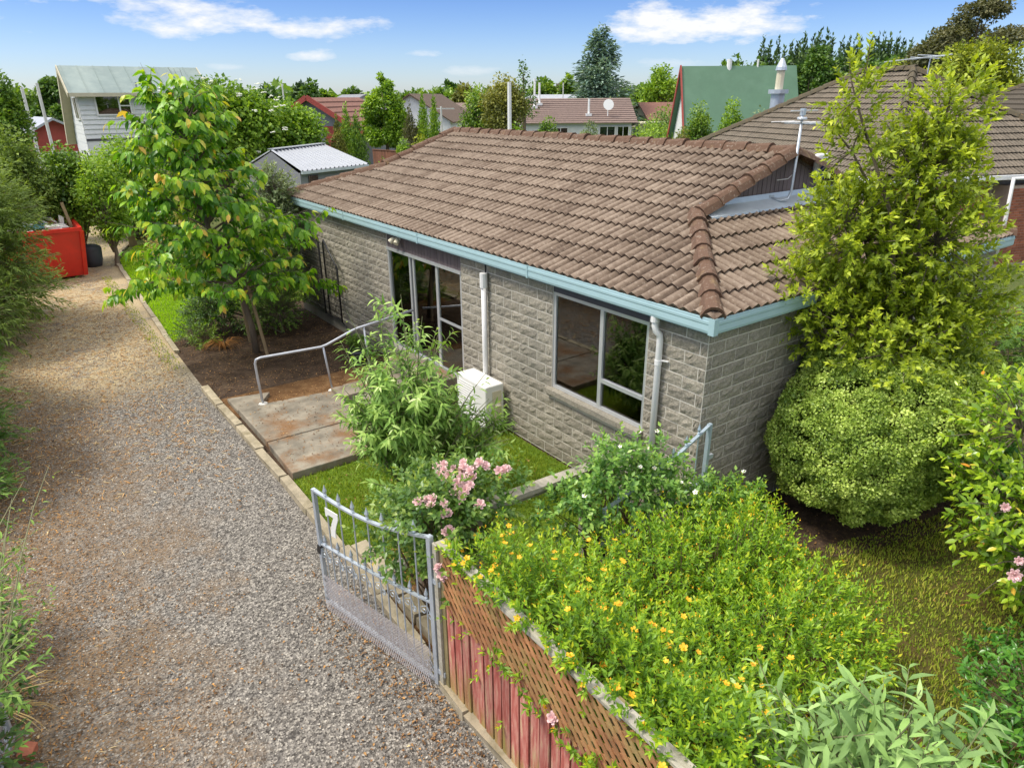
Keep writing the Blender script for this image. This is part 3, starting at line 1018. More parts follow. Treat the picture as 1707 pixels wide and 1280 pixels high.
# path slabs
def slab(name, pts, z0, z1, mat, label, cat, group=None):
    mb = MB()
    mb.prism([(x, y, z0) for x, y in pts], (0, 0, z1 - z0))
    o = mb.build(name, MATS[mat])
    bv = o.modifiers.new('edge', 'BEVEL')
    bv.width = .012
    bv.segments = 2
    return setp(o, label, cat, group)
slab('path_slab', [(-3.27, 4.15), (-1.72, 4.12), (-1.70, 5.22), (-3.24, 5.27)], 0, .12, 'concrete', 'stained concrete path slab nearest the lawn, edge above the grass', 'path slab', 'slabs of the front path')
slab('path_slab', [(-3.24, 5.29), (-1.70, 5.24), (-1.68, 6.55), (-2.9, 6.72), (-3.24, 6.75)], 0, .125, 'concrete', 'concrete path slab with a dark stain beside the handrail', 'path slab', 'slabs of the front path')
slab('path_slab', [(-3.24, 6.78), (-2.9, 6.75), (-2.55, 7.25), (-3.24, 7.4)], 0, .085, 'concrete', 'small broken pale concrete piece at the foot of the handrail', 'path slab', 'slabs of the front path')
# ------------------------------------------------------------------ the block house
HX, HY = 7.16, 12.2                      # wall planes x = 0 .. HX, y = 0 .. HY
house = thing('block_house', 'single-storey grey split-block house with brown tiled roof and pale blue gutter', 'house', (0, 0, 0))
DOOR = (4.85, 7.40, .42, 2.31)          # y0, y1, z0, z1
WIN = (.84, 2.56, 1.10, 2.47)

wall = MB()
T_ = .10
for y0, y1, z0, z1 in ((0, WIN[0], .03, 2.6), (WIN[0], WIN[1], .03, WIN[2] - .06), (WIN[1], DOOR[0], .03, 2.6), (DOOR[0], DOOR[1], .03, DOOR[2]), (DOOR[1], HY, .03, 2.6)):
    wall.box((0, y0, z0), (T_, y1, z1))
wall.box((T_, 0, .03), (HX, T_, 2.6))
wall.box((HX - T_, T_, .03), (HX, HY, 2.6))
wall.box((T_, HY - T_, .03), (HX - T_, HY, 2.6))
wall = wall.build('wall', MATS['mortar'], house)
mb = MB()
mb.box((-.03, 8.2, 0), (-.013, HY + .02, .30))
mb.build('plinth', MATS['plinth'], house)

def block_meshes():
    out_ = []
    for v in range(8):
        nx, nz = 6, 4
        V, F = [], []
        for j in range(nz):
            for i in range(nx):
                u, w = i / (nx - 1), j / (nz - 1)
                edge = i in (0, nx - 1) or j in (0, nz - 1)
                dep = -.003 - (0 if edge else random.uniform(.0, .019))
                V.append((u + (0 if edge else random.uniform(-.04, .04)), dep + (random.uniform(-.003, .003) if edge else 0), w + (0 if edge else random.uniform(-.06, .06))))
        for j in range(nz - 1):
            for i in range(nx - 1):
                a = j * nx + i
                F.append((a, a + 1, a + 1 + nx, a + nx))
        b = len(V)
        V += [(0, .004, 0), (1, .004, 0), (1, .004, 1), (0, .004, 1)]
        F += [(b, b + 1, *range(nx - 1, -1, -1)), (b + 2, b + 3, *range((nz - 1) * nx, nz * nx)),
              (b + 1, b + 2, *[nx - 1 + nx * j for j in range(nz - 1, -1, -1)]), (b + 3, b, *[nx * j for j in range(nz)])]
        me = bpy.data.meshes.new('block')
        me.from_pydata(V, [], F)
        me.materials.append(MATS['block'])
        out_.append(me)
    return out_
BLK = block_meshes()
blocks = []                              # (matrix, mesh index, distance)
def course(s0, s1, z0, z1, face, head):
    """blocks of one course between s0 and s1 along a face, joints at head + 0.4 n"""
    cuts = [s0]
    k = math.ceil((s0 - head) / .4)
    while head + .4 * k < s1 - .05:
        c = head + .4 * k
        if c > s0 + .05:
            cuts.append(c)
        k += 1
    cuts.append(s1)
    for a, b in zip(cuts, cuts[1:]):
        g = .0068
        w, h = b - a - 2 * g, z1 - z0 - 2 * g
        if face == 'L':                  # faces -x: local x runs along -y
            m = Matrix(((0, 1, 0, 0), (-1, 0, 0, b - g), (0, 0, 1, z0 + g), (0, 0, 0, 1)))
            c = (0, (a + b) / 2, z0)
        else:                            # faces -y
            m = Matrix(((1, 0, 0, a + g), (0, 1, 0, 0), (0, 0, 1, z0 + g), (0, 0, 0, 1)))
            c = ((a + b) / 2, 0, z0)
        blocks.append((m @ Matrix.Diagonal((w, 1, h, 1)), random.randrange(8), np.linalg.norm(np.array(c) - CAM), face, c))
for k in range(17):
    z1 = 2.59 - .15 * k
    z0 = z1 - .15
    hl = .30 if k % 2 == 0 else .10
    hr = .09 if k % 2 == 0 else .29
    spans = [(0.0, HY)]
    if z1 > WIN[2] - .02:
        spans = [(0.0, WIN[0]), (WIN[1], HY)]
    zz = []
    for a, b in spans:
        if z1 > DOOR[2] + .05 and a < DOOR[0] < b:
            zz += [(a, DOOR[0]), (DOOR[1], b)]
        else:
            zz.append((a, b))
    for a, b in zz:
        if z0 < .25 and b > 8.2:
            b = 8.2
            if a >= b:
                continue
        if a < 4.11 < b:
            course(a, 4.105, z0, z1, 'L', hl)
            course(4.115, b, z0, z1, 'L', hl + .11)
        else:
            course(a, b, z0, z1, 'L', hl)
    course(0, HX, z0, z1, 'R', hr)
blocks.sort(key=lambda q: q[2] + (0 if not (q[3] == 'R' and q[4][0] > 1.9 and q[4][2] < 1.9) else 50))
for m, i, d, f, c in blocks[:300]:
    o = link('block', BLK[i], wall)
    o.matrix_local = m
rest = MB()
for m, i, d, f, c in blocks[300:]:
    rest.tv = random.random()
    rest.add([m @ v.co for v in BLK[i].vertices], [tuple(p.vertices) for p in BLK[i].polygons])
rest.build('blockwork', MATS['block'], wall, tint=True)['kind'] = 'stuff'

# control joint and cable above the first downpipe
mb = MB()
mb.tube([(-.03, 4.11, 2.62), (-.03, 4.11, 2.40)], .012, 6)
mb.build('cable', MATS['black_metal'], house)

# window
def aluminium_window(parent, y0, y1, z0, z1, mullions, name='window', trans=None):
    fr = MB()
    w, d = .045, .05
    x0, x1 = .015, .015 + d
    fr.box((x0, y0, z0), (x1, y1, z0 + w))
    fr.box((x0, y0, z1 - w), (x1, y1, z1))
    fr.box((x0, y0, z0 + w), (x1, y0 + w, z1 - w))
    fr.box((x0, y1 - w, z0 + w), (x1, y1, z1 - w))
    for (a, b, c, e) in mullions:
        fr.box((x0 - .008, a, c), (x1 - .004, b, e))
    return fr.build(name, MATS['aluminium'], parent)
ym = 1.625
wn = aluminium_window(house, WIN[0], WIN[1], WIN[2], WIN[3], [(ym - .03, ym + .03, WIN[2] + .045, WIN[3] - .045), (WIN[0] + .045, ym - .03, WIN[2] + .38, WIN[2] + .43)])
for a, b, c, e in ((ym + .03, WIN[1] - .045, WIN[2] + .045, WIN[3] - .045), (WIN[0] + .045, ym - .03, WIN[2] + .43, WIN[3] - .045), (WIN[0] + .045, ym - .03, WIN[2] + .045, WIN[2] + .38)):
    mb = MB()
    mb.box((.036, a, c), (.040, b, e))
    mb.build('pane', MATS['glass'], wn)
mb = MB()                                  # cream reveal inside
for lo, hi in (((.07, WIN[0], WIN[2]), (.20, WIN[1], WIN[2] + .03)), ((.07, WIN[1] - .04, WIN[2] + .03), (.20, WIN[1], WIN[3])), ((.07, WIN[0], WIN[2] + .03), (.20, WIN[0] + .04, WIN[3]))):
    mb.box(lo, hi)
mb.build('sill_board', MATS['cream_paint'], wn)
mb = MB()
mb.box((.005, WIN[0], WIN[3] + .002), (.09, WIN[1], 2.61))
mb.build('head_panel', MATS['dark_fascia'], house)
for i in range(5):
    a = WIN[0] - .03 + (WIN[1] - WIN[0] + .12) / 5 * i
    mb = MB()
    mb.box((-.085, a + .003, WIN[2] - .075), (.075, a + (WIN[1] - WIN[0] + .12) / 5 - .003, WIN[2] - .004), jit=.002)
    mb.build('sill_tile', MATS['block'], house)

# sliding door: frame, panes, transom, vertical boards above
y0, y1, z0, z1 = DOOR
dr = MB()
fx0, fx1 = .005, .075
dr.box((fx0, y0, z0), (fx1, y1, z0 + .05))
dr.box((fx0 - .02, y0 - .01, z1 - .05), (fx1, y1 + .01, z1))
for a, b in ((y0, y0 + .045), (y1 - .045, y1)):
    dr.box((fx0, a, z0 + .05), (fx1, b, z1 - .05))
dr = dr.build('sliding_door', MATS['aluminium'], house)
mb = MB()
for a, b in ((6.56, 6.62), (6.44, 6.49), (5.62, 5.69)):
    mb.box((.02, a, z0 + .05), (.06, b, z1 - .05))
mb.box((.025, y0 + .045, 1.32), (.055, 5.62, 1.36))
mb.build('stile', MATS['aluminium'], dr)
for a, b in ((y0 + .045, 5.62), (5.69, 6.44), (6.62, y1 - .045)):
    mb = MB()
    mb.box((.038, a, z0 + .05), (.042, b, z1 - .05))
    mb.build('pane', MATS['glass'], dr)
n = 24
for i in range(n):
    a = y0 + (y1 - y0) / n * i
    mb = MB()
    mb.box((.012 + random.uniform(0, .003), a + .004, z1 + .003), (.05, a + (y1 - y0) / n - .004, 2.61))
    mb.build('board', MATS['brown_board'], house)
mb = MB()
mb.box((.05, y0, z1 + .003), (.09, y1, 2.61))
mb.build('board_backing', MATS['dark_fascia'], house)
# rooms behind the glass
room = MB()
room.box((.12, 3.6, .38), (4.2, 8.6, .42))
room.box((4.2, 3.6, .38), (4.24, 8.6, 2.6))
room.box((.12, 8.6, .38), (4.2, 8.64, 2.6))
room.box((.12, 3.56, .38), (4.2, 3.6, 2.6))
room.box((.12, .4, 2.56), (4.2, 8.6, 2.6))
room.box((3.6, .4, .38), (3.64, 3.5, 2.56))
room.build('room_shell', MATS['room'], house)
mb = MB()
mb.box((.12, .4, .36), (3.6, 3.5, .40))
mb.build('room_floor', MATS['carpet'], house)
mb = MB()
for i in range(16):
    a = 4.95 + i * .042
    mb.box((.11 + .02 * (i % 2), a, .5), (.14 + .02 * (i % 2), a + .043, 2.2))
mb.build('curtain', MATS['curtain'], house)
mb = MB()
for i in range(9):
    a = 6.70 + i * .038
    mb.box((.11 + .02 * (i % 2), a, .5), (.14 + .02 * (i % 2), a + .039, 2.2))
mb.build('curtain', MATS['curtain'], house)
mb = MB()
for i in range(7):
    a = 2.20 + i * .042
    mb.box((.22 + .02 * (i % 2), a, 1.0), (.25 + .02 * (i % 2), a + .043, 2.44))
mb.build('curtain', MATS['curtain'], house)

# ------------------------------------------------------------------ tiled roof
PIT = math.atan(.36)
MT = math.tan(PIT)
EZ, EX = 2.76, -.12                     # tile plane height over the eave line
roof = MB()
xr = HX / 2
zr = EZ + (xr - EX) * MT
YG0, YG1 = 1.66, HY - 1.66
xg = YG0
zg = EZ + (xg - EX) * MT
d_ = .03
roof.add([(EX, EX, EZ - d_), (EX, HY - EX, EZ - d_), (xg, YG1, zg - d_), (xr, YG1, zr - d_), (xr, YG0, zr - d_), (xg, YG0, zg - d_)], [(0, 5, 4, 3, 2, 1)])
roof.add([(HX - EX, EX, EZ - d_), (HX - EX, HY - EX, EZ - d_), (HX - xg, YG1, zg - d_), (xr, YG1, zr - d_), (xr, YG0, zr - d_), (HX - xg, YG0, zg - d_)], [(0, 1, 2, 3, 4, 5)])
roof.add([(EX, EX, EZ - d_), (HX - EX, EX, EZ - d_), (HX - xg, YG0, zg - d_), (xg, YG0, zg - d_)], [(0, 1, 2, 3)])
roof.add([(EX, HY - EX, EZ - d_), (HX - EX, HY - EX, EZ - d_), (HX - xg, YG1, zg - d_), (xg, YG1, zg - d_)], [(3, 2, 1, 0)])
roof.add([(EX + .02, EX + .02, EZ - .16), (HX - EX, EX + .02, EZ - .16), (HX - EX, HY - EX, EZ - .16), (EX + .02, HY - EX, EZ - .16)], [(0, 3, 2, 1)])
roof = roof.build('roof', MATS['roof_tile'], house)

def tile_mesh(name, w, L, mat, roll=.052, lift=.036, thick=.026):
    pr = [(0, .004), (.035, .6), (.075, 1), (.115, .6), (.15, .06), (.185, .6), (.225, 1), (.265, .6), (.30, .004)]
    V, F = [], []
    for u, h in pr:
        V.append((u / .3 * w, 0, roll * h + lift))
    for u, h in pr:
        V.append((u / .3 * w, L, roll * h))
    n = len(pr)
    for i in range(n - 1):
        F.append((i, i + 1, n + i + 1, n + i))
    b = len(V)
    for u, h in pr:
        V.append((u / .3 * w, 0, roll * h + lift))
    for u, h in pr:
        V.append((u / .3 * w, .006, roll * h + lift - thick - .012))
    for i in range(n - 1):
        F.append((b + i + 1, b + i, b + n + i, b + n + i + 1))
    me = bpy.data.meshes.new(name)
    me.from_pydata(V, [], F)
    sm = [True] * (n - 1) + [False] * (n - 1)
    me.polygons.foreach_set('use_smooth', sm)
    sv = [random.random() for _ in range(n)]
    sv = [(sv[i] * .32 + (.95 if pr[i][1] > .9 else (.62 if pr[i][1] > .5 else .02)) * .68) for i in range(n)]  # random streaks plus painted roll shading: light crests, dark valleys
    a = me.attributes.new('streak_shade', 'FLOAT', 'POINT')
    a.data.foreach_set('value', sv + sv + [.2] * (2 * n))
    me.materials.append(mat)
    return me

def clip_mesh(me, M4, planes):
    """the tile cut by vertical planes (point, normal pointing to the side that stays); None when nothing is left"""
    bm = bmesh.new()
    bm.from_mesh(me)
    bm.transform(M4)
    for p, nrm in planes:
        g = bm.verts[:] + bm.edges[:] + bm.faces[:]
        bmesh.ops.bisect_plane(bm, geom=g, plane_co=p, plane_no=nrm, clear_inner=True, clear_outer=False)
    if not bm.faces:
        bm.free()
        return None
    bm.transform(M4.inverted())
    r = bpy.data.meshes.new(me.name)
    bm.to_mesh(r)
    bm.free()
    for m in me.materials:
        r.materials.append(m)
    return r

def tile_face(base, origin, ud, sd, u0, u1, nrows, gauge, w, planes, keepers, jit=.0026, stagger=.5):
    """rows of tiles up a roof face; returns (mesh, matrix)"""
    ud, sd = Vector(ud), Vector(sd)
    nn = ud.cross(sd)
    outl = []
    for r in range(nrows):
        off = (r % 2) * w * 0.0
        k0 = math.floor((u0 - off) / w)
        k1 = math.ceil((u1 - off) / w)
        for k in range(k0, k1):
            p = Vector(origin) + ud * (k * w + off) + sd * (r * gauge)
            j = Vector((random.uniform(-jit, jit), random.uniform(-jit, jit) * 2.0, random.uniform(-jit, jit) * .6))
            rot = random.uniform(-.007, .007)
            M4 = Matrix(((ud[0], sd[0], nn[0], p[0]), (ud[1], sd[1], nn[1], p[1]), (ud[2], sd[2], nn[2], p[2]), (0, 0, 0, 1))) @ Matrix.Translation(j) @ Matrix.Rotation(rot, 4, 'Z')
            cs = [M4 @ Vector(c) for c in ((0, 0, 0), (w, 0, 0), (w, gauge, 0), (0, gauge, 0))]
            state = 2
            for pp, pn in planes:
                s = [(c - Vector(pp)).dot(Vector(pn)) for c in cs]
                if max(s) <= 0.01:
                    state = 0
                    break
                if min(s) < -.01:
                    state = 1
            if state == 0:
                continue
            bs = random.choice(base) if isinstance(base, list) else base
            me = bs if state == 2 else clip_mesh(bs, M4, planes)
            if me is not None:
                outl.append((me, M4))
    return outl

def lay_tiles(tiles, parent, root, mat, name, stuff, nobj=300, score=None):
    inv = OFF[root.name].inverted()
    wm = OFF[root.name]
    sc = score or (lambda c: np.linalg.norm(np.array(wm @ c) - CAM))
    tiles.sort(key=lambda q: sc(q[1] @ Vector((.15, .17, 0))))
    for me, m in tiles[:nobj]:
        o = link(name, me, parent)
        o.matrix_local = m
    mb = MB()
    for me, m in tiles[nobj:]:
        mb.tv = random.random()
        mb.add([m @ v.co for v in me.vertices], [tuple(p.vertices) for p in me.polygons])
        mb.s.extend(x.value for x in me.attributes['streak_shade'].data)
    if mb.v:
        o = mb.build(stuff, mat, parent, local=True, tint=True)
        o['kind'] = 'stuff'
        o.data.polygons.foreach_set('use_smooth', [True] * len(o.data.polygons))
        try:
            o.data.set_sharp_from_angle(angle=R(40))
        except Exception:
            pass

TW, TG = .30, (HX / 2 - EX + .03) / math.cos(PIT) / 12
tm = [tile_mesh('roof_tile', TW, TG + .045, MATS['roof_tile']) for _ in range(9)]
cz, sz_ = math.cos(PIT), math.sin(PIT)
# the hip planes only bound the face below the gable
def main_face():
    out_ = []
    low = tile_face(tm, (EX - .03, 0, EZ - .012), (0, -1, 0), (cz, 0, sz_), -(HY + .15), .15, 6, TG, TW, [((0, 0, 0), (-1, 1, 0)), ((0, HY, 0), (-1, -1, 0))], None)
    top = tile_face(tm, (EX - .03 + 6 * TG * cz, 0, EZ - .012 + 6 * TG * sz_), (0, -1, 0), (cz, 0, sz_), -(YG1 + .12), -(YG0 - .12), 6, TG, TW,
                    [((0, YG0 - .12, 0), (0, 1, 0)), ((0, YG1 + .12, 0), (0, -1, 0)), ((xr, 0, 0), (-1, 0, 0))], None)
    return low + top
tiles = main_face()
tiles += tile_face(tm, (0, EX - .03, EZ - .012), (1, 0, 0), (0, cz, sz_), -.15, HX + .15, 6, TG, TW, [((0, 0, 0), (1, -1, 0)), ((HX, 0, 0), (-1, -1, 0)), ((0, YG0, 0), (0, -1, 0))], None)
def tile_score(c):
    s = np.linalg.norm(np.array(c) - CAM)
    return s + (40 if (c.y < c.x and c.x > 2.6) else 0)       # the end slope behind the bright tree comes last
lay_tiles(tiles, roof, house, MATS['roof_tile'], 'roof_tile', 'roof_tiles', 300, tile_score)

def cap_mesh(name, mat, w=.125, h=.068, L=.44):
    pr = [(-w, -.045), (-w * .62, h * .55), (-w * .25, h), (w * .25, h), (w * .62, h * .55), (w, -.045)]
    V = [(x * 1.06, 0, z + .03) for x, z in pr] + [(x * .92, L, z) for x, z in pr]
    n = len(pr)
    F = [(i, n + i, n + i + 1, i + 1)[::-1] for i in range(n - 1)]
    b = len(V)
    V += [(x * 1.06, 0, z + .03) for x, z in pr] + [(x * .9, .004, z - .004) for x, z in pr]
    F += [(b + i + 1, b + i, b + n + i, b + n + i + 1) for i in range(n - 1)]
    me = bpy.data.meshes.new(name)
    me.from_pydata(V, [], F)
    me.materials.append(mat)
    return me
def caps(me, p, q, n, parent, lift=.022, side=None):
    p, q = Vector(p), Vector(q)
    d = (q - p)
    L = d.length
    d.normalize()
    up = Vector((0, 0, 1))
    s = d.cross(up).normalized()
    u = s.cross(d)
    if side is not None:
        u = (u + Vector(side) * .0).normalized()
    for i in range(n):
        c = p + d * (L * i / n) + u * lift
        j = Matrix.Translation((random.uniform(-.006, .006), random.uniform(-.008, .008), random.uniform(-.005, .006))) @ Matrix.Rotation(random.uniform(-.03, .03), 4, 'Z') @ Matrix.Rotation(random.uniform(-.025, .025), 4, 'X')
        m = Matrix(((s[0], d[0], u[0], c[0]), (s[1], d[1], u[1], c[1]), (s[2], d[2], u[2], c[2]), (0, 0, 0, 1))) @ j @ Matrix.Diagonal((1, L / n / .40, 1, 1))
        o = link('ridge_tile', me, parent)
        o.matrix_local = m
cm = cap_mesh('ridge_tile', MATS['ridge_tile'])
e0 = EZ + .015
caps(cm, (EX + .02, EX + .02, e0), (xg, xg, zg + .03), 7, roof)
caps(cm, (xg - .03, YG0 - .06, zg + .03), (xr, YG0 - .06, zr + .02), 6, roof)
caps(cm, (xr, YG0 - .1, zr + .01), (xr, YG1 + .1, zr + .01), 23, roof)
caps(cm, (xg, YG1 + .06, zg + .03), (xr, YG1 + .06, zr + .02), 5, roof)
caps(cm, (EX + .02, HY - EX - .02, e0), (xg, YG1, zg + .03), 7, roof)
caps(cm, (HX - xg, YG0 - .06, zg + .03), (xr, YG0 - .06, zr + .02), 5, roof)
caps(cm, (HX - EX, EX, e0), (HX - xg, YG0, zg + .03), 7, roof)
mb = MB()                                  # mortar bedding beside the hip
mb.prism([(EX - .01, EX - .01, EZ - .03), (EX + .16, EX - .05, EZ - .01), (EX + .12, EX + .12, EZ + .09), (EX - .05, EX + .16, EZ - .01)], (.04, .04, .02))
mb.build('hip_mortar', MATS['ridge_tile'], roof)

# dutch gable: vertical boards and flashing
yg = YG0 + .03
nb = 40
for i in range(nb):
    a = xg - .1 + (HX - 2 * xg + .2) / nb * i
    b = a + (HX - 2 * xg + .2) / nb - .010
    def zt(x):
        return EZ + (min(x, HX - x) - EX) * MT + .02
    mb = MB()
    yy = yg + random.uniform(0, .004)
    z_ = zg - .05
    mb.add([(a, yy, z_), (b, yy, z_), (b, yy, max(z_ + .01, zt(b))), (a, yy, max(z_ + .01, zt(a))), (a, yy + .02, z_), (b, yy + .02, z_), (b, yy + .02, max(z_ + .01, zt(b))), (a, yy + .02, max(z_ + .01, zt(a)))],
           [(0, 1, 2, 3), (4, 7, 6, 5), (0, 3, 7, 4), (1, 5, 6, 2), (3, 2, 6, 7)])
    mb.build('gable_board', MATS['brown_board'], house)
mb = MB()
mb.prism([(xg - .1, yg + .04, zg - .1), (HX - xg + .1, yg + .04, zg - .1), (xr, yg + .04, zr + .02)], (0, .02, 0))
mb.build('gable_backing', MATS['dark_fascia'], house)
mb = MB()
for k in range(4):
    a0 = xg + .05 + k * 1.0
    a1 = min(a0 + 1.005, HX - xg)
    zb = zg + .045
    mb.add([(a0, yg - .015, zb + .12), (a1, yg - .015, zb + .12), (a1, yg - .03, zb + .05), (a0, yg - .03, zb + .05), (a0 - .02, yg - .26, zb - .035), (a1, yg - .26, zb - .035), (a0 - .02, yg - .265, zb - .06), (a1, yg - .265, zb - .06)],
           [(0, 3, 2, 1), (3, 4, 5, 2), (4, 6, 7, 5)])
mb.build('flashing', MATS['flashing'], house)
mb = MB()
mb.box((4.25, yg - .09, 3.72), (4.53, yg - .002, 4.06))
ab = mb.build('alarm_box', MATS['white_pvc'], house)
bv = ab.modifiers.new('edge', 'BEVEL')
bv.width, bv.segments = .04, 3
mb = MB()
mb.tube([(4.42, yg - .095, 3.80), (4.42, yg - .088, 3.80)], .10, 14)
mb.build('alarm_badge', MATS['blue_paint'], ab)

# gutter
def gutter(p, q, outw, parent):
    """profile swept from p to q; outw points away from the wall"""
    p, q, o_ = Vector(p), Vector(q), Vector(outw)
    pr = [(0, .15), (.012, .165), (.03, .165), (.034, .15), (.030, .145), (.036, .125), (.036, .10), (.030, .09), (.034, .03), (.028, .004), (.018, 0), (-.10, 0), (-.10, .012), (0, .012)]
    n = len(pr)
    mb = MB()
    mb.add([p + o_ * a + Vector((0, 0, b)) for a, b in pr] + [q + o_ * a + Vector((0, 0, b)) for a, b in pr], [(i, (i + 1) % n, n + (i + 1) % n, n + i) for i in range(n)])
    return mb.build('gutter', MATS['gutter'], parent)
GX = -.135
gutter((GX, GX, 2.615), (GX, HY - GX, 2.615), (-1, 0, 0), house)
gutter((GX, GX, 2.615), (HX - GX, GX, 2.615), (0, -1, 0), house)
gutter((GX, HY - GX, 2.615), (HX - GX, HY - GX, 2.615), (0, 1, 0), house)
gutter((HX - GX, GX, 2.615), (HX - GX, HY - GX, 2.615), (1, 0, 0), house)
for yy in (2.9, 5.9, 8.9):
    mb = MB()
    mb.box((GX - .041, yy, 2.612), (GX + .02, yy + .035, 2.782))
    mb.build('gutter_joint', MATS['gutter'], house)
mb = MB()
mb.box((GX - .042, GX - .042, 2.608), (GX + .03, GX + .03, 2.786))
mb.build('gutter_corner', MATS['gutter'], house)
mb = MB()
mb.box((-.12, -.12, 2.594), (.012, HY + .12, 2.613))
mb.box((.012, -.12, 2.594), (HX + .12, .012, 2.613))
mb.build('soffit', MATS['soffit'], house)

# downpipes
mb = MB()
mb.tube([(-.075, 4.10, 2.40), (-.075, 4.10, .05)], .042, 12)
dp = mb.build('downpipe', MATS['white_pvc'], house, smooth=True)
mb = MB()
mb.tube([(-.075, 4.10, 2.44), (-.075, 4.10, 2.22)], .060, 12)
mb.build('pipe_socket', MATS['white_pvc'], dp)
mb = MB()
mb.tube([(-.11, .66, 2.63), (-.11, .66, 2.50), (-.105, .64, 2.44), (-.07, .62, 2.40), (-.06, .615, 2.34), (-.06, .615, .03)], .038, 12)
dp = mb.build('downpipe', MATS['white_pvc'], house, smooth=True)
mb = MB()
mb.tube([(-.115, .66, 2.635), (-.115, .66, 2.55)], .05, 12)
mb.tube([(-.06, .615, 2.10), (-.06, .615, 2.04)], .043, 12)
mb.beam((-.06, .60, 2.1), (-.02, .50, 2.1), .02, .015)
mb.build('pipe_bracket', MATS['white_pvc'], dp)

# spotlight over the door
mb = MB()
mb.box((-.0, 6.86, 2.50), (.014, 6.96, 2.58))
sp_ = mb.build('spotlight', MATS['white_pvc'], house)
for s in (-1, 1):
    mb = MB()
    mb.tube([(-.01, 6.91 + s * .02, 2.54), (-.06, 6.91 + s * .06, 2.52)], .012, 6)
    mb.tube([(-.05, 6.91 + s * .06, 2.535), (-.08, 6.91 + s * .09, 2.50), (-.12, 6.91 + s * .11, 2.46)], [.025, .045, .05], 10)
    mb.build('lamp_head', MATS['cream_paint'], sp_)

# aerial on the gable
ant = thing('television_aerial', 'galvanised television aerial on a bent pole fixed to the brown gable boards', 'aerial', (3.4, 1.7, 3.45))
mb = MB()
mb.tube([(3.28, yg - .02, 3.50), (3.34, yg - .16, 3.47), (3.44, yg - .19, 3.49), (3.50, yg - .19, 3.58), (3.51, yg - .19, 4.68)], .019, 8)
mb.build('pole', MATS['galv'], ant, smooth=True)
mb = MB()
mb.box((3.24, yg - .035, 3.46), (3.34, yg - .004, 3.54))
mb.build('wall_plate', MATS['galv'], ant)
mb = MB()
mb.beam((3.46, yg - .95 + .45, 4.50), (3.56, yg + .10, 4.50), .022, .022)
mb.beam((3.51, yg - .19, 4.6), (3.51, yg - .19, 4.69), .06, .05)
mb.build('boom', MATS['galv'], ant)
for i, (yy, hl) in enumerate(((-.40, .14), (-.30, .15), (-.20, .16), (-.10, .17), (.0, .18), (.10, .27))):
    mb = MB()
    mb.tube([(3.51 - hl, yg + yy, 4.515), (3.51 + hl, yg + yy, 4.515)], .007, 6)
    mb.build('element', MATS['white_metal'], ant)
mb = MB()
mb.tube([(3.22, yg - .19, 4.66), (3.86, yg - .19, 4.66)], .008, 6)
mb.build('element', MATS['galv'], ant)
mb = MB()
mb.lathe((3.51, yg - .19, 4.54), [(.06, 0), (.07, .02), (.06, .04)], 10)
mb.build('junction_box', MATS['galv'], ant)
mb = MB()
mb.tube([(3.53, yg - .19, 4.5), (3.57, yg - .17, 4.1), (3.545, yg - .18, 3.85), (3.47, yg - .13, 3.76), (3.36, yg - .03, 3.74)], .006, 5)
mb.build('cable', MATS['white_pvc'], ant)

# heat pump
hp = thing('heat_pump_unit', 'white heat pump outdoor unit against the block wall behind the shrub', 'heat pump', (-.24, 4.0, 0))
mb = MB()
mb.box((-.42, 3.60, .14), (-.08, 4.42, .84))
bx = mb.build('casing', MATS['white_enamel'], hp)
bv = bx.modifiers.new('edge', 'BEVEL')
bv.width, bv.segments = .025, 3
mb = MB()
for k in range(14):
    mb.box((-.428, 3.92 , .20 + k * .042), (-.421, 4.38, .212 + k * .042))
mb.build('grille', MATS['white_pvc'], hp)
mb = MB()
mb.box((-.30, 3.585, .22), (-.14, 3.599, .74))
mb.build('side_cover', MATS['cream_paint'], hp)
mb = MB()
mb.lathe((-.22, 3.57, .52), [(.05, -.02), (.06, 0), (.03, .03)], 8)
mb.build('valve_cover', MATS['cream_paint'], hp)
for yy in (3.72, 4.28):
    mb = MB()
    mb.box((-.42, yy, .0), (-.08, yy + .05, .138))
    mb.build('foot', MATS['grey_plastic'], hp)

# steps to the door and handrail
st = thing('door_steps', 'brown concrete steps up to the sliding door, half hidden by the shrub', 'steps', (-.6, 6.1, 0))
for i in range(3):
    mb = MB()
    mb.box((-1.45 + i * .42, 5.05, 0.0), (-.02 - .001 * i, 6.62 - i * .01, .15 * (i + 1)))
    o = mb.build('step', MATS['concrete'], st)
mb = MB()
mb.box((-1.72, 6.02, .0), (-1.30, 6.50, .19), jit=.02)
setp(mb.build('paving_stone', MATS['concrete']), 'pale loose stone at the foot of the handrail post', 'stone')
mb = MB()
mb.box((-1.40, 5.30, .15), (-1.02, 5.85, .21), jit=.015)
hr = thing('handrail', 'bent galvanised tube handrail beside the path up to the door', 'handrail', (-2.3, 6.6, 0))
mb = MB()
pts = [(-2.83, 6.72, .09), (-2.86, 6.70, .60), (-2.87, 6.68, .86), (-2.85, 6.665, .93), (-2.78, 6.65, .955), (-1.80, 6.52, .965), (-1.70, 6.51, .985), (-1.24, 6.46, 1.16), (-1.12, 6.45, 1.19), (-.06, 6.40, 1.33)]
mb.tube(pts, .021, 10)
mb.build('rail', MATS['rail'], hr, smooth=True)
for a, b in (((-1.62, 6.68, .06), (-1.76, 6.52, .965)), ((-.95, 6.5, .2), (-1.02, 6.45, 1.19))):
    mb = MB()
    mb.tube([a, b], .018, 8)
    mb.build('post', MATS['rail'], hr, smooth=True)
mb = MB()
mb.lathe((-1.62, 6.68, .02), [(.10, 0), (.07, .06), (.03, .075)], 8)
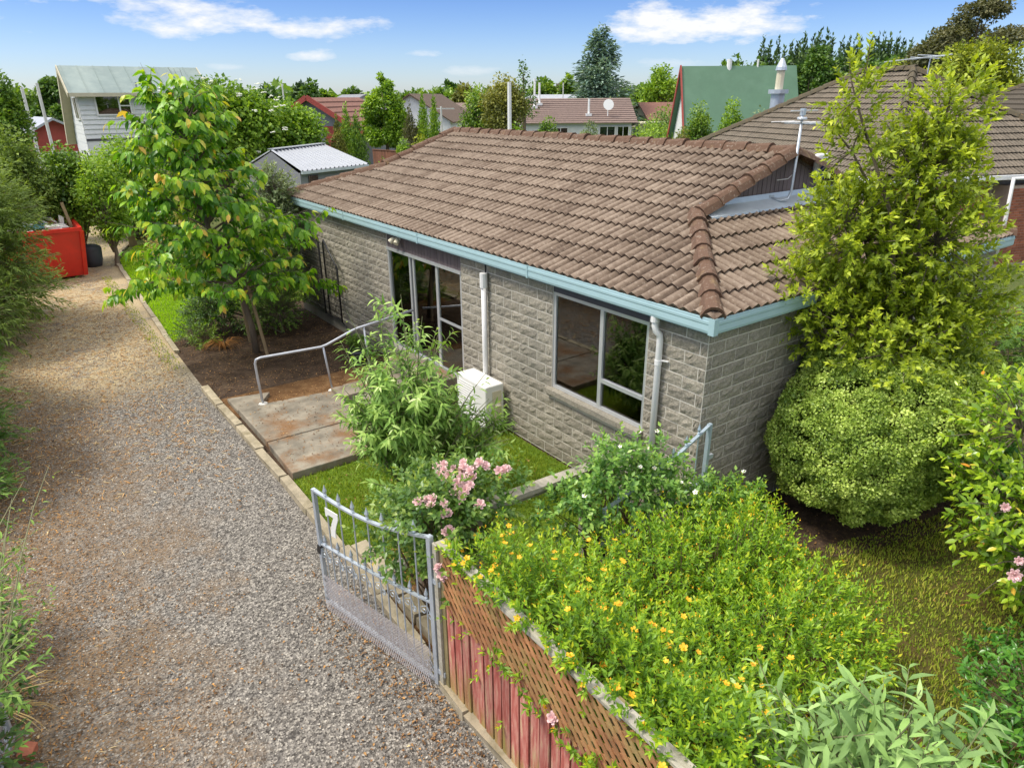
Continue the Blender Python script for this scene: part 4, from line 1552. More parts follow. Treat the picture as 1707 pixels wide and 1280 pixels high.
mb.lathe((-2.83, 6.72, .10), [(.09, 0), (.07, .03), (.03, .04)], 8)
mb.build('footing', MATS['rubble_white'], hr)

# potted plant by the wall
pt = thing('potted_plant', 'dark pot with a small green plant at the end of the handrail', 'potted plant', (-.62, 7.75, 0))
mb = MB()
mb.lathe((-.62, 7.75, .01), [(.15, 0), (.19, .26), (.215, .28), (.215, .31), (.18, .31), (.17, .25)], 14)
mb.build('pot', MATS['pot'], pt, smooth=True)
st_, d0, _ = lobe_points([((-.62, 7.75, .40), (.18, .18, .14))], 60, .2, .8, .6)
P, D, N, s_, t_ = twig_leaves(st_, unit(d0 + np.array([0, 0, .6])), RNG.uniform(.08, .16, 60), 8, .075, 60, .2)
foliage('foliage', pt, T2, P, D, N, s_, t_, MATS['leaf_mid'])
# hose along the plinth
mb = MB()
mb.tube([(-.05, 11.2, .34), (-.06, 10.4, .24), (-.08, 9.9, .33), (-.09, 9.5, .22), (-.10, 9.3, .02), (-.3, 9.0, .02)], .016, 6)
setp(mb.build('garden_hose', MATS['black_metal'], smooth=True), 'black hose lying along the concrete base of the house', 'hose')

# black mesh gate panels leaning against the wall
def mesh_panel(y0, y1, z0, zl, zr_, label, x=-.10):
    g = thing('wire_gate', label, 'gate', (x, (y0 + y1) / 2, z0), 'black mesh gates against the wall')
    mb = MB()
    mb.tube([(x, y1, z0), (x, y1, zl - .08), (x, y1 - .05, zl), (x, y0 + .06, zr_ + .02), (x, y0, zr_ - .05), (x, y0, z0), (x, y1, z0)], .020, 8)
    mb.build('frame', MATS['black_metal'], g, smooth=True)
    mb = MB()
    n = int((y1 - y0) / .075)
    for i in range(1, n):
        yy = y0 + (y1 - y0) * i / n
        zt_ = zr_ + (zl - zr_) * (yy - y0) / (y1 - y0)
        mb.tube([(x, yy, z0), (x, yy, zt_)], .005, 4, cap=False)
    m_ = int((max(zl, zr_) - z0) / .075)
    for j in range(1, m_):
        zz = z0 + (max(zl, zr_) - z0) * j / m_
        ya, yb = y0, y1
        if zz > min(zl, zr_):
            k = (zz - zr_) / (zl - zr_) if zl != zr_ else 0
            ya = y0 + (y1 - y0) * max(0, k)
        mb.tube([(x, ya, zz), (x, yb, zz)], .005, 4, cap=False)
    mb.build('mesh', MATS['black_metal'], g)
    for zz in (z0 + .3, max(zl, zr_) - .3):
        mb = MB()
        mb.tube([(x, y1 + .005, zz), (x - .02, y1 + .13, zz)], .016, 6)
        mb.build('hinge', MATS['black_metal'], g)
    return g
mesh_panel(9.62, 10.28, .32, 2.02, 1.55, 'narrow black mesh gate with a sloping top against the block wall', -.12)
mesh_panel(10.48, 11.75, .32, 2.05, 2.05, 'wide black mesh gate panel standing left of the narrow one', -.14)
# ------------------------------------------------------------------ red paling fence with lattice
FX = -3.475
fence = thing('paling_fence', 'red-stained paling fence with diagonal lattice and a pale weathered cap rail', 'fence', (FX, -1.6, 0))
mb = MB()
mb.box((FX - .02, -.30, 0), (FX + .08, -.20, 1.56), jit=.004)
mb.build('post', MATS['post_wood'], fence)
mb = MB()
mb.box((FX - .045, -.245, .02), (FX - .022, -.185, 1.56), jit=.003)
mb.build('post_facing', MATS['cap_wood'], fence)
y = -.315
i = 0
while y > -3.9:
    w = random.choice((.092, .098, .10, .086))
    zt_ = 1.03 + random.uniform(-.05, .045)
    dx = random.choice((0, 0, .012, .004))
    mb = MB()
    x0 = FX - .012 + dx
    tilt = random.uniform(-.006, .006)
    b0, t0 = random.uniform(.03, .07), zt_
    vs_ = [(x0, y - w, b0), (x0 + .018, y - w, b0), (x0 + .018, y, b0), (x0, y, b0), (x0, y - w + tilt, t0), (x0 + .018, y - w + tilt, t0), (x0 + .018, y + tilt, t0 + random.uniform(-.012, .012)), (x0, y + tilt, t0 + random.uniform(-.012, .012))]
    mb.add(vs_, [(0, 3, 2, 1), (4, 5, 6, 7), (0, 1, 5, 4), (1, 2, 6, 5), (2, 3, 7, 6), (3, 0, 4, 7)])
    mb.build('paling', MATS['picket'], fence)
    y -= w + random.uniform(.012, .024)
    i += 1
for zz in (.25, .95):
    mb = MB()
    mb.beam((FX + .05, -.3, zz), (FX + .05, -3.9, zz), .045, .09)
    mb.build('rail', MATS['post_wood'], fence)
for yy in (-2.15, -3.8):
    mb = MB()
    mb.box((FX + .03, yy - .1, 0), (FX + .12, yy, 1.5), jit=.004)
    mb.build('post', MATS['post_wood'], fence)
# lattice slats, two layers
LZ0, LZ1, LY0, LY1 = .96, 1.53, -.30, -3.9
def lattice(sx, slope, pitch, xo):
    """slats in the plane x = xo running z = slope * s (s goes along -y)"""
    L = LY0 - LY1
    H = LZ1 - LZ0
    step = pitch * math.sqrt(1 + slope * slope) / abs(slope)
    run = H / abs(slope)
    k = -run
    while k < L:
        # clip to the strip
        s0, s1 = k, k + run
        za, zb = (LZ0, LZ1) if slope > 0 else (LZ1, LZ0)
        a0, a1 = max(0, s0), min(L, s1)
        if a1 - a0 > .05:
            pa = za + slope * (a0 - s0)
            pb = za + slope * (a1 - s0)
            mb = MB()
            mb.beam((xo, LY0 - a0, pa), (xo + random.uniform(-.002, .002), LY0 - a1 , pb + random.uniform(-.006, .006)), .008, .030, up=(1, 0, 0))
            # beam puts its width across; turn so that the flat faces the drive
            mb2 = MB()
            d = Vector((0, -(a1 - a0), pb - pa)).normalized()
            nrm = Vector((0, d.z, -d.y))
            j = random.uniform(-.004, .004)
            c0 = Vector((xo, LY0 - a0, pa + j))
            c1 = Vector((xo, LY0 - a1, pb + j))
            hw = .0155
            t = Vector((.0075, 0, 0))
            mb2.add([c0 - nrm * hw, c0 + nrm * hw, c1 + nrm * hw, c1 - nrm * hw, c0 - nrm * hw + t, c0 + nrm * hw + t, c1 + nrm * hw + t, c1 - nrm * hw + t],
                    [(0, 1, 2, 3), (4, 7, 6, 5), (0, 4, 5, 1), (1, 5, 6, 2), (2, 6, 7, 3), (3, 7, 4, 0)])
            mb2.build('lattice_slat', MATS['lattice'], fence)
        k += step
lattice(0, -.95, .066, FX - .024)
lattice(0, .40, .084, FX - .014)
for a, b, dz in ((-.20, -1.12, 0), (-1.125, -2.3, -.012), (-2.305, -3.9, .006)):
    mb = MB()
    mb.box((FX - .032, b, 1.545 + dz), (FX + .052, a, 1.570 + dz), jit=.007)
    mb.build('cap_board', MATS['cap_wood'], fence)
    mb = MB()
    mb.box((FX - .03, b, 1.49 + dz), (FX - .0265, a, 1.54 + dz), jit=.001)

# the weathered rail of the cross fence by the roses
cf = thing('cross_rail', 'weathered grey timber rail between the pink roses and the white climbing rose', 'timber rail', (-2.2, .3, 0))
mb = MB()
mb.beam((-2.78, .40, 1.27), (-1.30, .24, 1.33), .14, .05)
mb.build('rail', MATS['weathered_wood'], cf)
mb = MB()
mb.beam((-2.78, .45, 1.19), (-1.30, .29, 1.25), .04, .10)
mb.build('rail', MATS['weathered_wood'], cf)
for px_ in ((-2.7, .42), (-1.4, .30)):
    mb = MB()
    mb.box((px_[0] - .045, px_[1] - .045, 0), (px_[0] + .045, px_[1] + .045, 1.22), jit=.004)
    mb.build('post', MATS['weathered_wood'], cf)

# ------------------------------------------------------------------ wrought gates
def spear(mb, p, s=1.0):
    p = Vector(p)
    mb.lathe(p, [(.006 * s, 0), (.010 * s, .012 * s), (.018 * s, .022 * s), (.010 * s, .034 * s), (.013 * s, .040 * s), (.021 * s, .062 * s), (.012 * s, .092 * s), (.002 * s, .128 * s)], 7)

def scroll(mb, c, ax, r, turn, n=13):
    """an open curl in the plane of the gate; ax is the gate's horizontal direction"""
    c = Vector(c)
    ax = Vector(ax)
    pts = []
    for i in range(n):
        w = turn * (math.pi * .5 + i / (n - 1) * 2 * math.pi * 1.15)
        rr = r * (1 - .72 * i / (n - 1))
        pts.append(c + ax * (math.cos(w) * rr) + Vector((0, 0, math.sin(w) * rr)))
    mb.tube(pts, .0042, 5)

def wrought_gate(name, label, hinge, free, z_bot, top_h, top_f, mid_h, mid_f, mat, group=None, number=False, wire=True, nbar=7, sagk=.10):
    h, f = Vector((*hinge, 0)), Vector((*free, 0))
    ax = (h - f).normalized()
    L = (h - f).length
    g = thing(name, label, 'gate', tuple((h + f) / 2), group)
    def P(s, z):                              # s from the free end to the hinge end
        p = f + ax * s
        return (p.x, p.y, z)
    def top(s):
        k = s / L
        return top_f + (top_h - top_f) * k - sagk * math.sin(math.pi * k) * (1 if sagk else 0)
    def mid(s):
        k = s / L
        return mid_f + (mid_h - mid_f) * k - sagk * .25 * math.sin(math.pi * k)
    for nm, s, w in (('free_stile', .02, .038), ('hinge_stile', L - .02, .044)):
        mb = MB()
        mb.beam(P(s, z_bot), P(s, top(s) + .012), w, w, up=ax)
        mb.build(nm, mat, g)
    n = 14
    mb = MB()
    for i in range(n):
        mb.beam(P(L * i / n, top(L * i / n)), P(L * (i + 1) / n, top(L * (i + 1) / n)), .036, .020)
    mb.build('top_rail', mat, g)
    mb = MB()
    for i in range(6):
        mb.beam(P(.04 + (L - .08) * i / 6, mid(L * i / 6)), P(.04 + (L - .08) * (i + 1) / 6, mid(L * (i + 1) / 6)), .030, .016)
    mb.build('middle_rail', mat, g)
    mb = MB()
    mb.beam(P(.04, z_bot + .03), P(L - .04, z_bot + .03), .036, .03)
    mb.build('bottom_rail', mat, g)
    sp = L / (nbar + 1)
    for i in range(1, nbar + 1):
        s = sp * i
        mb = MB()
        mb.tube([P(s, z_bot + .03), P(s, top(s) + .01)], .0075, 6)
        b = mb.build('bar', mat, g)
        mb = MB()
        spear(mb, P(s, top(s) + .008), 1.0)
        mb.build('finial', mat, b)
    for i in range(nbar + 1):
        s = sp * (i + .5)
        mb = MB()
        mb.tube([P(s, z_bot + .03), P(s, mid(s) + .01)], .006, 6)
        b = mb.build('bar', mat, g)
        mb = MB()
        spear(mb, P(s, mid(s) + .008), .95)
        mb.build('finial', mat, b)
    for zz, flip in ((None, 1), (z_bot + .14, -1)):
        for i in range(nbar + 1):
            s = sp * (i + .5)
            z = (mid(s) - .13) if zz is None else zz
            mb = MB()
            scroll(mb, P(s - sp * .22, z), ax, .042, 1 * flip)
            scroll(mb, P(s + sp * .22, z - .02), ax, .036, -1 * flip)
            mb.tube([P(s - sp * .22, z + .042), P(s, z + .07), P(s + sp * .30, z - .045)], .005, 4)
            mb.build('scroll', MATS['galv'], g)
    if wire:
        mb = MB()
        off = Vector((ax.y, -ax.x, 0)) * .026
        n = int(L / .032)
        for k in range(-10, n):
            for d in (1, -1):
                s0 = k * .032 if d == 1 else k * .032 + .38
                pts = []
                for j in range(6):
                    s = s0 + d * .38 * j / 5
                    z = z_bot - .02 + .40 * j / 5
                    if 0.01 < s < L - .03:
                        p = Vector(P(s, z)) + off + Vector((ax.y, -ax.x, 0)) * .03 * (1 if j == 0 else 0)
                        pts.append(p)
                if len(pts) > 1:
                    mb.tube(pts, .0028, 3, cap=False)
        mb.build('wire_netting', MATS['wire'], g)
    if number:
        c = P(sp * 1.42, 0)
        zc = top(sp * 1.4) - .24
        out2 = [(-.062, .125), (-.062, .045), (-.046, .045), (-.038, .070), (.020, .070), (-.006, .0), (-.022, -.06), (-.026, -.130), (.022, -.130), (.024, -.06), (.040, .0), (.066, .075), (.066, .125)]
        mb = MB()
        d = Vector((ax.y, -ax.x, 0))
        base = f + ax * (sp * 1.45)
        pts = [base + d * .014 + ax * a * 1.55 + Vector((0, 0, zc + b * 1.15)) for a, b in out2]
        mb.prism(pts, d * .008)
        mb.build('house_number', MATS['white_enamel'], g)
    mb = MB()
    for zz in (z_bot + .16, top_h - .42):
        mb.beam(P(L - .03, zz), P(L + .09, zz), .03, .05)
    mb.build('hinge', MATS['galv'], g)
    mb = MB()
    mb.beam(P(.0, mid_f - .12), P(.02, mid_f - .02), .05, .05)
    mb.build('latch', MATS['black_metal'], g)
    return g
wrought_gate('driveway_gate', 'open galvanised scroll gate carrying the white house number 7', (-3.515, -.17), (-3.885, 1.47), .05, 1.60, 1.39, .93, .78, MATS['galv'], 'wrought gates', True)
wrought_gate('driveway_gate', 'second driveway gate leaf at the left picture edge beside the broken brick', (-6.95, -.15), (-6.60, 1.44), .05, 1.60, 1.39, .93, .78, MATS['galv'], 'wrought gates')
wrought_gate('garden_gate', 'pale blue scroll gate by the house corner overgrown with the white climbing rose', (.02, -.13), (-1.62, -.20), .12, 1.56, 1.13, .86, .72, MATS['blue_galv'], 'wrought gates', wire=False, nbar=7, sagk=.06)

mb = MB()
mb.prism([(-6.60, 1.18, .0), (-6.50, 1.13, .0), (-6.45, 1.24, .0), (-6.55, 1.33, .0)], (.01, .0, .075))
setp(mb.build('broken_brick', MATS['terracotta']), 'broken orange brick on the drive by the left gate', 'brick')

# ------------------------------------------------------------------ near plants
bark, stemb, stemg = MATS['bark'], MATS['stem_brown'], MATS['stem_green']

def cherry():
    root = thing('cherry_tree', 'young cherry tree with drooping large leaves and orange shoot tips', 'tree', (-2.02, 9.67, 0))
    mb = MB()
    axis = [Vector(q) for q in ((-2.02, 9.67, -.05), (-2.05, 9.62, .6), (-2.18, 9.6, 1.4), (-2.52, 9.55, 2.4), (-2.72, 9.5, 3.4), (-2.72, 9.45, 4.3), (-2.62, 9.4, 4.85))]
    mb.tube(axis, [.075, .062, .055, .045, .034, .022, .01], 8)
    mb.build('trunk', bark, root, smooth=True)
    def ax(z):
        for a, b in zip(axis, axis[1:]):
            if a.z <= z <= b.z:
                return a.lerp(b, (z - a.z) / (b.z - a.z))
        return axis[-1]
    st, dr, ln = [], [], []
    mb = MB()
    n = 84
    for i in range(n):
        z = 1.15 + 3.6 * (i / (n - 1)) ** 1.05
        k = (z - 1.15) / 3.6
        a = i * 2.399 + random.uniform(-.3, .3)
        L = (1.62 * (1 - k ** 1.7) ** .8 + .36) * random.uniform(.6, 1.2)
        rise = .42 + .65 * k + random.uniform(-.35, .38)
        d = Vector((math.cos(a), math.sin(a), rise)).normalized()
        p = ax(z)
        pts = []
        for j in range(6):
            s = L * j / 5
            pts.append(p + d * s + Vector((0, 0, -.17 * s * s)) + Vector((random.uniform(-.09, .09), random.uniform(-.09, .09), random.uniform(-.07, .07))) * j * .5)
        mb.tube(pts, [.026 * (1 - k * .5), .02, .014, .010, .006, .003], 5, cap=False)
        nt_ = max(4, int(L * 5.2))
        for j in range(nt_):
            s = .22 + .78 * (j + random.random() * .6) / nt_
            q = pts[min(4, int(s * 5))].lerp(pts[min(5, int(s * 5) + 1)], s * 5 - int(s * 5) if s < 1 else 1)
            side = 1 if j % 2 else -1
            tangent = (pts[-1] - pts[0]).normalized()
            sd = tangent.cross(Vector((0, 0, 1))).normalized() * side
            st.append(q)
            dr.append((tangent * random.uniform(.5, 1.0) + sd * random.uniform(.3, .9) + Vector((0, 0, random.uniform(-.3, .75)))).normalized())
            ln.append(random.uniform(.25, .62))
        st.append(pts[-2])
        dr.append((pts[-1] - pts[-3]).normalized())
        ln.append(.42)
    st, dr, ln = np.array(st), np.array(dr), np.array(ln)
    for s, d, l in zip(st, dr, ln):
        mb.tube([s, Vector(s) + Vector(d) * l * .6 - Vector((0, 0, .02)), Vector(s) + Vector(d) * l - Vector((0, 0, .09 * l))], [.006, .004, .002], 4, cap=False)
    mb.build('branches', bark, root)
    P, D, N, s_, t_ = twig_leaves(st, dr, ln, 12, .185, 58, .95, .42, False, tiptint=.54, jit=.26, tipsmall=.3, svar=.35)
    foliage('crown', root, TCHERRY, P, D, N, s_, t_, MATS['leaf_cherry'], 170, 'crown')
cherry()
mb = MB()
mb.tube([(-1.92, 10.42, 0), (-2.02, 10.30, 1.55)], .035, 8)
setp(mb.build('tree_stake', MATS['stake_wood']), 'plain timber stake leaning beside the cherry trunk', 'stake')
mb = MB()
mb.tube([(-1.9, 9.35, 0), (-2.03, 9.50, 1.45)], .032, 8)
setp(mb.build('tree_stake', MATS['stake_wood']), 'front timber stake standing against the cherry trunk', 'stake')

# bright lime-green tree at the house end
def lime():
    lobes = [((2.35, -.70, 2.35), (.95, .80, .62)), ((1.75, -.30, 2.55), (.55, .5, .5)), ((2.7, -1.05, 2.55), (.62, .62, .55)), ((2.3, -.55, 3.2), (.85, .80, .6)), ((2.5, -.9, 3.3), (.62, .6, .6)),
             ((1.75, -.25, 3.45), (.45, .45, .5)), ((2.3, -.68, 3.95), (.52, .52, .6)), ((2.4, -.72, 4.1), (.38, .38, .45)), ((1.70, -.20, 4.25), (.26, .26, .42)), ((1.68, -.16, 4.75), (.20, .20, .36)), ((2.42, -.75, 4.55), (.38, .38, .5)), ((2.95, -1.35, 2.3), (.5, .5, .45)), ((3.1, -1.5, 2.7), (.34, .34, .32)), ((2.2, -1.25, 2.15), (.8, .5, .45))]
    lobes = [((a[0] - .10, a[1] + .22, a[2] + .06), b) if a[2] < 3.3 else ((a[0] + .04, a[1] - .04, a[2] + .06), b) for a, b in lobes]
    plant('kohuhu_tree', 'tall bright lime-green small-leaved tree in front of the house end', 'tree', (3.0, -.95, 0), lobes, 2000, 14, .082, MATS['leaf_lime'], leaf_tpl(.25, .06, .12), bark,
          lnr=(.14, .34), ang=58, droop=.05, sag=.05, u=(.55, .95), up=.55, inner=.25, trunk=.055, nobj=170, tiptint=.42, upn=.7)
lime()

def dome():
    """clipped round shrub: tight tufts on a squat dome"""
    root = thing('dome_shrub', 'dense rounded light green shrub with tight crinkled leaves against the end wall', 'shrub', (2.5, -.9, 0))
    c, r = np.array([2.50, -.92, 1.20]), np.array([1.56, .92, .86])
    n = 2200
    d = RNG.normal(0, 1, (n * 3, 3))
    d = unit(d)
    e = 2.8
    q = d / ((np.abs(d) ** e).sum(1, keepdims=True)) ** (1 / e)
    p = c + q * r
    ok = (p[:, 2] > .12) & (p[:, 1] < -.02)
    p, q, d = p[ok], q[ok], d[ok]
    # thin out to an even cover
    keep = []
    for i in range(len(p)):
        if all(np.linalg.norm(p[i] - p[j]) > .14 for j in keep):
            keep.append(i)
    p, d = p[keep], unit(d[keep] / r)
    m = 400
    T = len(p)
    R0 = RNG.uniform(.085, .185, T)
    p = p + d * RNG.normal(0, .035, (T, 1)) + d * .05 * np.sin(p[:, :1] * 4.3 + p[:, 2:] * 3.1)
    h = unit(RNG.normal(0, 1, (T, m, 3)) + d[:, None] * 1.05)
    rr = R0[:, None, None] * RNG.uniform(.72, 1.03, (T, m, 1))
    P = p[:, None] - d[:, None] * .055 + h * rr
    D = h * .5 + RNG.normal(0, .6, (T, m, 3)) + np.array([0, 0, .35])
    N = h + RNG.normal(0, .35, (T, m, 3)) + np.array([0, 0, .3])
    P, D, N = P.reshape(-1, 3), D.reshape(-1, 3), N.reshape(-1, 3)
    ok = P[:, 1] < -.02
    P, D, N = P[ok], D[ok], N[ok]
    ti = np.clip(RNG.normal(.5, .2, len(ok)) + np.repeat(RNG.normal(0, .14, T), m), 0, 1)[ok]
    V, F, tt = scatter(leaf_tpl(.36, .12, .18), P, frames(D, N), RNG.uniform(.024, .042, len(P)), ti)
    np_mesh('crown', V, F, MATS['leaf_dome'], root, tt)
    segs = [((2.5 + random.uniform(-.1, .1), -.9 + random.uniform(-.1, .1), -.02), tuple(c + (pp - c) * .86), .022, .006, .1) for pp in p[::6]]
    branch_mesh(segs, 5).build('branches', bark, root)
dome()

def flowers(root, pts, dirs, size, mat, name='flower', petals=5, centre=None, layers=1, cup=.35):
    me = bpy.data.meshes.new(name)
    V, F = [], []
    for L in range(layers):
        k = 1 - L * .26
        for i in range(petals):
            a = 2 * math.pi * (i + L * .5) / petals
            c_, s_ = math.cos(a), math.sin(a)
            w = .62 * math.pi / petals * 1.9
            b = len(V)
            for rr, ww, z in ((.05, .0, 0), (.6, w * .55, cup * .45 + L * .16), (1.0, w * .42, cup + L * .22), (1.0, -w * .42, cup + L * .22), (.6, -w * .55, cup * .45 + L * .16)):
                V.append(((c_ * rr - s_ * ww) * k, (s_ * rr + c_ * ww) * k, z * (1 + L * .15)))
            V.append((c_ * 1.1 * k, s_ * 1.1 * k, cup * .95 + L * .22))
            F += [(b, b + 4, b + 1), (b + 1, b + 4, b + 3, b + 2), (b + 2, b + 3, b + 5)]
    me.from_pydata(V, [], F)
    me.materials.append(mat)
    cme = None
    if centre:
        mbc = MB()
        mbc.lathe((0, 0, 0), [(.2, .02), (.26, .14), (.1, .24)], 6)
        cme = mbc.mesh('flower_centre')
        cme.materials.append(centre)
    inv = OFF[root.name].inverted()
    for p, d in zip(pts, dirs):
        q = Vector(d).to_track_quat('Z', 'Y').to_matrix().to_4x4()
        s = size * random.uniform(.75, 1.25)
        o = link(name, me, root)
        o.matrix_local = inv @ Matrix.Translation(Vector(p)) @ q @ Matrix.Rotation(random.uniform(0, 6), 4, 'Z') @ Matrix.Scale(s, 4)
        if cme:
            link('flower_centre', cme, o)

def hypericum():
    root = thing('hypericum_bush', 'wide mound of yellow-green shrub dotted with golden flowers behind the red fence', 'shrub', (-1.7, -1.6, 0))
    lobes = [((-2.55, -.9, .62), (.80, .75, .66)), ((-1.6, -.95, .60), (.90, .75, .64)), ((-.75, -1.15, .52), (.85, .8, .58)), ((-2.5, -2.0, .58), (.85, .95, .66)), ((-1.55, -2.05, .52), (.95, .9, .58)), ((-.75, -1.95, .40), (.70, .75, .5)), ((-2.2, -2.8, .5), (.9, .6, .55)), ((-.15, -.75, .45), (.6, .5, .46)), ((-3.05, -.75, 1.0), (.46, .55, .62)), ((-3.05, -1.7, .98), (.46, .7, .62)), ((-3.0, -2.6, .95), (.46, .7, .6))]
    T = 4600
    st, d, idx = lobe_points(lobes, T, .55, .92, .55)
    s2, d2, i2 = lobe_points(lobes, 700, .15, .55, .5)
    st, d = np.vstack([st, s2]), np.vstack([d, d2])
    st[:, 2] = np.maximum(st[:, 2], .06)
    ok = ((st[:, 0] > -3.36) | (st[:, 2] > 1.42)) & (st[:, 0] > -3.52) & (st[:, 1] < -.2)
    st, d = st[ok], d[ok]
    dr = unit(d * .8 + RNG.normal(0, .3, d.shape) + np.array([0, 0, .75]))
    ln = RNG.uniform(.12, .34, len(st))
    # sprigs hanging over the cap rail, and a few along the foot of the lattice
    nc = 150
    cs = np.stack([RNG.uniform(-3.47, -3.40, nc), RNG.uniform(-3.7, -.35, nc), RNG.uniform(1.50, 1.62, nc)], -1)
    cd_ = unit(np.stack([RNG.uniform(-.9, .1, nc), RNG.uniform(-.7, .7, nc), RNG.uniform(-.1, .7, nc)], -1))
    nl = 46
    ls_ = np.stack([np.full(nl, -3.515), RNG.uniform(-3.7, -.6, nl), RNG.normal(1.03, .06, nl)], -1)
    ld_ = unit(np.stack([RNG.uniform(-.4, -.05, nl), RNG.uniform(-1, 1, nl), RNG.uniform(-.5, .5, nl)], -1))
    st, d = np.vstack([st, cs, ls_]), None
    dr = np.vstack([dr, cd_, ld_])
    ln = np.concatenate([ln, RNG.uniform(.07, .17, nc), RNG.uniform(.06, .16, nl)])
    P, D, N, s_, t_ = twig_leaves(st, dr, ln, 14, .056, 64, .0, .12, True, tiptint=.44, jit=.2, upn=.75)
    foliage('foliage', root, leaf_tpl(.19, .035, .1), P, D, N, s_, t_, MATS['leaf_hyper'])
    # small yellow buds at the tips
    tip = st + dr * ln[:, None]
    k = RNG.choice(len(tip), 1500, replace=False)
    bp_ = np.repeat(tip[k], 3, 0) + RNG.normal(0, .012, (4500, 3)) + np.array([0, 0, .008])
    V, F, tt = scatter(leaf_tpl(.42, .22, .1), bp_, frames(RNG.normal(0, .4, (4500, 3)) + np.array([0, 0, 1]), RNG.normal(0, 1, (4500, 3))), RNG.uniform(.010, .019, 4500), RNG.uniform(.2, 1, 4500))
    np_mesh('buds', V, F, MATS['petal_yellow'], root, kind='stuff')
    segs = []
    for i in RNG.choice(len(st), 500, replace=False):
        b = Vector((np.clip(st[i, 0], -2.9, -.4) * .6 - 1.7 * .4, np.clip(st[i, 1], -2.6, -.6) * .6 - 1.6 * .4, 0))
        segs.append((b, Vector(st[i]) + Vector(dr[i]) * ln[i] * .8, .008, .0025, .05))
    branch_mesh(segs, 4).build('stems', stemb, root)
    # open flowers on the outside of the mound
    vis = np.argsort(np.linalg.norm(tip - CAM, axis=1) - tip[:, 2] * 2.2)[:1400]
    k = RNG.choice(vis, 90, replace=False)
    flowers(root, [Vector(tip[i]) + Vector((0, 0, .012)) for i in k], [Vector((random.uniform(-.5, .3), random.uniform(-.5, .3), 1)) for _ in k], .0205, MATS['petal_yellow'], 'flower', 5, MATS['stamen'])
hypericum()

def wand_shrub(name, label, base, stems, size, pairs, mat, tpl, nobj, spread=.12, sub=0, key=None, droop=.5, r=.007, stemmat=None, cat='shrub', tip=.5, ang=58):
    """upright stems carrying long leaves in pairs"""
    root = thing(name, label, cat, base)
    mb = MB()
    st, dr, ln = [], [], []
    for q in stems:
        p0 = Vector((base[0] + random.uniform(-spread, spread), base[1] + random.uniform(-spread, spread), base[2] - .02))
        p1 = Vector(q)
        L = (p1 - p0).length
        mid = p0.lerp(p1, .55) + Vector((0, 0, .08 * L))
        pts = [p0, p0.lerp(mid, .5), mid, mid.lerp(p1, .5) + Vector((0, 0, .02 * L)), p1]
        mb.tube(pts, [r * 1.8, r * 1.4, r, r * .7, r * .35], 5, cap=False)
        d = (p1 - mid).normalized()
        k = .62
        st.append(p1 - d * L * k)
        dr.append(d)
        ln.append(L * k)
        for s in range(sub):
            u = random.uniform(.3, .85)
            b = p0.lerp(p1, u) + Vector((0, 0, .05 * L))
            dd = (d * .9 + Vector((random.uniform(-1, 1), random.uniform(-1, 1), random.uniform(-.1, .5)))).normalized()
            l2 = random.uniform(.22, .5) * min(1, L)
            mb.tube([b, b + dd * l2], [r * .6, r * .25], 4, cap=False)
            st.append(b)
            dr.append(dd)
            ln.append(l2)
    mb.build('stems', stemmat or stemg, root)
    st, dr, ln = np.array(st), np.array(dr), np.array(ln)
    P, D, N, s_, t_ = twig_leaves(st, dr, ln, pairs * 2, size, ang, droop, .06, True, t0=.06, tiptint=tip, jit=.16, tipsmall=.5)
    foliage('foliage', root, tpl, P, D, N, s_, t_, mat, nobj, 'foliage', key=key or name)
    return root, st, dr, ln

# tall willowy shrub beside the path
def stems_in(lobes, n, u0=.75, u1=1.0, upb=.6):
    p, d, i = lobe_points(lobes, n, u0, u1, upb)
    return p
st_ = stems_in([((-2.15, 2.75, 1.15), (.85, .85, .72)), ((-2.2, 2.75, 1.85), (.66, .66, .58)), ((-1.55, 2.55, 1.0), (.8, .75, .5)), ((-2.5, 2.7, 1.3), (.55, .6, .6))], 76)
st_ = np.vstack([st_, [(-2.45, 2.85, 2.72), (-2.2, 2.65, 2.78), (-2.75, 2.95, 2.62), (-2.02, 2.5, 2.52), (-2.85, 2.9, 2.1), (-1.35, 2.2, 1.75), (-1.2, 2.0, 1.55), (-1.05, 2.1, 1.15), (-2.95, 2.75, 1.75), (-2.75, 2.35, .55), (-2.6, 2.2, .45), (-1.2, 1.95, .85)]])
wand_shrub('buddleia_shrub', 'tall loose shrub with long curling grey-green leaves between gate and house', (-2.15, 2.75, 0), st_, .148, 10, MATS['leaf_budd'], TBUDD, 190, .10, 4, droop=.45, r=.0085)
# the same kind close to the camera
st_ = [at(px, py, d) for px, py, d in ((1232, 1128, 3.7), (1262, 1095, 3.8), (1300, 1150, 3.6), (1355, 1170, 3.5), (1395, 1140, 3.7), (1445, 1118, 3.6), (1475, 1170, 3.4), (1535, 1150, 3.5), (1575, 1195, 3.4), (1600, 1200, 3.6), (1215, 1190, 3.3), (1250, 1215, 3.2), (1330, 1220, 3.2),
       (1380, 1210, 3.1), (1430, 1200, 3.2), (1500, 1215, 3.1), (1550, 1235, 3.1), (1610, 1240, 3.2), (1290, 1250, 3.0), (1350, 1262, 3.0), (1410, 1262, 2.9), (1470, 1262, 2.95), (1530, 1275, 2.9), (1590, 1285, 3.0), (1630, 1290, 3.1), (1200, 1240, 3.2), (1225, 1275, 3.05), (1320, 1185, 3.6), (1500, 1180, 3.7), (1270, 1170, 3.4))]
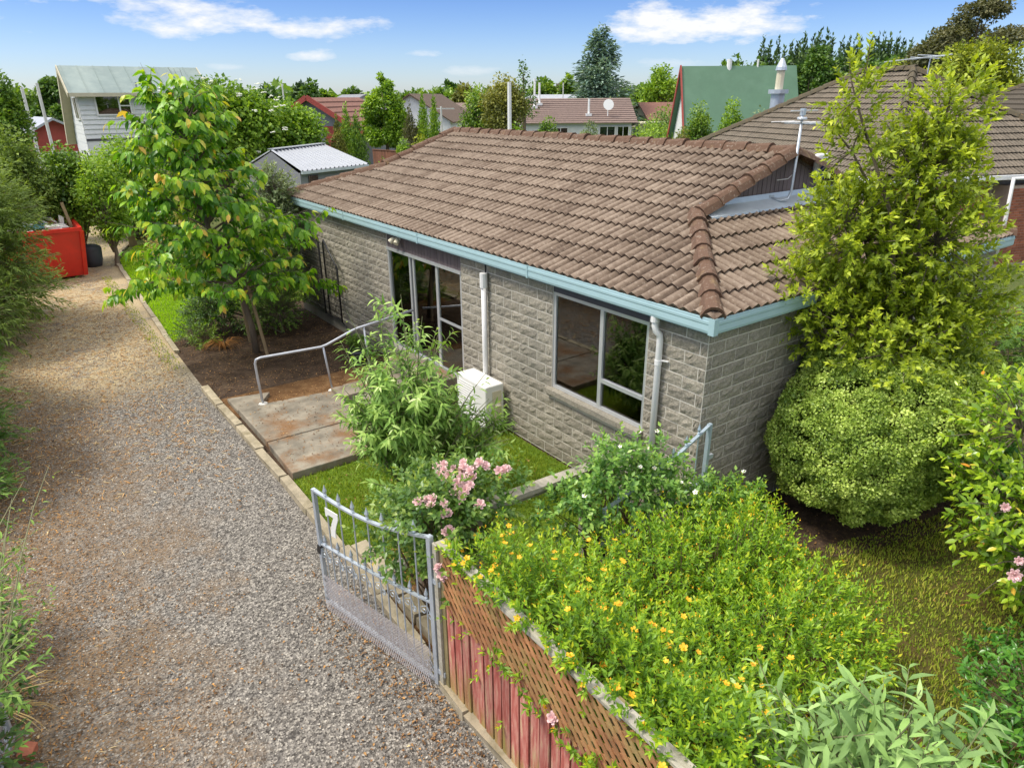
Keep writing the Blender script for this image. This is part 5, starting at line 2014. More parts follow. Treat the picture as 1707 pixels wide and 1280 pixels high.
wand_shrub('sage_shrub', 'grey-green long-leaved shrub along the bottom right edge of the picture', (-2.05, -3.25, 0), np.vstack([st_, np.array(st_) + RNG.normal(0, .12, (len(st_), 3)) * np.array([1, 1, .8]) - np.array([0, 0, .12])]), .16, 8, MATS['leaf_budd_near'], leaf_tpl(.135, .03, .55, True), 210, .28, 1, droop=.28, r=.0075, tip=.42)

# pink rose bush at the gate post
def rose():
    root = thing('pink_rose_bush', 'rose bush with clusters of pale pink blooms over the gate post', 'rose bush', (-3.05, .55, 0))
    lobes = [((-3.25, .20, 1.42), (.36, .40, .30)), ((-3.0, .55, 1.30), (.50, .50, .38)), ((-2.65, .35, 1.45), (.42, .36, .26)), ((-3.35, .62, 1.15), (.34, .40, .30)), ((-3.42, -.22, 1.22), (.13, .16, .22)), ((-2.9, .85, .95), (.42, .42, .38))]
    st, d, idx = lobe_points(lobes, 820, .45, .98, .35)
    dr = unit(d + RNG.normal(0, .4, d.shape) + np.array([0, 0, .3]))
    ln = RNG.uniform(.10, .26, len(st))
    P, D, N, s_, t_ = twig_leaves(st, dr, ln, 9, .068, 60, .15, .15, False, tiptint=.32)
    foliage('foliage', root, leaf_tpl(.3, .05, .12), P, D, N, s_, t_, MATS['leaf_rose'], 90, 'foliage', key='rose')
    segs = [((-3.05 + random.uniform(-.1, .1), .55 + random.uniform(-.1, .1), 0), tuple(st[i]), .012, .004, .12) for i in RNG.choice(len(st), 90, replace=False)]
    branch_mesh(segs, 5).build('stems', stemb, root)
    pts = []
    for q, n, s in (((-3.36, .10, 1.70), 7, .09), ((-3.28, .02, 1.62), 4, .06), ((-3.30, -.06, 1.50), 4, .05), ((-2.98, .48, 1.72), 8, .10), ((-2.80, .40, 1.74), 5, .07), ((-2.95, .16, 1.74), 8, .10),
                    ((-3.12, .14, 1.66), 4, .07), ((-3.50, -.26, 1.36), 3, .04), ((-3.47, -.30, 1.28), 5, .06), ((-2.52, .12, 1.70), 5, .08), ((-2.72, .30, 1.78), 2, .05), ((-3.0, -.05, 1.62), 2, .04), ((-3.5, -1.72, 1.02), 1, .01)):
        c = q
        for k in range(n):
            pts.append(Vector(c) + Vector((random.uniform(-s, s), random.uniform(-s, s), random.uniform(-s, s) * .5)))
    flowers(root, pts, [Vector((random.uniform(-.8, .2), random.uniform(-.9, .1), .8)) for _ in pts], .040, MATS['rose_pink'], 'flower', 6, None, 3, .45)
rose()

def climber():
    root = thing('white_climbing_rose', 'climbing rose with small white blooms growing over the pale blue gate', 'rose bush', (-1.2, -.1, 0))
    lobes = [((-1.85, .05, 1.08), (.36, .28, .22)), ((-1.40, -.05, 1.22), (.45, .30, .22)), ((-.95, -.10, 1.10), (.40, .28, .22)), ((-.70, -.10, 1.36), (.15, .14, .18)), ((-1.30, -.02, 1.46), (.26, .22, .18)), ((-.50, -.34, .86), (.38, .26, .16)), ((-.12, -.46, .80), (.32, .24, .15)), ((.2, -.5, .70), (.22, .2, .14))]
    st, d, idx = lobe_points(lobes, 640, .4, .98, .35)
    dr = unit(d + RNG.normal(0, .4, d.shape) + np.array([0, 0, .35]))
    ln = RNG.uniform(.10, .28, len(st))
    P, D, N, s_, t_ = twig_leaves(st, dr, ln, 9, .072, 62, .12, .15, False, tiptint=.38)
    foliage('foliage', root, leaf_tpl(.28, .05, .12), P, D, N, s_, t_, MATS['leaf_climber'])
    segs = [((-1.2 + random.uniform(-.5, .5), -.05, 0), tuple(st[i]), .010, .003, .12) for i in RNG.choice(len(st), 90, replace=False)]
    branch_mesh(segs, 5).build('stems', stemb, root)
    tip = st + dr * ln[:, None]
    k = RNG.choice(len(tip), 34, replace=False)
    flowers(root, [Vector(tip[i]) for i in k], [Vector((random.uniform(-.7, .2), random.uniform(-.8, .1), .9)) for _ in k], .022, MATS['rose_white'], 'flower', 5, MATS['stamen'], 1, .25)
climber()

# camellia at the right edge
plant('camellia_bush', 'glossy yellow-green camellia with a pink bloom at the right picture edge', 'shrub', (2.1, -3.0, 0),
      [((1.35, -2.72, 1.30), (.62, .62, .62)), ((1.65, -2.45, 1.9), (.55, .55, .5)), ((2.3, -3.0, 1.7), (.7, .7, .8)), ((1.15, -2.95, .95), (.50, .50, .48)), ((1.9, -3.2, .9), (.8, .7, .7))],
      700, 10, .095, MATS['leaf_camellia'], TCAM, bark, lnr=(.14, .34), ang=62, droop=.1, sag=.05, u=(.55, .98), up=.3, inner=.3, trunk=.04, nobj=190, tiptint=.5, jit=.22)
cam_b = bpy.data.objects['camellia_bush']
flowers(cam_b, [at(1698, 934, 6.35), at(1690, 958, 6.4), at(1675, 845, 6.8)], [Vector((-.8, -.5, .4))] * 3, .05, MATS['rose_pink'], 'flower', 7, None, 3, .45)

# bottom right dark shrub
plant('rhododendron_shrub', 'low dark green glossy shrub in the bottom right corner', 'shrub', (-.35, -3.75, 0),
      [((-.25, -3.55, .45), (.55, .5, .38)), ((-.55, -3.95, .50), (.5, .55, .4)), ((.1, -3.9, .5), (.6, .6, .4)), ((.15, -3.2, .22), (.34, .3, .2))],
      260, 10, .085, MATS['leaf_rhodo'], leaf_tpl(.2, .04, .12), stemb, lnr=(.10, .22), ang=72, droop=.05, sag=.03, u=(.6, 1.0), up=.6, inner=.3, trunk=.015, stem_n=6, nobj=90, tiptint=.4, crown='foliage')
plant('seedling_shrub', 'small sprawling green shrub on the lawn above the dark shrub', 'shrub', (.75, -3.05, 0),
      [((.75, -3.05, .16), (.3, .28, .14))], 34, 9, .07, MATS['leaf_rhodo'], T2, stemb, lnr=(.1, .2), ang=70, up=.5, inner=.3, trunk=.01, stem_n=4, crown='foliage')

# behind the dome shrub on the right
plant('laurel_shrub', 'blue-green long-leaved shrub behind the dome shrub at the right edge', 'shrub', (5.2, -1.1, 0),
      [((4.6, -1.35, 1.0), (.8, .8, .7)), ((5.4, -1.5, 1.3), (.9, .9, .7)), ((5.0, -1.9, .9), (.9, .7, .6)), ((6.0, -1.2, 1.5), (.9, .9, .6)), ((4.7, -1.0, 1.6), (.6, .6, .5))],
      420, 11, .125, MATS['leaf_budd'], leaf_tpl(.14, .03, .3), bark, lnr=(.25, .5), ang=55, droop=.45, sag=.1, inner=.35, trunk=.05, tiptint=.15)
plant('orange_tipped_shrub', 'dark shrub with orange-brown tips under the roof edge at far right', 'shrub', (7.2, -2.0, 0),
      [((6.8, -2.1, 1.1), (.9, .9, .7)), ((7.4, -2.4, 1.4), (.9, .9, .6)), ((6.5, -2.4, .8), (.9, .9, .7))], 300, 11, .11, MATS['leaf_olive'], T2, bark, lnr=(.25, .45), inner=.3, trunk=.05)
plant('groundcover_shrub', 'low leafy clump at the right foot of the dome shrub', 'shrub', (3.6, -2.0, 0),
      [((3.55, -1.95, .25), (.45, .4, .25)), ((3.9, -1.7, .5), (.3, .3, .3))], 90, 9, .09, MATS['leaf_rhodo'], T2, stemb, lnr=(.12, .25), up=.5, trunk=.012, stem_n=4, crown='foliage')

# left of the drive
TF = leaf_tpl(.10, .01, .1)
def feather(name, label, base, lobes, T, mat, size=.13, K=16, lnr=(.35, .8), **kw):
    plant(name, label, 'shrub', base, lobes, T, K, size, mat, TF, bark, lnr=lnr, ang=38, droop=.22, sag=.12, u=(.5, .95), up=.15, inner=.3, trunk=.07, tiptint=.35, **kw)
feather('tea_tree', 'feathery olive-green tea-tree with bare twigs left of the red skip', (-6.6, 14.6, 0),
        [((-6.3, 14.2, 1.5), (1.1, 1.3, 1.2)), ((-6.2, 15.0, 2.4), (1.1, 1.3, 1.1)), ((-6.9, 14.5, 2.8), (1.4, 1.5, 1.2)), ((-5.7, 15.6, .6), (.7, .9, .45)), ((-6.7, 13.0, .9), (.8, 1.2, .8))], 2600, MATS['leaf_tea'], .15)
feather('conifer_hedge_tree', 'dark green conifer fronds hanging over the left edge of the drive', (-7.0, 7.6, 0),
        [((-6.95, 7.6, .55), (.55, 1.3, .5)), ((-7.1, 7.2, 1.4), (.65, 1.4, .8)), ((-7.3, 9.6, 1.6), (.8, 1.4, 1.3)), ((-7.2, 10.6, .7), (.7, 1.3, .6)), ((-7.0, 5.9, .35), (.45, .7, .3))], 2200, MATS['leaf_conifer'], .12, 18, (.25, .6))
# stems of a long-leaved shrub reaching in from the left
st_ = [at(px, py, d) for px, py, d in ((82, 775, 7.3), (40, 800, 7.2), (20, 830, 7.0), (45, 905, 6.2), (40, 940, 5.9), (70, 968, 6.0), (62, 1002, 5.8), (75, 1048, 5.6), (30, 1010, 5.6), (40, 1110, 5.2), (25, 1150, 5.1), (15, 1090, 5.2), (10, 880, 6.6), (8, 960, 6.0), (50, 1060, 5.4))]
wand_shrub('edge_shrub', 'long-leaved shrub reaching over the drive from the lower left edge', (-7.0, 1.6, 0), st_, .10, 8, MATS['leaf_budd'], TBUDD, 60, .35, 1, droop=.3, r=.006, tip=.3)
plant('edge_groundcover', 'low dark foliage under the long-leaved shrub at the left edge', 'shrub', (-7.0, 1.2, 0),
      [((-6.75, 2.1, .35), (.35, .6, .3)), ((-6.85, .9, .4), (.32, .7, .35)), ((-6.9, 2.9, .6), (.4, .5, .5))], 220, 10, .085, MATS['leaf_dark'], T2, stemb, lnr=(.15, .3), up=.4, trunk=.012, stem_n=6, crown='foliage')
def dry_grass(name, label, c, n, L, mat, cat='plant', up=.35):
    root = thing(name, label, cat, c)
    a = RNG.uniform(0, 6.28, n)
    mb = MB()
    for w in a:
        d = Vector((math.cos(w), math.sin(w), 0))
        l = L * random.uniform(.5, 1.1)
        p = Vector(c) + d * .03
        mb.tube([p, p + d * l * .4 + Vector((0, 0, l * up * 1.6)), p + d * l * .8 + Vector((0, 0, l * up * 1.2)), p + d * l + Vector((0, 0, .01 + l * up * .4))], [.005, .005, .004, .001], 3, cap=False)
    mb.build('blades', mat, root)
dry_grass('dry_grass_tuft', 'yellow dry grass tuft at the left edge of the drive', (-6.72, 1.75, .01), 60, .5, MATS['straw'], up=.25)
dry_grass('rusty_fern', 'rust-coloured dead fern beside the cherry trunk', (-2.5, 10.35, .01), 70, .42, MATS['rust_fern'], up=.3)
plant('fern_clump', 'small green fern clump left of the rusty fern', 'shrub', (-2.75, 10.7, 0), [((-2.75, 10.7, .18), (.28, .28, .14))], 40, 12, .09, MATS['leaf_fresh'], TF, stemb, lnr=(.2, .35), up=.6, trunk=.008, stem_n=3, crown='foliage', upn=.5)
plant('dark_bed_shrub', 'dark bushy shrub under the cherry tree beside the house wall', 'shrub', (-1.3, 11.6, 0),
      [((-1.5, 11.3, .62), (.8, .7, .6)), ((-.75, 11.2, .75), (.5, .6, .7)), ((-2.0, 11.8, .8), (.75, .8, .75)), ((-.75, 12.3, 1.0), (.4, .6, .8)), ((-2.35, 11.5, .55), (.5, .6, .5)), ((-1.4, 12.2, 1.1), (.7, .7, .7))], 1250, 11, .06, MATS['leaf_dark'], T2, bark, lnr=(.2, .4), up=.4, inner=.35, trunk=.03, stem_n=6)
plant('speckled_bed_shrub', 'lighter speckled shrub right of the cherry stake', 'shrub', (-1.05, 10.55, 0),
      [((-1.15, 10.6, .55), (.55, .5, .5)), ((-.75, 10.9, .85), (.4, .4, .4)), ((-1.7, 10.75, .4), (.4, .4, .35))], 420, 11, .05, MATS['leaf_mid'], T2, bark, lnr=(.16, .32), up=.4, inner=.3, trunk=.02, stem_n=5)
plant('low_dark_shrub', 'low grey-green shrub beside the kerb lawn left of the cherry', 'shrub', (-2.95, 11.15, 0),
      [((-2.9, 11.2, .22), (.4, .45, .24)), ((-2.55, 11.6, .4), (.5, .5, .4))], 200, 10, .05, MATS['leaf_dark'], T2, bark, lnr=(.12, .25), up=.5, trunk=.012, stem_n=5)
plant('golden_shrub', 'pale golden feathery shrub beyond the kerb lawn', 'shrub', (-1.95, 17.2, 0),
      [((-1.95, 17.1, .75), (.65, .7, .7)), ((-1.5, 17.4, 1.1), (.6, .6, .6)), ((-2.2, 17.0, .5), (.45, .5, .45))], 420, 14, .085, MATS['leaf_gold'], TF, bark, lnr=(.25, .5), ang=35, up=.6, inner=.3, trunk=.02, stem_n=6)
plant('silver_shrub', 'silvery grey-green shrub beside the far corner of the block house', 'shrub', (-.55, 11.9, 0),
      [((-.50, 11.7, 2.2), (.36, .40, .75)), ((-.55, 11.9, 2.95), (.36, .36, .42)), ((-.55, 11.8, 1.4), (.38, .45, .7)), ((-.42, 12.2, 2.6), (.28, .36, .5))], 620, 12, .085, MATS['leaf_grey'], T2, bark, lnr=(.2, .42), up=.4, inner=.3, trunk=.05)

# stump and stones behind the gate
mb = MB()
mb.lathe((-2.95, .95, -.02), [(.20, 0), (.17, .10), (.14, .24), (.13, .34), (.07, .37)], 9)
o = mb.build('tree_stump', MATS['bark'])
setp(o, 'dark gnarled tree stump under the pink roses', 'stump')
for q, l in (((-2.85, .45, 0), 'grey stone beside the stump behind the gate'), ((-2.62, .75, 0), 'smaller grey stone right of the stump'), ((-3.02, 1.55, 0), 'stone at the lawn edge behind the gate')):
    mb = MB()
    mb.lathe(q, [(.10, 0), (.12, .05), (.09, .10), (.03, .12)], 7)
    mb.v = [(x + random.uniform(-.015, .015), y_ + random.uniform(-.015, .015), z) for x, y_, z in mb.v]
    setp(mb.build('garden_stone', MATS['stone']), l, 'stone')
# ------------------------------------------------------------------ things further off
def onz(px, py, z):
    r = _fw + _rt * (px - 853.5) / FPX - _up * (py - 640) / FPX
    return CAM + r * (z - CAM[2]) / r[2]
def ony(px, py, y):
    r = _fw + _rt * (px - 853.5) / FPX - _up * (py - 640) / FPX
    return CAM + r * (y - CAM[1]) / r[1]

# red skip with rubbish
sk = thing('skip_bin', 'red steel skip heaped with rubbish at the end of the drive', 'skip', (-4.9, 20.1, 0))
mb = MB()
x0, x1, y0, y1 = -6.5, -3.85, 19.05, 21.2
lo = [(x0 + .12, y0 + .35, .08), (x1 - .12, y0 + .35, .08), (x1 - .12, y1 - .2, .08), (x0 + .12, y1 - .2, .08)]
hi = [(x0, y0, 1.45), (x1, y0, 1.45), (x1, y1, 1.45), (x0, y1, 1.45)]
hi2 = [(x0 + .06, y0 + .06, 1.43), (x1 - .06, y0 + .06, 1.43), (x1 - .06, y1 - .06, 1.43), (x0 + .06, y1 - .06, 1.43)]
lo2 = [(a + .05 * (1 if i in (0, 3) else -1), b + .05 * (1 if i < 2 else -1), .2) for i, (a, b, c) in enumerate(lo)]
mb.add(lo + hi + hi2 + lo2, [(3, 2, 1, 0), (0, 1, 5, 4), (1, 2, 6, 5), (2, 3, 7, 6), (3, 0, 4, 7), (4, 5, 9, 8), (5, 6, 10, 9), (6, 7, 11, 10), (7, 4, 8, 11), (8, 9, 13, 12), (9, 10, 14, 13), (10, 11, 15, 14), (11, 8, 12, 15), (12, 13, 14, 15)])
mb.build('body', MATS['red_steel'], sk)
mb = MB()
for a, b in ((hi[0], hi[1]), (hi[1], hi[2]), (hi[2], hi[3]), (hi[3], hi[0])):
    mb.beam(a, b, .09, .10)
mb.build('rim', MATS['red_steel'], sk)
for k in range(4):
    t = k / 3
    mb = MB()
    a, b = Vector(lo[0]).lerp(Vector(lo[1]), t), Vector(hi[0]).lerp(Vector(hi[1]), t)
    mb.beam(a - Vector((0, .03, 0)), b - Vector((0, .03, .05)), .08, .05)
    mb.build('rib', MATS['red_steel'], sk)
for k in range(3):
    t = k / 2
    mb = MB()
    a, b = Vector(lo[1]).lerp(Vector(lo[2]), t), Vector(hi[1]).lerp(Vector(hi[2]), t)
    mb.beam(a + Vector((.03, 0, 0)), b + Vector((.03, 0, -.05)), .08, .05)
    mb.build('rib', MATS['red_steel'], sk)
mb = MB()
for k in range(60):
    c = Vector((random.uniform(x0 + .3, x1 - .3), random.uniform(y0 + .2, y1 - .3), random.uniform(1.3, 1.62)))
    m = Matrix.Translation(c) @ Matrix.Rotation(random.uniform(0, 3), 4, Vector((random.random(), random.random(), random.random() + .1)).normalized())
    s = random.uniform(.06, .24)
    mb.box((-s, -s * .5, -s * .2), (s, s * .5, s * .2), m, .02)
o = mb.build('rubbish_heap', MATS['rubble_white'])
setp(o, 'heap of pale rubbish and offcuts lying in the red skip', 'rubbish', kind='stuff')
mb = MB()
mb.beam((-3.95, 20.3, 1.3), (-4.05, 20.5, 2.05), .09, .03)
setp(mb.build('timber_offcut', MATS['stake_wood']), 'pale plank sticking up out of the red skip', 'plank')
mb = MB()
mb.box((-5.2, 19.5, 1.46), (-4.6, 19.9, 1.60), jit=.05)
setp(mb.build('blue_sheet', MATS['blue_plastic']), 'blue plastic sheet on the front edge of the skip heap', 'plastic sheet')
mb = MB()
mb.lathe((-3.55, 20.9, 0), [(.22, 0), (.27, .2), (.30, .55), (.27, .62), (.15, .68)], 12)
setp(mb.build('rubbish_bin', MATS['pot'], smooth=True), 'dark rounded bin standing beside the red skip', 'bin')

# lattice screen beyond the kerb lawn
ls = thing('lattice_screen', 'short brown lattice screen with a thick post beside the bend of the drive', 'screen', (-1.8, 23.7, 0))
mb = MB()
mb.box((-2.1, 23.62, 0), (-1.86, 23.80, 1.35), jit=.01)
mb.build('post', MATS['stake_wood'], ls)
for i in range(13):
    mb = MB()
    mb.box((-1.84 + i * .11, 23.70, .18), (-1.80 + i * .11, 23.712, 1.25))
    mb.build('slat', MATS['wood_dark'], ls)
for i in range(9):
    mb = MB()
    mb.box((-1.86, 23.714, .22 + i * .12), (-.45, 23.726, .26 + i * .12))
    mb.build('slat', MATS['wood_dark'], ls)

# shed with ribbed iron roof
def quad_ribs(mb, A, B, C, D, n, h):
    """ribbed sheet: A-B the ridge, D-C the eave"""
    A, B, C, D = map(Vector, (A, B, C, D))
    nn = (B - A).cross(D - A).normalized()
    if nn.z < 0:
        nn = -nn
    V = []
    for i in range(n + 1):
        for t, hh in ((0, 0), (.12, h), (.26, h), (.38, 0)):
            u = min(1, (i + t) / (n + .4))
            V.append((A.lerp(B, u) + nn * hh, D.lerp(C, u) + nn * hh))
    vs_ = [p for q in V for p in q]
    mb.add(vs_, [(2 * i, 2 * i + 1, 2 * i + 3, 2 * i + 2) for i in range(len(V) - 1)])
E1, E2 = onz(503, 286, 2.25), onz(614, 274, 2.25)
R1, R2 = onz(452, 251, 2.9), onz(538, 241, 2.9)
sh = thing('garden_shed', 'grey timber shed with a pale ribbed iron roof behind the house', 'shed', tuple((E1 + E2) / 2 * np.array([1, 1, 0])))
mb = MB()
quad_ribs(mb, R1, R2, E2, E1, 15, .05)
B1, B2 = 2 * R1 - E1, 2 * R2 - E2
quad_ribs(mb, R1, R2, (*B2[:2], 2.2), (*B1[:2], 2.2), 15, .05)
mb.build('roof', MATS['roof_iron'], sh)
mb = MB()
mb.beam(R1 + np.array([0, 0, .05]), R2 + np.array([0, 0, .05]), .35, .03)
mb.build('ridge_flashing', MATS['roof_iron'], sh)
mb = MB()
mb.beam(E1 + np.array([0, 0, -.06]), E2 + np.array([0, 0, -.06]), .10, .10)
mb.build('gutter', MATS['flashing'], sh)
ins = (R1 - E1) / np.linalg.norm(R1 - E1) * .25
W1, W2 = E1 + ins + (E2 - E1) * .02, E2 + ins - (E2 - E1) * .02
for k in range(14):
    mb = MB()
    z = 2.16 - k * .155
    a, b = W1.copy(), W2.copy()
    a[2] = b[2] = z - .075
    mb.beam(a, b, .03 + .004 * (k % 2), .15)
    mb.build('weatherboard', MATS['grey_board'], sh)
mb = MB()
back1, back2 = B1 * np.array([1, 1, 0]), B2 * np.array([1, 1, 0])
for a, b in ((W2, back2), (back2, back1), (back1, W1)):
    a, b = Vector((a[0], a[1], 1.1)), Vector((b[0], b[1], 1.1))
    mb.beam(a, b, .06, 2.1)
for a, b, c in ((W2, back2, R2), (W1, back1, R1)):
    mb.add([(a[0], a[1], 2.1), (b[0], b[1], 2.1), (c[0], c[1], 2.85)], [(0, 1, 2)])
mb.build('wall', MATS['grey_board'], sh)
mb = MB()
p = W1 + (W2 - W1) * .10
q = W1 + (W2 - W1) * .24
off = (E1 - W1) / np.linalg.norm(E1 - W1) * .04
mb.beam((p[0] + off[0], p[1] + off[1], 1.72), (q[0] + off[0], q[1] + off[1], 1.72), .03, .62)
mb.build('window', MATS['far_glass'] if 'far_glass' in MATS else MATS['pot'], sh)

# white two-storey house
wh = thing('white_house', 'white weatherboard two-storey house with a steep green-grey iron roof', 'house', (.7, 33.5, 0))
X0, X1, YF, YR, YB = -1.78, 3.25, 31.9, 33.5, 36.2
ZE, ZR, ZB = 5.22, 6.22, 3.0
mb = MB()
nb = 10
for k in range(nb):
    z0 = 3.30 + k * (ZE - 3.30) / nb
    mb.add([(X0, YF - .06, z0), (X1, YF - .06, z0), (X1, YF - .005, z0 + .19), (X0, YF - .005, z0 + .19), (X0, YF, z0), (X1, YF, z0)], [(0, 1, 2, 3), (4, 5, 1, 0)])
for k in range(18):
    z0 = .2 + k * (3.1 - .2) / 18
    mb.add([(X0 + .1, YF + .27, z0), (X1, YF + .27, z0), (X1, YF + .30, z0 + .16), (X0 + .1, YF + .30, z0 + .16), (X0 + .1, YF + .3, z0), (X1, YF + .3, z0)], [(0, 1, 2, 3), (4, 5, 1, 0)])
mb.build('front_wall', MATS['house_white'], wh)
mb = MB()
mb.prism([(X0 + .02, YF, .1), (X0 + .02, YB - .3, .1), (X0 + .02, YB - .3, ZB + .35), (X0 + .02, YR, ZR - .12), (X0 + .02, YF, ZE)], (X1 - X0 - .04, 0, 0))
mb.build('walls', MATS['house_white'], wh)
for k in range(26):
    mb = MB()
    z0 = .4 + k * .18
    ya = YF
    yb = YB - .3 if z0 < ZB else YR + (YB - YR) * max(0, (ZR - z0 - .3) / (ZR - ZB))
    if z0 + .2 > ZE:
        break
    mb.box((X0 - .012 - .006 * (k % 2), ya, z0), (X0 + .012, max(ya + .3, yb - .25), z0 + .172))
    mb.build('weatherboard', MATS['house_white'], wh)
mb = MB()
mb.box((X0, YF - .03, 3.20), (X1, YF + .02, 3.28))
mb.build('floor_trim', MATS['dark_fascia'], wh)
mb = MB()
ov = .32
for (ya, za, yb, zb) in ((YF - .42, ZE - .12, YR, ZR), (YR, ZR, YB, ZB)):
    mb.prism([(X0 - ov, ya, za), (X0 - ov, yb, zb), (X0 - ov, yb, zb - .09), (X0 - ov, ya, za - .09)], (X1 - X0 + 2 * ov, 0, 0))
mb.build('roof', MATS['roof_teal'], wh)
mb = MB()
for x in np.arange(X0 - .2, X1 + .3, .62):
    mb.beam((x, YF - .42, ZE - .105), (x, YR, ZR + .012), .035, .02)
mb.build('roof_ribs', MATS['roof_teal'], wh)
mb = MB()
for x in (X0 - ov - .03, X1 + ov + .005):
    for (ya, za, yb, zb) in ((YF - .42, ZE - .2, YR, ZR - .08), (YR, ZR - .08, YB, ZB - .08)):
        mb.beam((x, ya, za), (x, yb, zb), .035, .22, up=(0, 0, 1))
mb.build('barge_board', MATS['cream_board'], wh)
mb = MB()
mb.box((X0 - ov, YF - .50, ZE - .25), (X1 + ov, YF - .425, ZE - .10))
mb.build('gutter', MATS['cream_board'], wh)
mb = MB()
mb.add([(X0 - ov, YF - .42, ZE - .24), (X0, YF - .42, ZE - .24), (X0, YR, ZR - .12), (X0 - ov, YR, ZR - .12), (X0 - ov, YB, ZB - .12), (X0, YB, ZB - .12)], [(0, 1, 2, 3), (3, 2, 5, 4)])
mb.build('soffit', MATS['cream_board'], wh)
for (pa, pb, mull) in (((157, 157), (219, 190), .68), ((241, 158), (258, 170), None)):
    a, b = ony(*pa, YF - .04), ony(*pb, YF - .04)
    xa, xb, za, zb = a[0], b[0], b[2], a[2]
    mb = MB()
    t = .06
    mb.box((xa - t, YF - .10, za - t), (xb + t, YF - .03, za))
    mb.box((xa - t, YF - .10, zb), (xb + t, YF - .03, zb + t))
    mb.box((xa - t, YF - .10, za), (xa, YF - .03, zb))
    mb.box((xb, YF - .10, za), (xb + t, YF - .03, zb))
    if mull:
        xm = xa + (xb - xa) * mull
        mb.box((xm - .03, YF - .10, za), (xm + .03, YF - .03, zb))
        mb.box((xm + .03, YF - .10, za + (zb - za) * .38), (xb, YF - .03, za + (zb - za) * .38 + .05))
    w = mb.build('window', MATS['white_enamel'], wh)
    mb = MB()
    mb.box((xa, YF - .062, za), (xb, YF - .054, zb))
    mb.build('pane', MATS['far_glass'], w)
    if mull:
        mb = MB()
        for k in range(5):
            mb.box((xm + .32 + k * .05, YF - .052 + .01 * (k % 2), za), (xm + .37 + k * .05, YF - .046 + .01 * (k % 2), zb))
        mb.build('curtain', MATS['white_pvc'], w)
mb = MB()
mb.box((X0 - .07, YF + .15, 4.05), (X0 - .02, YF + 1.2, 5.0))
w = mb.build('window', MATS['white_enamel'], wh)
mb = MB()
mb.box((X0 - .08, YF + .22, 4.12), (X0 - .072, YF + 1.12, 4.93))
mb.build('pane', MATS['far_glass'], w)
mb = MB()
mb.box((X0 - .09, YF + .64, 4.10), (X0 - .06, YF + .69, 4.95))
mb.build('mullion', MATS['white_enamel'], w)
for yy in (YF + .5, YF + 1.2, YF + 2.2):
    mb = MB()
    mb.box((X0 - .03, yy, 1.9), (X0 - .02, yy + .35, 2.7))
    mb.build('window', MATS['far_glass'], wh)
for xx in (.55, 1.15):
    mb = MB()
    mb.tube([(xx, YF - .1, ZE + .06), (xx, YF - .1, ZE + .32)], .04, 6)
    mb.box((xx - .12, YF - .28, ZE + .0), (xx + .12, YF + .02, ZE + .10))
    mb.build('roof_vent', MATS['grey_plastic'], wh)

# generic gabled house: front faces local -y, ridge along local x or y
def gable_house(name, label, loc, az, w, d, eave, rise, ridge, wallm, roofm, over=.4, wins=(), rows=0, extra=None, cat='house'):
    root = thing(name, label, cat, (loc[0], loc[1], 0), None, -az)
    h = w / 2
    mb = MB()
    if ridge == 'x':
        mb.prism([(-h, 0, 0), (-h, d, 0), (-h, d, eave), (-h, d / 2, eave + rise * .97), (-h, 0, eave)], (w, 0, 0))
    else:
        mb.prism([(-h, 0, 0), (h, 0, 0), (h, 0, eave), (0, 0, eave + rise * .97), (-h, 0, eave)], (0, d, 0))
    mb.build('wall', wallm, root, local=True)
    mb = MB()
    dz = over * rise / ((d if ridge == 'x' else w) / 2)
    t = .12
    def slope(A, B, C, D):
        """A-B eave, D-C ridge"""
        A, B, C, D = map(Vector, (A, B, C, D))
        if rows:
            for k in range(rows):
                a, b = k / rows, (k + 1) / rows
                p, q, r_, s = A.lerp(D, a), B.lerp(C, a), B.lerp(C, b), A.lerp(D, b)
                u = Vector((0, 0, .07))
                mb.add([p + u, q + u, r_, s, p, q], [(0, 1, 2, 3), (4, 5, 1, 0)])
        else:
            u = Vector((0, 0, -t))
            mb.add([A, B, C, D, A + u, B + u, C + u, D + u], [(0, 1, 2, 3), (7, 6, 5, 4), (0, 4, 5, 1), (1, 5, 6, 2), (3, 7, 4, 0)])
    zr_ = eave + rise
    if ridge == 'x':
        slope((-h - over, -over, eave - dz), (h + over, -over, eave - dz), (h + over, d / 2, zr_), (-h - over, d / 2, zr_))
        slope((h + over, d + over, eave - dz), (-h - over, d + over, eave - dz), (-h - over, d / 2, zr_), (h + over, d / 2, zr_))
    else:
        slope((-h - over, d + over, eave - dz), (-h - over, -over, eave - dz), (0, -over, zr_), (0, d + over, zr_))
        slope((h + over, -over, eave - dz), (h + over, d + over, eave - dz), (0, d + over, zr_), (0, -over, zr_))
    mb.build('roof', roofm, root, local=True)
    for (x0, x1, z0, z1) in wins:
        mb = MB()
        f = .07
        for a, b, c, e in ((x0 - f, x1 + f, z0 - f, z0), (x0 - f, x1 + f, z1, z1 + f), (x0 - f, x0, z0, z1), (x1, x1 + f, z0, z1), ((x0 + x1) / 2 - .03, (x0 + x1) / 2 + .03, z0, z1)):
            mb.box((a, -.08, c), (b, -.01, e))
        wo = mb.build('window', MATS['white_enamel'], root, local=True)
        mb = MB()
        mb.box((x0, -.05, z0), (x1, -.045, z1))
        mb.build('pane', MATS['far_glass'], wo, local=True)
    return root

def azof(px):
    return YAW + math.atan((px - 853.5) / 1244)

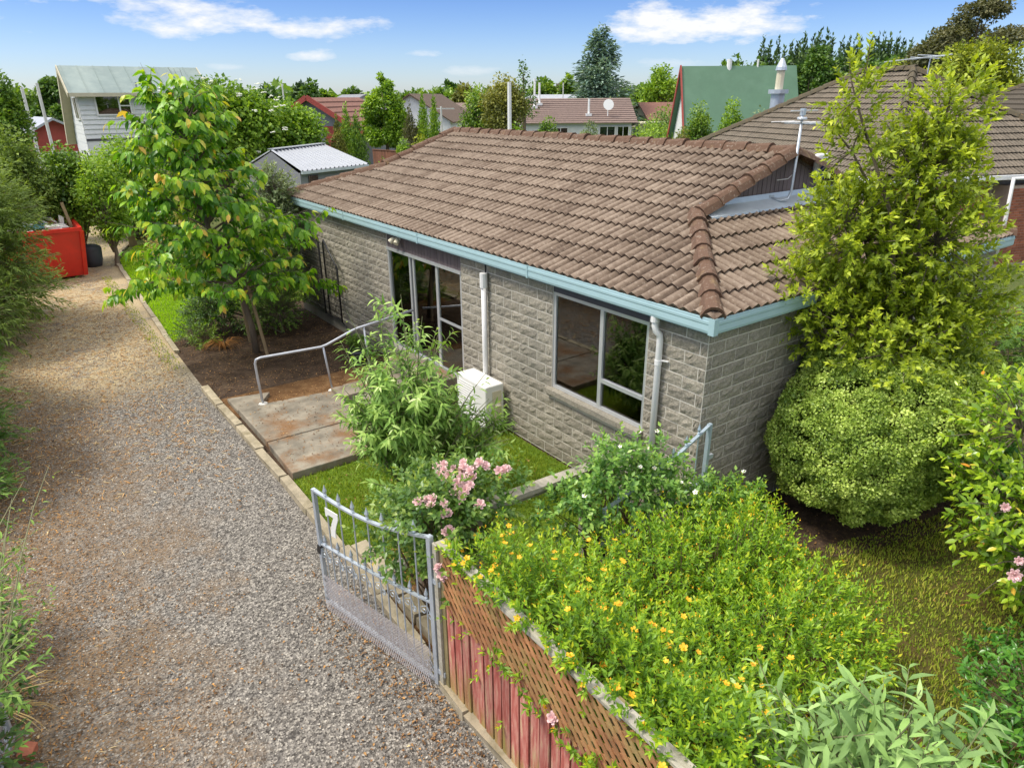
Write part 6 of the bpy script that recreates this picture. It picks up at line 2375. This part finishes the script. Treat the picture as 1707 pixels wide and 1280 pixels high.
# A-frame green roofed house
p = at(1254, 150, 47)
ga = gable_house('green_roofed_house', 'steep green-roofed house with a white gable at left, beyond the brick house', p, azof(1247) - R(17), 6.6, 6.6, .9, 5.7, 'x', MATS['house_white'], MATS['roof_green'], .35)
mb = MB()
for s in (-1,):
    x = s * 3.66
    for ya, yb in ((-.35, 3.3), (6.95, 3.3)):
        mb.beam((x, ya, .9 - .60), (x, yb, 6.6), .06, .24)
mb.build('barge_board', MATS['red_board'], ga, local=True)
for x, hh in ((-.6, .75), (1.2, .75)):
    mb = MB()
    mb.tube([(x, 3.3, 6.3), (x, 3.3, 6.6 + hh * .5)], .16 if x < 0 else .06, 8)
    mb.build('roof_vent', MATS['white_metal'], ga, local=True)
mb = MB()
mb.box((-3.33, 1.9, 2.0), (-3.305, 2.6, 3.6))
mb.build('window', MATS['far_glass'], ga, local=True)
# long brown roofed house
p = at(962, 200, 70)
br = gable_house('brown_roofed_house', 'low white house under a long brown tiled roof with a satellite dish', p, azof(962) - R(6), 10.4, 9.0, 2.75, 1.95, 'x', MATS['house_white'], MATS['far_tile'], .5,
                 [(-2.2, -.9, .7, 2.1), (2.2, 3.6, .3, 2.2), (3.9, 4.9, .3, 2.2)], rows=13)
for x, y_, h_ in ((1.2, 1.0, 1.5), (-3.9, 2.6, 2.6), (-3.4, 3.2, 2.0)):
    z = 2.75 + y_ * 1.95 / 4.5
    mb = MB()
    mb.tube([(x, y_, z - .1), (x, y_, z + h_)], .10, 8)
    mb.box((x - .28, y_ - .3, z - .05), (x + .28, y_ + .2, z + .18))
    mb.build('roof_vent', MATS['white_metal'], br, local=True)
mb = MB()
mb.lathe((0, 0, 0), [(.02, 0), (.26, .05), (.46, .15), (.50, .18)], 16)
v = [Matrix.Translation((3.0, .7, 4.1)) @ Matrix.Rotation(R(75), 4, 'X') @ Vector(q) for q in mb.v]
mb.v = [tuple(q) for q in v]
mb.tube([(3.0, .8, 3.0), (3.0, .85, 4.0)], .05, 6)
mb.build('satellite_dish', MATS['white_pvc'], br, local=True)
mb = MB()
mb.beam((6.0, 1.0, 2.5), (12.5, 1.0, 2.6), 3.0, .12)
mb.box((6.4, .4, 0), (11.2, 2.2, 2.4))
mb.build('carport', MATS['cream_board'], br, local=True)
# red gabled house
p = at(519, 200, 52)
rd = gable_house('red_gabled_house', 'house with red barge boards and red-brown tiles beyond the elder tree', p, azof(519) + R(24), 6.6, 9, 2.9, 2.0, 'y', MATS['grey_board'], MATS['red_tile'], .45, rows=7)
mb = MB()
for s in (-1, 1):
    mb.beam((s * 3.75, -.49, 2.9 - .28), (0, -.49, 4.92), .07, .32)
mb.build('barge_board', MATS['red_board'], rd, local=True)
mb = MB()
for k in range(9):
    mb.box((.9, -.04 - .006 * (k % 2), 1.3 + k * .2), (3.3, -.005, 1.3 + k * .2 + .19))
mb.build('red_cladding', MATS['red_board'], rd, local=True)
for spec in (('teal_roofed_house', 'distant pale house with a teal iron roof on the skyline', 553, 172, 110, 5, 7.0, 8, 2.9, 2.0, 'x', 'house_white', 'roof_teal'),
             ('white_gabled_house', 'white house with a brown gable half hidden by the pale green tree', 610, 185, 75, -15, 8, 9, 3.4, 1.8, 'y', 'house_white', 'grey_board'),
             ('brown_gabled_house', 'white walled house with dark brown gable right of the pale green tree', 686, 190, 70, 20, 7.5, 9, 3.0, 2.2, 'y', 'house_white', 'wood_dark'),
             ('low_white_shed', 'low white outbuilding behind the tan fence', 622, 205, 64, 0, 5.5, 5, 1.9, .8, 'x', 'house_white', 'far_tile'),
             ('orange_roofed_house', 'small house with an orange-red roof below the far trees', 1152, 172, 85, -20, 9, 8, 2.6, 1.6, 'x', 'cream_board', 'red_tile'),
             ('tan_house', 'distant tan house with a brick gable left of the green-roofed house', 1095, 172, 95, 10, 10, 9, 2.9, 1.9, 'y', 'terracotta', 'far_tile'),
             ('far_white_house', 'distant white building behind the brown tiled roof', 925, 160, 120, 0, 9, 8, 3.6, 1.6, 'x', 'house_white', 'roof_iron'),
             ('grey_roofed_house', 'low house with a pale grey hipped roof left of the white house', 88, 212, 46, -12, 6.5, 8, 2.3, 1.7, 'y', 'red_board', 'roof_iron'),
             ('clay_roofed_house', 'house with a clay coloured roof behind the bronze column shrubs', 785, 185, 78, 12, 9, 8, 2.7, 1.6, 'x', 'house_white', 'far_tile')):
    nm, lb, px, py, d, da, w, dd, ev, rs, rg, wm_, rm = spec
    gable_house(nm, lb, at(px, py, d), azof(px) + R(da), w, dd, ev, rs, rg, MATS[wm_], MATS[rm], .4, [(-w * .3, -w * .1, 1.0, 2.2)] if rg == 'x' else [(-.8, .8, 1.0, 2.2)], rows=0)

# ------------------------------------------------------------------ brick house next door
D0 = 28.3
A0 = CAM + np.array([.902, .432, .0260]) * D0
nbh = thing('brick_house', 'red brick house with a tall mossy brown tiled hip roof next door', 'house', (A0[0], A0[1], 0), None, -R(20))
# local: +y along the ridge (azimuth 20 deg), +x to the right face's direction (azimuth 110 deg)
HZ, EZ2 = A0[2], 2.72
SL = .64
hh = (HZ - EZ2) / SL
RL = 2.3
wb = hh - .45
mb = MB()
mb.box((-wb, -wb, 0), (-wb + .11, RL + wb, EZ2 - .12))
mb.box((wb - .11, -wb, 0), (wb, RL + wb, EZ2 - .12))
mb.box((-wb + .11, RL + wb - .11, 0), (wb - .11, RL + wb, EZ2 - .12))
mb.box((-wb + .11, -wb, 0), (wb - .11, -wb + .11, EZ2 - .12))
nw = mb.build('wall', MATS['brick_mortar'], nbh, local=True)
mb = MB()
mb.box((-.2, -wb - .55, 0), (wb + 1.2, -wb - .015, EZ2 - .32))
porch = mb.build('porch_wall', MATS['brick_mortar'], nbh, local=True)
bme = bpy.data.meshes.new('brick')
mb = MB()
mb.box((0, 0, 0), (.222, .02, .070), jit=.0015)
bme = mb.mesh('brick')
bme.materials.append(MATS['brick'])
nbk = 0
cand = []
for k in range(30):
    z = EZ2 - .22 - .082 * k
    for i in range(64):
        x = -wb + .234 * i + (.117 if k % 2 else 0)
        if x + .22 < wb - .02 and not (x > -.42):
            cand.append((x, -wb - .012, z))
    for i in range(30):
        x = -.2 + .234 * i + (.117 if k % 2 else 0)
        if z < EZ2 - .45 and x + .22 < wb + 1.2:
            cand.append((x, -wb - .562, z))
# those that show between the bright tree and the picture edge are the nearest to the porch corner
cand.sort(key=lambda q: abs(q[0] + .9) + abs(q[2] - 2.0) * .8)
for q in cand[:300]:
    o = link('brick', bme, nw)
    o.matrix_local = Matrix.Translation(q)
mb = MB()
for q in cand[300:]:
    mb.tv = random.random()
    mb.box(q, (q[0] + .222, q[1] + .02, q[2] + .07))
o = mb.build('brickwork', MATS['brick'], nw, local=True, tint=True)
o['kind'] = 'stuff'
mb = MB()
hw = hh
for pts in ([(-hw, -hw, EZ2), (hw, -hw, EZ2), (0, 0, HZ)], [(-hw, RL + hw, EZ2), (-hw, -hw, EZ2), (0, 0, HZ), (0, RL, HZ)], [(hw, -hw, EZ2), (hw, RL + hw, EZ2), (0, RL, HZ), (0, 0, HZ)], [(hw, RL + hw, EZ2), (-hw, RL + hw, EZ2), (0, RL, HZ)], [(-hw, -hw, EZ2 - .08), (-hw, RL + hw, EZ2 - .08), (hw, RL + hw, EZ2 - .08), (hw, -hw, EZ2 - .08)]):
    mb.add([(a, b, c - .03) for a, b, c in pts], [tuple(range(len(pts)))])
nroof = mb.build('roof', MATS['old_tile'], nbh, local=True)
ang = math.atan(SL)
ca, sa = math.cos(ang), math.sin(ang)
slen = hh / ca
NR = 17
g2 = slen / NR
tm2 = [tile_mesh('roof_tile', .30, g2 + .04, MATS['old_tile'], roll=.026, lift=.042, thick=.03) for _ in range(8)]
tl = tile_face(tm2, (0, -hh - .02, EZ2 - .02), (1, 0, 0), (0, ca, sa), -hh - .1, hh + .1, NR, g2, .30, [((0, 0, 0), (1, -1, 0)), ((0, 0, 0), (-1, -1, 0))], None)
tl += tile_face(tm2, (-hh - .02, 0, EZ2 - .02), (0, -1, 0), (ca, 0, sa), -(RL + hh) - .1, hh + .1, NR, g2, .30, [((0, 0, 0), (-1, 1, 0)), ((0, RL, 0), (-1, -1, 0))], None)
def nscore(c):
    # the part of the roof seen right of the bright tree and above the near ridge comes first
    w_ = OFF[nbh.name] @ c
    v = np.array(w_) - CAM
    zc = v @ _fw
    px, py = 853.5 + FPX * (v @ _rt) / zc, 640 - FPX * (v @ _up) / zc
    hid = 0 if (px < 1300 and py < 245) or (1530 < px < 1712 and py < 292) or (py < 150) else 60
    return np.linalg.norm(v) + hid
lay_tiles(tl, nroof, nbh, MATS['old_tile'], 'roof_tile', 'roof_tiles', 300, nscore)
cm2 = cap_mesh('ridge_tile', MATS['old_ridge'], .13, .10)
caps(cm2, (-hh, -hh, EZ2 + .03), (0, 0, HZ + .02), 16, nroof)
caps(cm2, (hh, -hh, EZ2 + .03), (0, 0, HZ + .02), 16, nroof)
caps(cm2, (-hh, RL + hh, EZ2 + .03), (0, RL, HZ + .02), 16, nroof)
caps(cm2, (0, -.1, HZ + .03), (0, RL + .1, HZ + .03), 6, nroof)
mb = MB()
mb.box((-hh - .05, -hh - .14, EZ2 - .13), (hh + .1, -hh - .01, EZ2 - .01))
mb.box((-hh - .14, -hh - .05, EZ2 - .13), (-hh - .01, RL + hh, EZ2 - .01))
mb.build('gutter', MATS['white_metal'], nbh, local=True)
pA, pB = at(1690, 298, 24.6), at(1676, 366, 24.6)
mb = MB()
mb.tube([pA + np.array([1.0, -.4, .0]), pA, pB, pB - np.array([0, 0, 1.2])], .055, 10)
mb.build('downpipe', MATS['white_pvc'], nbh, smooth=True)
mb = MB()
fl = at(1296, 165, 31)
fb, ft = np.array([fl[0], fl[1], 2.5]), at(1303, 112, 31)[2]
mb.tube([fb, (fl[0], fl[1], ft - .9)], .26, 12)
mb.tube([(fl[0], fl[1], ft - .95), (fl[0], fl[1], ft - .80)], .38, 12)
flue = mb.build('flue', MATS['galv'], nbh, smooth=False)
mb = MB()
mb.tube([(fl[0], fl[1], ft - .85), (fl[0], fl[1], ft - .05)], .15, 10)
mb.build('flue_pipe', MATS['cream_paint'], flue)
mb = MB()
mb.lathe((fl[0], fl[1], ft - .12), [(.22, 0), (.20, .12), (.06, .42)], 10)
mb.build('flue_cowl', MATS['galv'], flue)
ta = thing('television_aerial', 'long thin television aerial above the mossy brown roof', 'aerial', (A0[0] + .6, A0[1] - .5, HZ))
q0 = at(1548, 112, 28.2)
mb = MB()
mb.tube([(q0[0], q0[1], HZ - .3), (q0[0], q0[1], at(1549, 92, 28.2)[2])], .02, 6)
mb.build('pole', MATS['galv'], ta)
for (a, b, w) in (((1474, 104), (1588, 91), .018), ((1518, 96), (1566, 98), .014), ((1530, 92), (1575, 94), .014), ((1520, 100), (1570, 94), .012)):
    mb = MB()
    mb.tube([at(*a, 28.6), at(*b, 27.9)], w, 5)
    mb.build('element', MATS['galv'], ta)
# second hip roof further right
p = at(1745, 175, 44)
hr2 = thing('hip_roofed_house', 'further brown hip-roofed house at the right picture edge', 'house', (p[0], p[1], 0), None, -R(20))
mb = MB()
H2, z0_, z1_ = 5.2, 2.7, 5.65
for k in range(14):
    a, b = k / 14, (k + 1) / 14
    ra, rb = H2 * (1 - a), H2 * (1 - b)
    za, zb = z0_ + (z1_ - z0_) * a + .07, z0_ + (z1_ - z0_) * b
    ca_ = [(-ra, -ra), (ra, -ra), (ra, ra), (-ra, ra)]
    cb_ = [(-rb, -rb), (rb, -rb), (rb, rb), (-rb, rb)]
    for i in range(4):
        j = (i + 1) % 4
        mb.add([(*ca_[i], za), (*ca_[j], za), (*cb_[j], zb), (*cb_[i], zb), (*ca_[i], za - .07), (*ca_[j], za - .07)], [(0, 1, 2, 3), (4, 5, 1, 0)])
r2 = mb.build('roof', MATS['old_tile'], hr2, local=True)
caps(cm2, (-H2, -H2, z0_ + .05), (0, 0, z1_), 17, r2)
caps(cm2, (H2, -H2, z0_ + .05), (0, 0, z1_), 17, r2)
caps(cm2, (-H2, H2, z0_ + .05), (0, 0, z1_), 17, r2)
mb = MB()
mb.box((-4.7, -4.7, 0), (4.7, 4.7, 2.68))
mb.build('wall', MATS['brick'], hr2, local=True)

# ------------------------------------------------------------------ fences and poles beyond
def board_fence(name, label, a, b, h, mat, cat='fence', bw=.15, gap=.012, cap=True):
    root = thing(name, label, cat, (float(a[0]), float(a[1]), 0))
    a, b = Vector((a[0], a[1], 0)), Vector((b[0], b[1], 0))
    L = (b - a).length
    n = int(L / (bw + gap))
    d = (b - a).normalized()
    for i in range(n):
        p = a + d * (i * (bw + gap) + bw / 2)
        mb = MB()
        hj = h + random.uniform(-.02, .02)
        mb.beam(p, p + Vector((0, 0, hj)), .02, bw, up=d)
        mb.build('paling', MATS[mat], root)
    mb = MB()
    mb.beam(a + Vector((0, 0, h + .02)), b + Vector((0, 0, h + .02)), .1, .04)
    mb.build('cap_rail', MATS[mat], root)
    return root
board_fence('tan_fence', 'tan paling fence below the pale green tree', at(598, 240, 60), at(668, 240, 58), 2.1, 'fence_grey')
board_fence('brown_fence', 'dark brown paling fence in front of the tan one', at(622, 262, 48), at(668, 262, 46), 1.75, 'fence_brown')
board_fence('iron_fence', 'low pale blue-grey corrugated fence right of the shed', at(600, 275, 38), at(690, 275, 38), 1.35, 'iron_fence', bw=.12, gap=.004)
board_fence('iron_fence', 'pale grey iron fence below the hedges left of the green-roofed house', at(1062, 225, 62), at(1170, 225, 60), 1.5, 'iron_fence', bw=.3, gap=.004)
def pole(name, label, px, ptop, d, r, mat='street_pole', arms=0, zb=0):
    p = at(px, ptop, d)
    root = thing(name, label, 'pole', (p[0], p[1], zb))
    mb = MB()
    mb.tube([(p[0], p[1], zb), (p[0], p[1], p[2])], [r * 1.1, r * .9], 8)
    mb.build('mast', MATS[mat], root)
    for k in range(arms):
        mb = MB()
        s = Vector((math.cos(azof(px)), -math.sin(azof(px)), 0))
        c = Vector((p[0], p[1], p[2] - .15 - k * 1.9))
        mb.beam(c - s * 1.0, c + s * 1.0, .07, .09)
        mb.build('crossarm', MATS[mat], root)
    return root
pole('white_pole', 'tall white pole standing behind the ridge of the block house', 849, 137, 26, .075, 'white_pvc')
pole('utility_pole', 'pale utility pole with crossarms between the column shrubs', 735, 178, 56, .08, arms=2)
pole('timber_pole', 'pale timber pole at far left, the left one of a pair', 36, 146, 37, .065)
pole('timber_pole', 'pale timber pole at far left, the right one of a pair', 61, 139, 37, .065)
pole('street_lamp', 'thin lamp post above the red gabled house', 470, 140, 75, .08)
pole('street_lamp', 'thin white lamp post left of the blue spruce', 939, 138, 110, .08)

# ------------------------------------------------------------------ trees and hedges beyond
def bgtree(name, label, px, ptop, wpx, d, mat, shape='round', n=2600, leaf=None, base=.22, group=None, depth=1.0, barkm=None, cat='tree', asp=None):
    c = at(px, ptop, d)
    H = c[2]
    Wd = wpx * d / 1244 / 2
    root = thing(name, label, cat, (c[0], c[1], 0), group)
    s = (leaf or max(.10, d * .0052)) * .78
    n = int(n * 1.6)
    z0 = H * base
    rng = RNG
    if shape == 'round':
        m = 16
        dd = unit(rng.normal(0, 1, (m, 3)))
        lob = [(np.array([c[0], c[1], (H + z0) / 2]) + q * np.array([Wd * .62, Wd * .62 * depth, (H - z0) * .31]) * rng.uniform(.75, 1.05), np.array([Wd * .42, Wd * .42, min(Wd * .42, (H - z0) * .30)]) * rng.uniform(.75, 1.15)) for q in dd]
        lob.append((np.array([c[0], c[1], H - (H - z0) * .24]), np.array([Wd * .5, Wd * .5, (H - z0) * .23])))
        lob.append((np.array([c[0], c[1], (H + z0) / 2]), np.array([Wd * .7, Wd * .7, (H - z0) * .38])))
    elif shape == 'egg':
        lob = []
        for i in range(30):
            k = rng.uniform(0, 1)
            r = Wd * min(1.0, .55 + k * 1.8) * (1 - max(0, k - .22) / .80) ** .62
            a = rng.uniform(0, 6.28)
            lob.append((np.array([c[0] + math.cos(a) * r * .62, c[1] + math.sin(a) * r * .62, z0 + (H - z0) * (.06 + .86 * k)]), np.array([.40, .40, .40]) * max(r, Wd * .3)))
    elif shape in ('column', 'cone', 'spruce'):
        lob = []
        m = 14
        for i in range(m):
            k = i / (m - 1)
            r = Wd * (1 - k * .96) ** (.62 if shape == 'spruce' else .75) * 1.15 if shape != 'column' else Wd * (.75 + .35 * math.sin(math.pi * min(1, k * 1.15))) * (1 - max(0, k - .7) * 2.6)
            r = max(r, Wd * .12)
            for j in range(1 if shape == 'column' else 5):
                a = rng.uniform(0, 6.28)
                off = 0 if shape == 'column' else r * .55
                lob.append((np.array([c[0] + math.cos(a) * off, c[1] + math.sin(a) * off, z0 + (H - z0) * k * .97]), np.array([r * .6, r * .6, (H - z0) / m * 1.1]) if shape != 'column' else np.array([r, r, (H - z0) / m * 1.3])))
    else:                                     # umbrella: flat plates
        lob = []
        for i in range(13):
            a = rng.uniform(0, 6.28)
            rr = Wd * rng.uniform(.15, .8)
            z = H - (H - z0) * (rr / Wd) ** 1.4 * .8 - rng.uniform(0, .25) * (H - z0)
            lob.append((np.array([c[0] + math.cos(a) * rr, c[1] + math.sin(a) * rr, z]), np.array([Wd * .30, Wd * .30, (H - z0) * .15]) * rng.uniform(.7, 1.2)))
        lob.append((np.array([c[0], c[1], H - (H - z0) * .1]), np.array([Wd * .4, Wd * .4, (H - z0) * .09])))
    P, dr, idx = lobe_points(lob, n, .35, 1.0, .25)
    P[:, 2] = np.maximum(P[:, 2], .05)
    if shape == 'spruce':
        D = dr * np.array([1, 1, .2]) + rng.normal(0, .25, dr.shape) + np.array([0, 0, .12])
        N = np.array([0, 0, 1.0]) + rng.normal(0, .3, dr.shape)
    elif shape == 'column':
        D = dr * .5 + np.array([0, 0, .9]) + rng.normal(0, .35, dr.shape)
        N = dr + rng.normal(0, .3, dr.shape) + np.array([0, 0, .5])
    else:
        D = dr + rng.normal(0, .7, dr.shape)
        N = dr * .5 + np.array([0, 0, .8]) + rng.normal(0, .45, dr.shape)
    tone = rng.normal(0, .13, len(lob))
    ti = np.clip(rng.uniform(.1, .8, n) + tone[idx], 0, 1)
    V, F, tt = scatter(leaf_tpl(.36 if shape not in ('spruce', 'column') else .24, .09, .2), P, frames(D, N), s * rng.uniform(.6, 1.35, n), ti)
    np_mesh('crown', V, F, mat, root, tt)
    mb = MB()
    r = max(.06, H * .018)
    top = Vector((c[0], c[1], z0 + (H - z0) * .75))
    mb.tube([(c[0], c[1], -.1), (c[0] + r, c[1], z0), top], [r * 1.3, r, r * .3], 7)
    mb.build('trunk', barkm or MATS['bark'], root)
    if shape in ('round', 'umbrella'):
        branch_mesh([((c[0], c[1], z0 * .9 + .1), tuple(l[0]), r * .5, r * .12, .1) for l in lob], 4).build('branches', barkm or MATS['bark'], root)
    return root
m_ = MATS
bgtree('elder_tree', 'broad green tree with flat white flower heads behind the cherry', 350, 120, 215, 37, m_['leaf_fresh'], 'round', 12000, .25, .08)
bgtree('elder_tree', 'lower right half of the broad green trees behind the cherry, above the shed', 470, 160, 150, 38, m_['leaf_fresh'], 'round', 8000, .24, .05)
el = bpy.data.objects['elder_tree']
ep, ed, _ = lobe_points([((el.location.x, el.location.y, 3.9), (3.3, 3.3, 1.9))], 60, .92, 1.02, .5)
ok = np.argsort(np.linalg.norm(ep - CAM, axis=1))[:32]
mb = MB()
for i in ok:
    p = ep[i]
    for k in range(7):
        q = p + RNG.normal(0, .06, 3) * np.array([1, 1, .3])
        mb.lathe(q, [(.01, 0), (.045, .02), (.02, .04)], 5)
mb.build('flower_heads', m_['flower_white'], el)['kind'] = 'stuff'
bgtree('drive_end_tree', 'dark green tree at the end of the drive behind the skip', 190, 262, 160, 31, m_['leaf_dark'], 'round', 6500, .15, .05)
bgtree('drive_end_tree', 'darker bushy tree right of the drive end, behind the lattice screen', 290, 250, 130, 29, m_['leaf_dark'], 'round', 5500, .14, .05)
bgtree('fresh_green_tree', 'fresh yellow-green tree in front of the white house', 215, 222, 190, 28, m_['leaf_fresh'], 'round', 7000, .15, .1)
bgtree('fresh_green_tree', 'yellow-green tree left of the white house above the skip', 95, 232, 110, 26, m_['leaf_mid'], 'round', 5500, .14, .1)
bgtree('fresh_green_tree', 'fresh green bush below the left corner of the white house', 150, 245, 90, 25, m_['leaf_fresh'], 'round', 3500, .12, .1)
bgtree('left_edge_tree', 'large mid green tree filling the upper left edge', -8, 112, 84, 31, m_['leaf_mid'], 'round', 7000, .16, .12)
bgtree('left_edge_tree', 'green tree below the large one at the left edge', 5, 200, 120, 25, m_['leaf_tea'], 'round', 5500, .12, .05)
bgtree('macrocarpa_tree', 'dark flat-topped macrocarpa left of the white house', 88, 130, 82, 70, m_['leaf_dark'], 'umbrella', 4200, .34, .35)
bgtree('macrocarpa_tree', 'dark macrocarpa left of the poplars above the green roof', 1366, 77, 82, 150, m_['leaf_dark'], 'umbrella', 3600, .8, .15)
bgtree('sweetgum_tree', 'neat bright green tree with a pointed top beyond the shed', 634, 111, 92, 50, m_['leaf_fresh'], 'egg', 8500, .26, .27)
for px, pt, w, d, mt, lb in ((575, 178, 34, 39, 'leaf_mid', 'green column conifer left of a group behind the shed'), (592, 192, 34, 38, 'leaf_mid', 'shorter green column conifer right of a group behind the shed'), (560, 200, 30, 37, 'leaf_olive', 'olive column conifer lowest of the group behind the shed'),
                             (682, 178, 30, 44, 'leaf_bronze', 'bronze-tipped column shrub right of the pale green tree'), (703, 158, 24, 44, 'leaf_fresh', 'slim fresh green column tree next to the bronze one'), (722, 163, 22, 45, 'leaf_fresh', 'second slim green column tree left of the utility pole')):
    bgtree('column_conifer', lb, px, pt, w, d, m_[mt], 'column', 2400, .17, .02, 'column conifers')
bgtree('garden_shrub', 'yellow-green shrub behind the left end of the ridge', 700, 222, 60, 34, m_['leaf_yellow'], 'round', 2600, .14, .02, cat='shrub')
bgtree('garden_shrub', 'fresh green shrub left of the yellow-green one behind the roof', 672, 226, 40, 36, m_['leaf_fresh'], 'round', 2000, .13, .02, cat='shrub')
bgtree('garden_shrub', 'low shrub behind the shed end', 640, 262, 60, 36, m_['leaf_mid'], 'round', 1500, .12, .02, cat='shrub')
bgtree('weeping_tree', 'olive-brown weeping tree behind the roof ridge', 838, 118, 105, 50, m_['leaf_olive'], 'round', 6500, .22, .06)
bgtree('weeping_tree', 'green half of the weeping trees left of the white pole', 795, 138, 90, 52, m_['leaf_mid'], 'round', 5000, .22, .06)
bgtree('bare_topped_tree', 'thin tree with sparse dark leaves at its tip above the weeping tree', 872, 96, 46, 54, m_['leaf_dark'], 'cone', 500, .24, .5)
bgtree('garden_shrub', 'white-tipped green shrub in front of the brown tiled roof', 915, 192, 58, 46, m_['leaf_mid'], 'round', 2500, .17, .02, cat='shrub')
bgtree('garden_shrub', 'pale loose shrub below the satellite dish', 985, 196, 52, 46, m_['leaf_grey'], 'round', 1800, .16, .02, cat='shrub')
bgtree('garden_shrub', 'small green shrub at the foot of the white pole', 862, 202, 50, 40, m_['leaf_fresh'], 'round', 1600, .15, .02, cat='shrub')
bgtree('blue_spruce', 'tall blue-green cedar with tiered drooping boughs', 1003, 50, 128, 85, m_['leaf_spruce'], 'spruce', 9000, .62, .06)
bgtree('round_tree', 'rounded fresh green tree right of the cedar', 1104, 105, 84, 95, m_['leaf_fresh'], 'round', 3800, .42, .12)
bgtree('clipped_hedge', 'long clipped hedge left of the green-roofed house', 1120, 172, 120, 62, m_['leaf_mid'], 'round', 3600, .22, .02, cat='hedge')
bgtree('loose_hedge', 'loose green shrubs in front of the green-roofed house', 1168, 165, 70, 42, m_['leaf_mid'], 'round', 3200, .17, .02, cat='hedge')
bgtree('conical_shrub', 'bright green conical shrub in front of the green roof', 1224, 158, 58, 40, m_['leaf_fresh'], 'round', 3400, .15, .02, cat='shrub')
bgtree('garden_shrub', 'pale silvery shrub below the flue pipe', 1268, 176, 60, 38, m_['leaf_grey'], 'round', 2200, .14, .02, cat='shrub')
bgtree('garden_shrub', 'brownish low shrub right of the iron fence', 1140, 206, 50, 40, m_['leaf_olive'], 'round', 1600, .13, .02, cat='shrub')
bgtree('bright_hedge', 'bright yellow-green low hedge above the iron fence', 1090, 200, 110, 52, m_['leaf_fresh'], 'round', 2200, .16, .02, cat='hedge')
bgtree('yellow_tree', 'big yellow-green tree behind the mossy brown roof', 1645, 54, 165, 52, m_['leaf_yellow'], 'round', 9000, .26, .1)
bgtree('yellow_tree', 'smaller yellow-green tree left of the big one behind the roof aerial', 1500, 92, 60, 62, m_['leaf_yellow'], 'round', 2600, .28, .1)
bgtree('gum_tree', 'tall open bronze-green gum tree at the upper right', 1640, 2, 165, 120, m_['leaf_bronze'], 'umbrella', 9000, .5, .40)
bgtree('gum_tree', 'lower bronze gum tree left of the tall one', 1560, 58, 80, 120, m_['leaf_bronze'], 'round', 2600, .6, .2)
ORD = ('', 'first', 'second', 'third', 'fourth', 'fifth', 'sixth', 'seventh', 'eighth', 'ninth', 'tenth', 'eleventh', 'twelfth', 'thirteenth', 'fourteenth', 'fifteenth', 'sixteenth', 'seventeenth', 'eighteenth', 'nineteenth', 'twentieth',
       'twenty-first', 'twenty-second', 'twenty-third', 'twenty-fourth', 'twenty-fifth', 'twenty-sixth', 'twenty-seventh')
k = 0
for px, pt in ((1274, 63), (1284, 72), (1298, 70), (1308, 84), (1320, 76), (1329, 74), (1336, 66), (1344, 58), (1357, 60), (1368, 54), (1380, 56), (1388, 58), (1406, 70), (1416, 68), (1427, 66), (1436, 70), (1458, 64), (1466, 62), (1476, 58), (1486, 60), (1498, 62), (1508, 64), (1521, 66), (1544, 62), (1553, 58)):
    k += 1
    bgtree('poplar_tree', ORD[k] + ' poplar from the left in the dark row on the skyline', px, pt, 14 + random.random() * 5, 175 + random.uniform(-12, 12), m_['leaf_poplar'], 'column', 520, 1.0, .12, 'poplars in a row on the skyline')
k = 0
for px, pt, w, d, mt in sorted(((445, 140, 60, 120, 'leaf_dark'), (500, 138, 40, 150, 'leaf_poplar'), (515, 133, 46, 140, 'leaf_dark'), (540, 150, 40, 150, 'leaf_mid'), (585, 146, 50, 140, 'leaf_dark'), (690, 150, 60, 170, 'leaf_mid'), (735, 147, 70, 190, 'leaf_mid'), (748, 135, 34, 210, 'leaf_dark'), (772, 140, 46, 160, 'leaf_olive'),
                         (905, 128, 60, 170, 'leaf_mid'), (935, 140, 50, 200, 'leaf_bronze'), (948, 122, 40, 150, 'leaf_mid'), (1080, 140, 60, 200, 'leaf_mid'), (1145, 132, 44, 180, 'leaf_dark'), (1230, 93, 80, 170, 'leaf_mid'), (1210, 100, 50, 200, 'leaf_dark'), (650, 152, 60, 200, 'leaf_mid'), (30, 140, 60, 90, 'leaf_mid'), (130, 142, 60, 110, 'leaf_mid'), (345, 145, 60, 90, 'leaf_mid'), (400, 143, 60, 120, 'leaf_mid'),
                         (1400, 92, 60, 160, 'leaf_dark'), (1450, 95, 60, 160, 'leaf_dark'), (1490, 92, 60, 150, 'leaf_dark'), (1310, 98, 60, 165, 'leaf_dark'), (1270, 98, 50, 165, 'leaf_dark'), (1530, 88, 60, 140, 'leaf_dark'))):
    k += 1
    bgtree('skyline_tree', ORD[k] + ' small distant tree from the left along the hazy skyline', px, pt, w, d, m_[mt], 'round', 900, d * .007, .1, 'distant trees along the skyline')
# a wood closes the view right round the horizon
def treeline():
    n = 26000
    a = RNG.uniform(0, 6.283, n)
    r = RNG.uniform(260, 420, n)
    hmax = 5.5 + 2.2 * np.sin(a * 23) + 1.6 * np.sin(a * 57 + 1) + 1.2 * np.sin(a * 111 + 2)
    z = RNG.uniform(.03, 1, n) ** .7 * hmax * (r / 330)
    P = np.stack([CAM[0] + np.sin(a) * r, CAM[1] + np.cos(a) * r, z], -1)
    D = RNG.normal(0, 1, (n, 3))
    N = RNG.normal(0, .6, (n, 3)) + np.array([0, 0, .8])
    V, F, tt = scatter(leaf_tpl(.42, .12, .2), P, frames(D, N), RNG.uniform(2.2, 4.2, n), np.clip(RNG.normal(.4, .2, n), 0, 1))
    np_mesh('distant_wood', V, F, m_['leaf_mid'], None, tt, kind='stuff')
treeline()
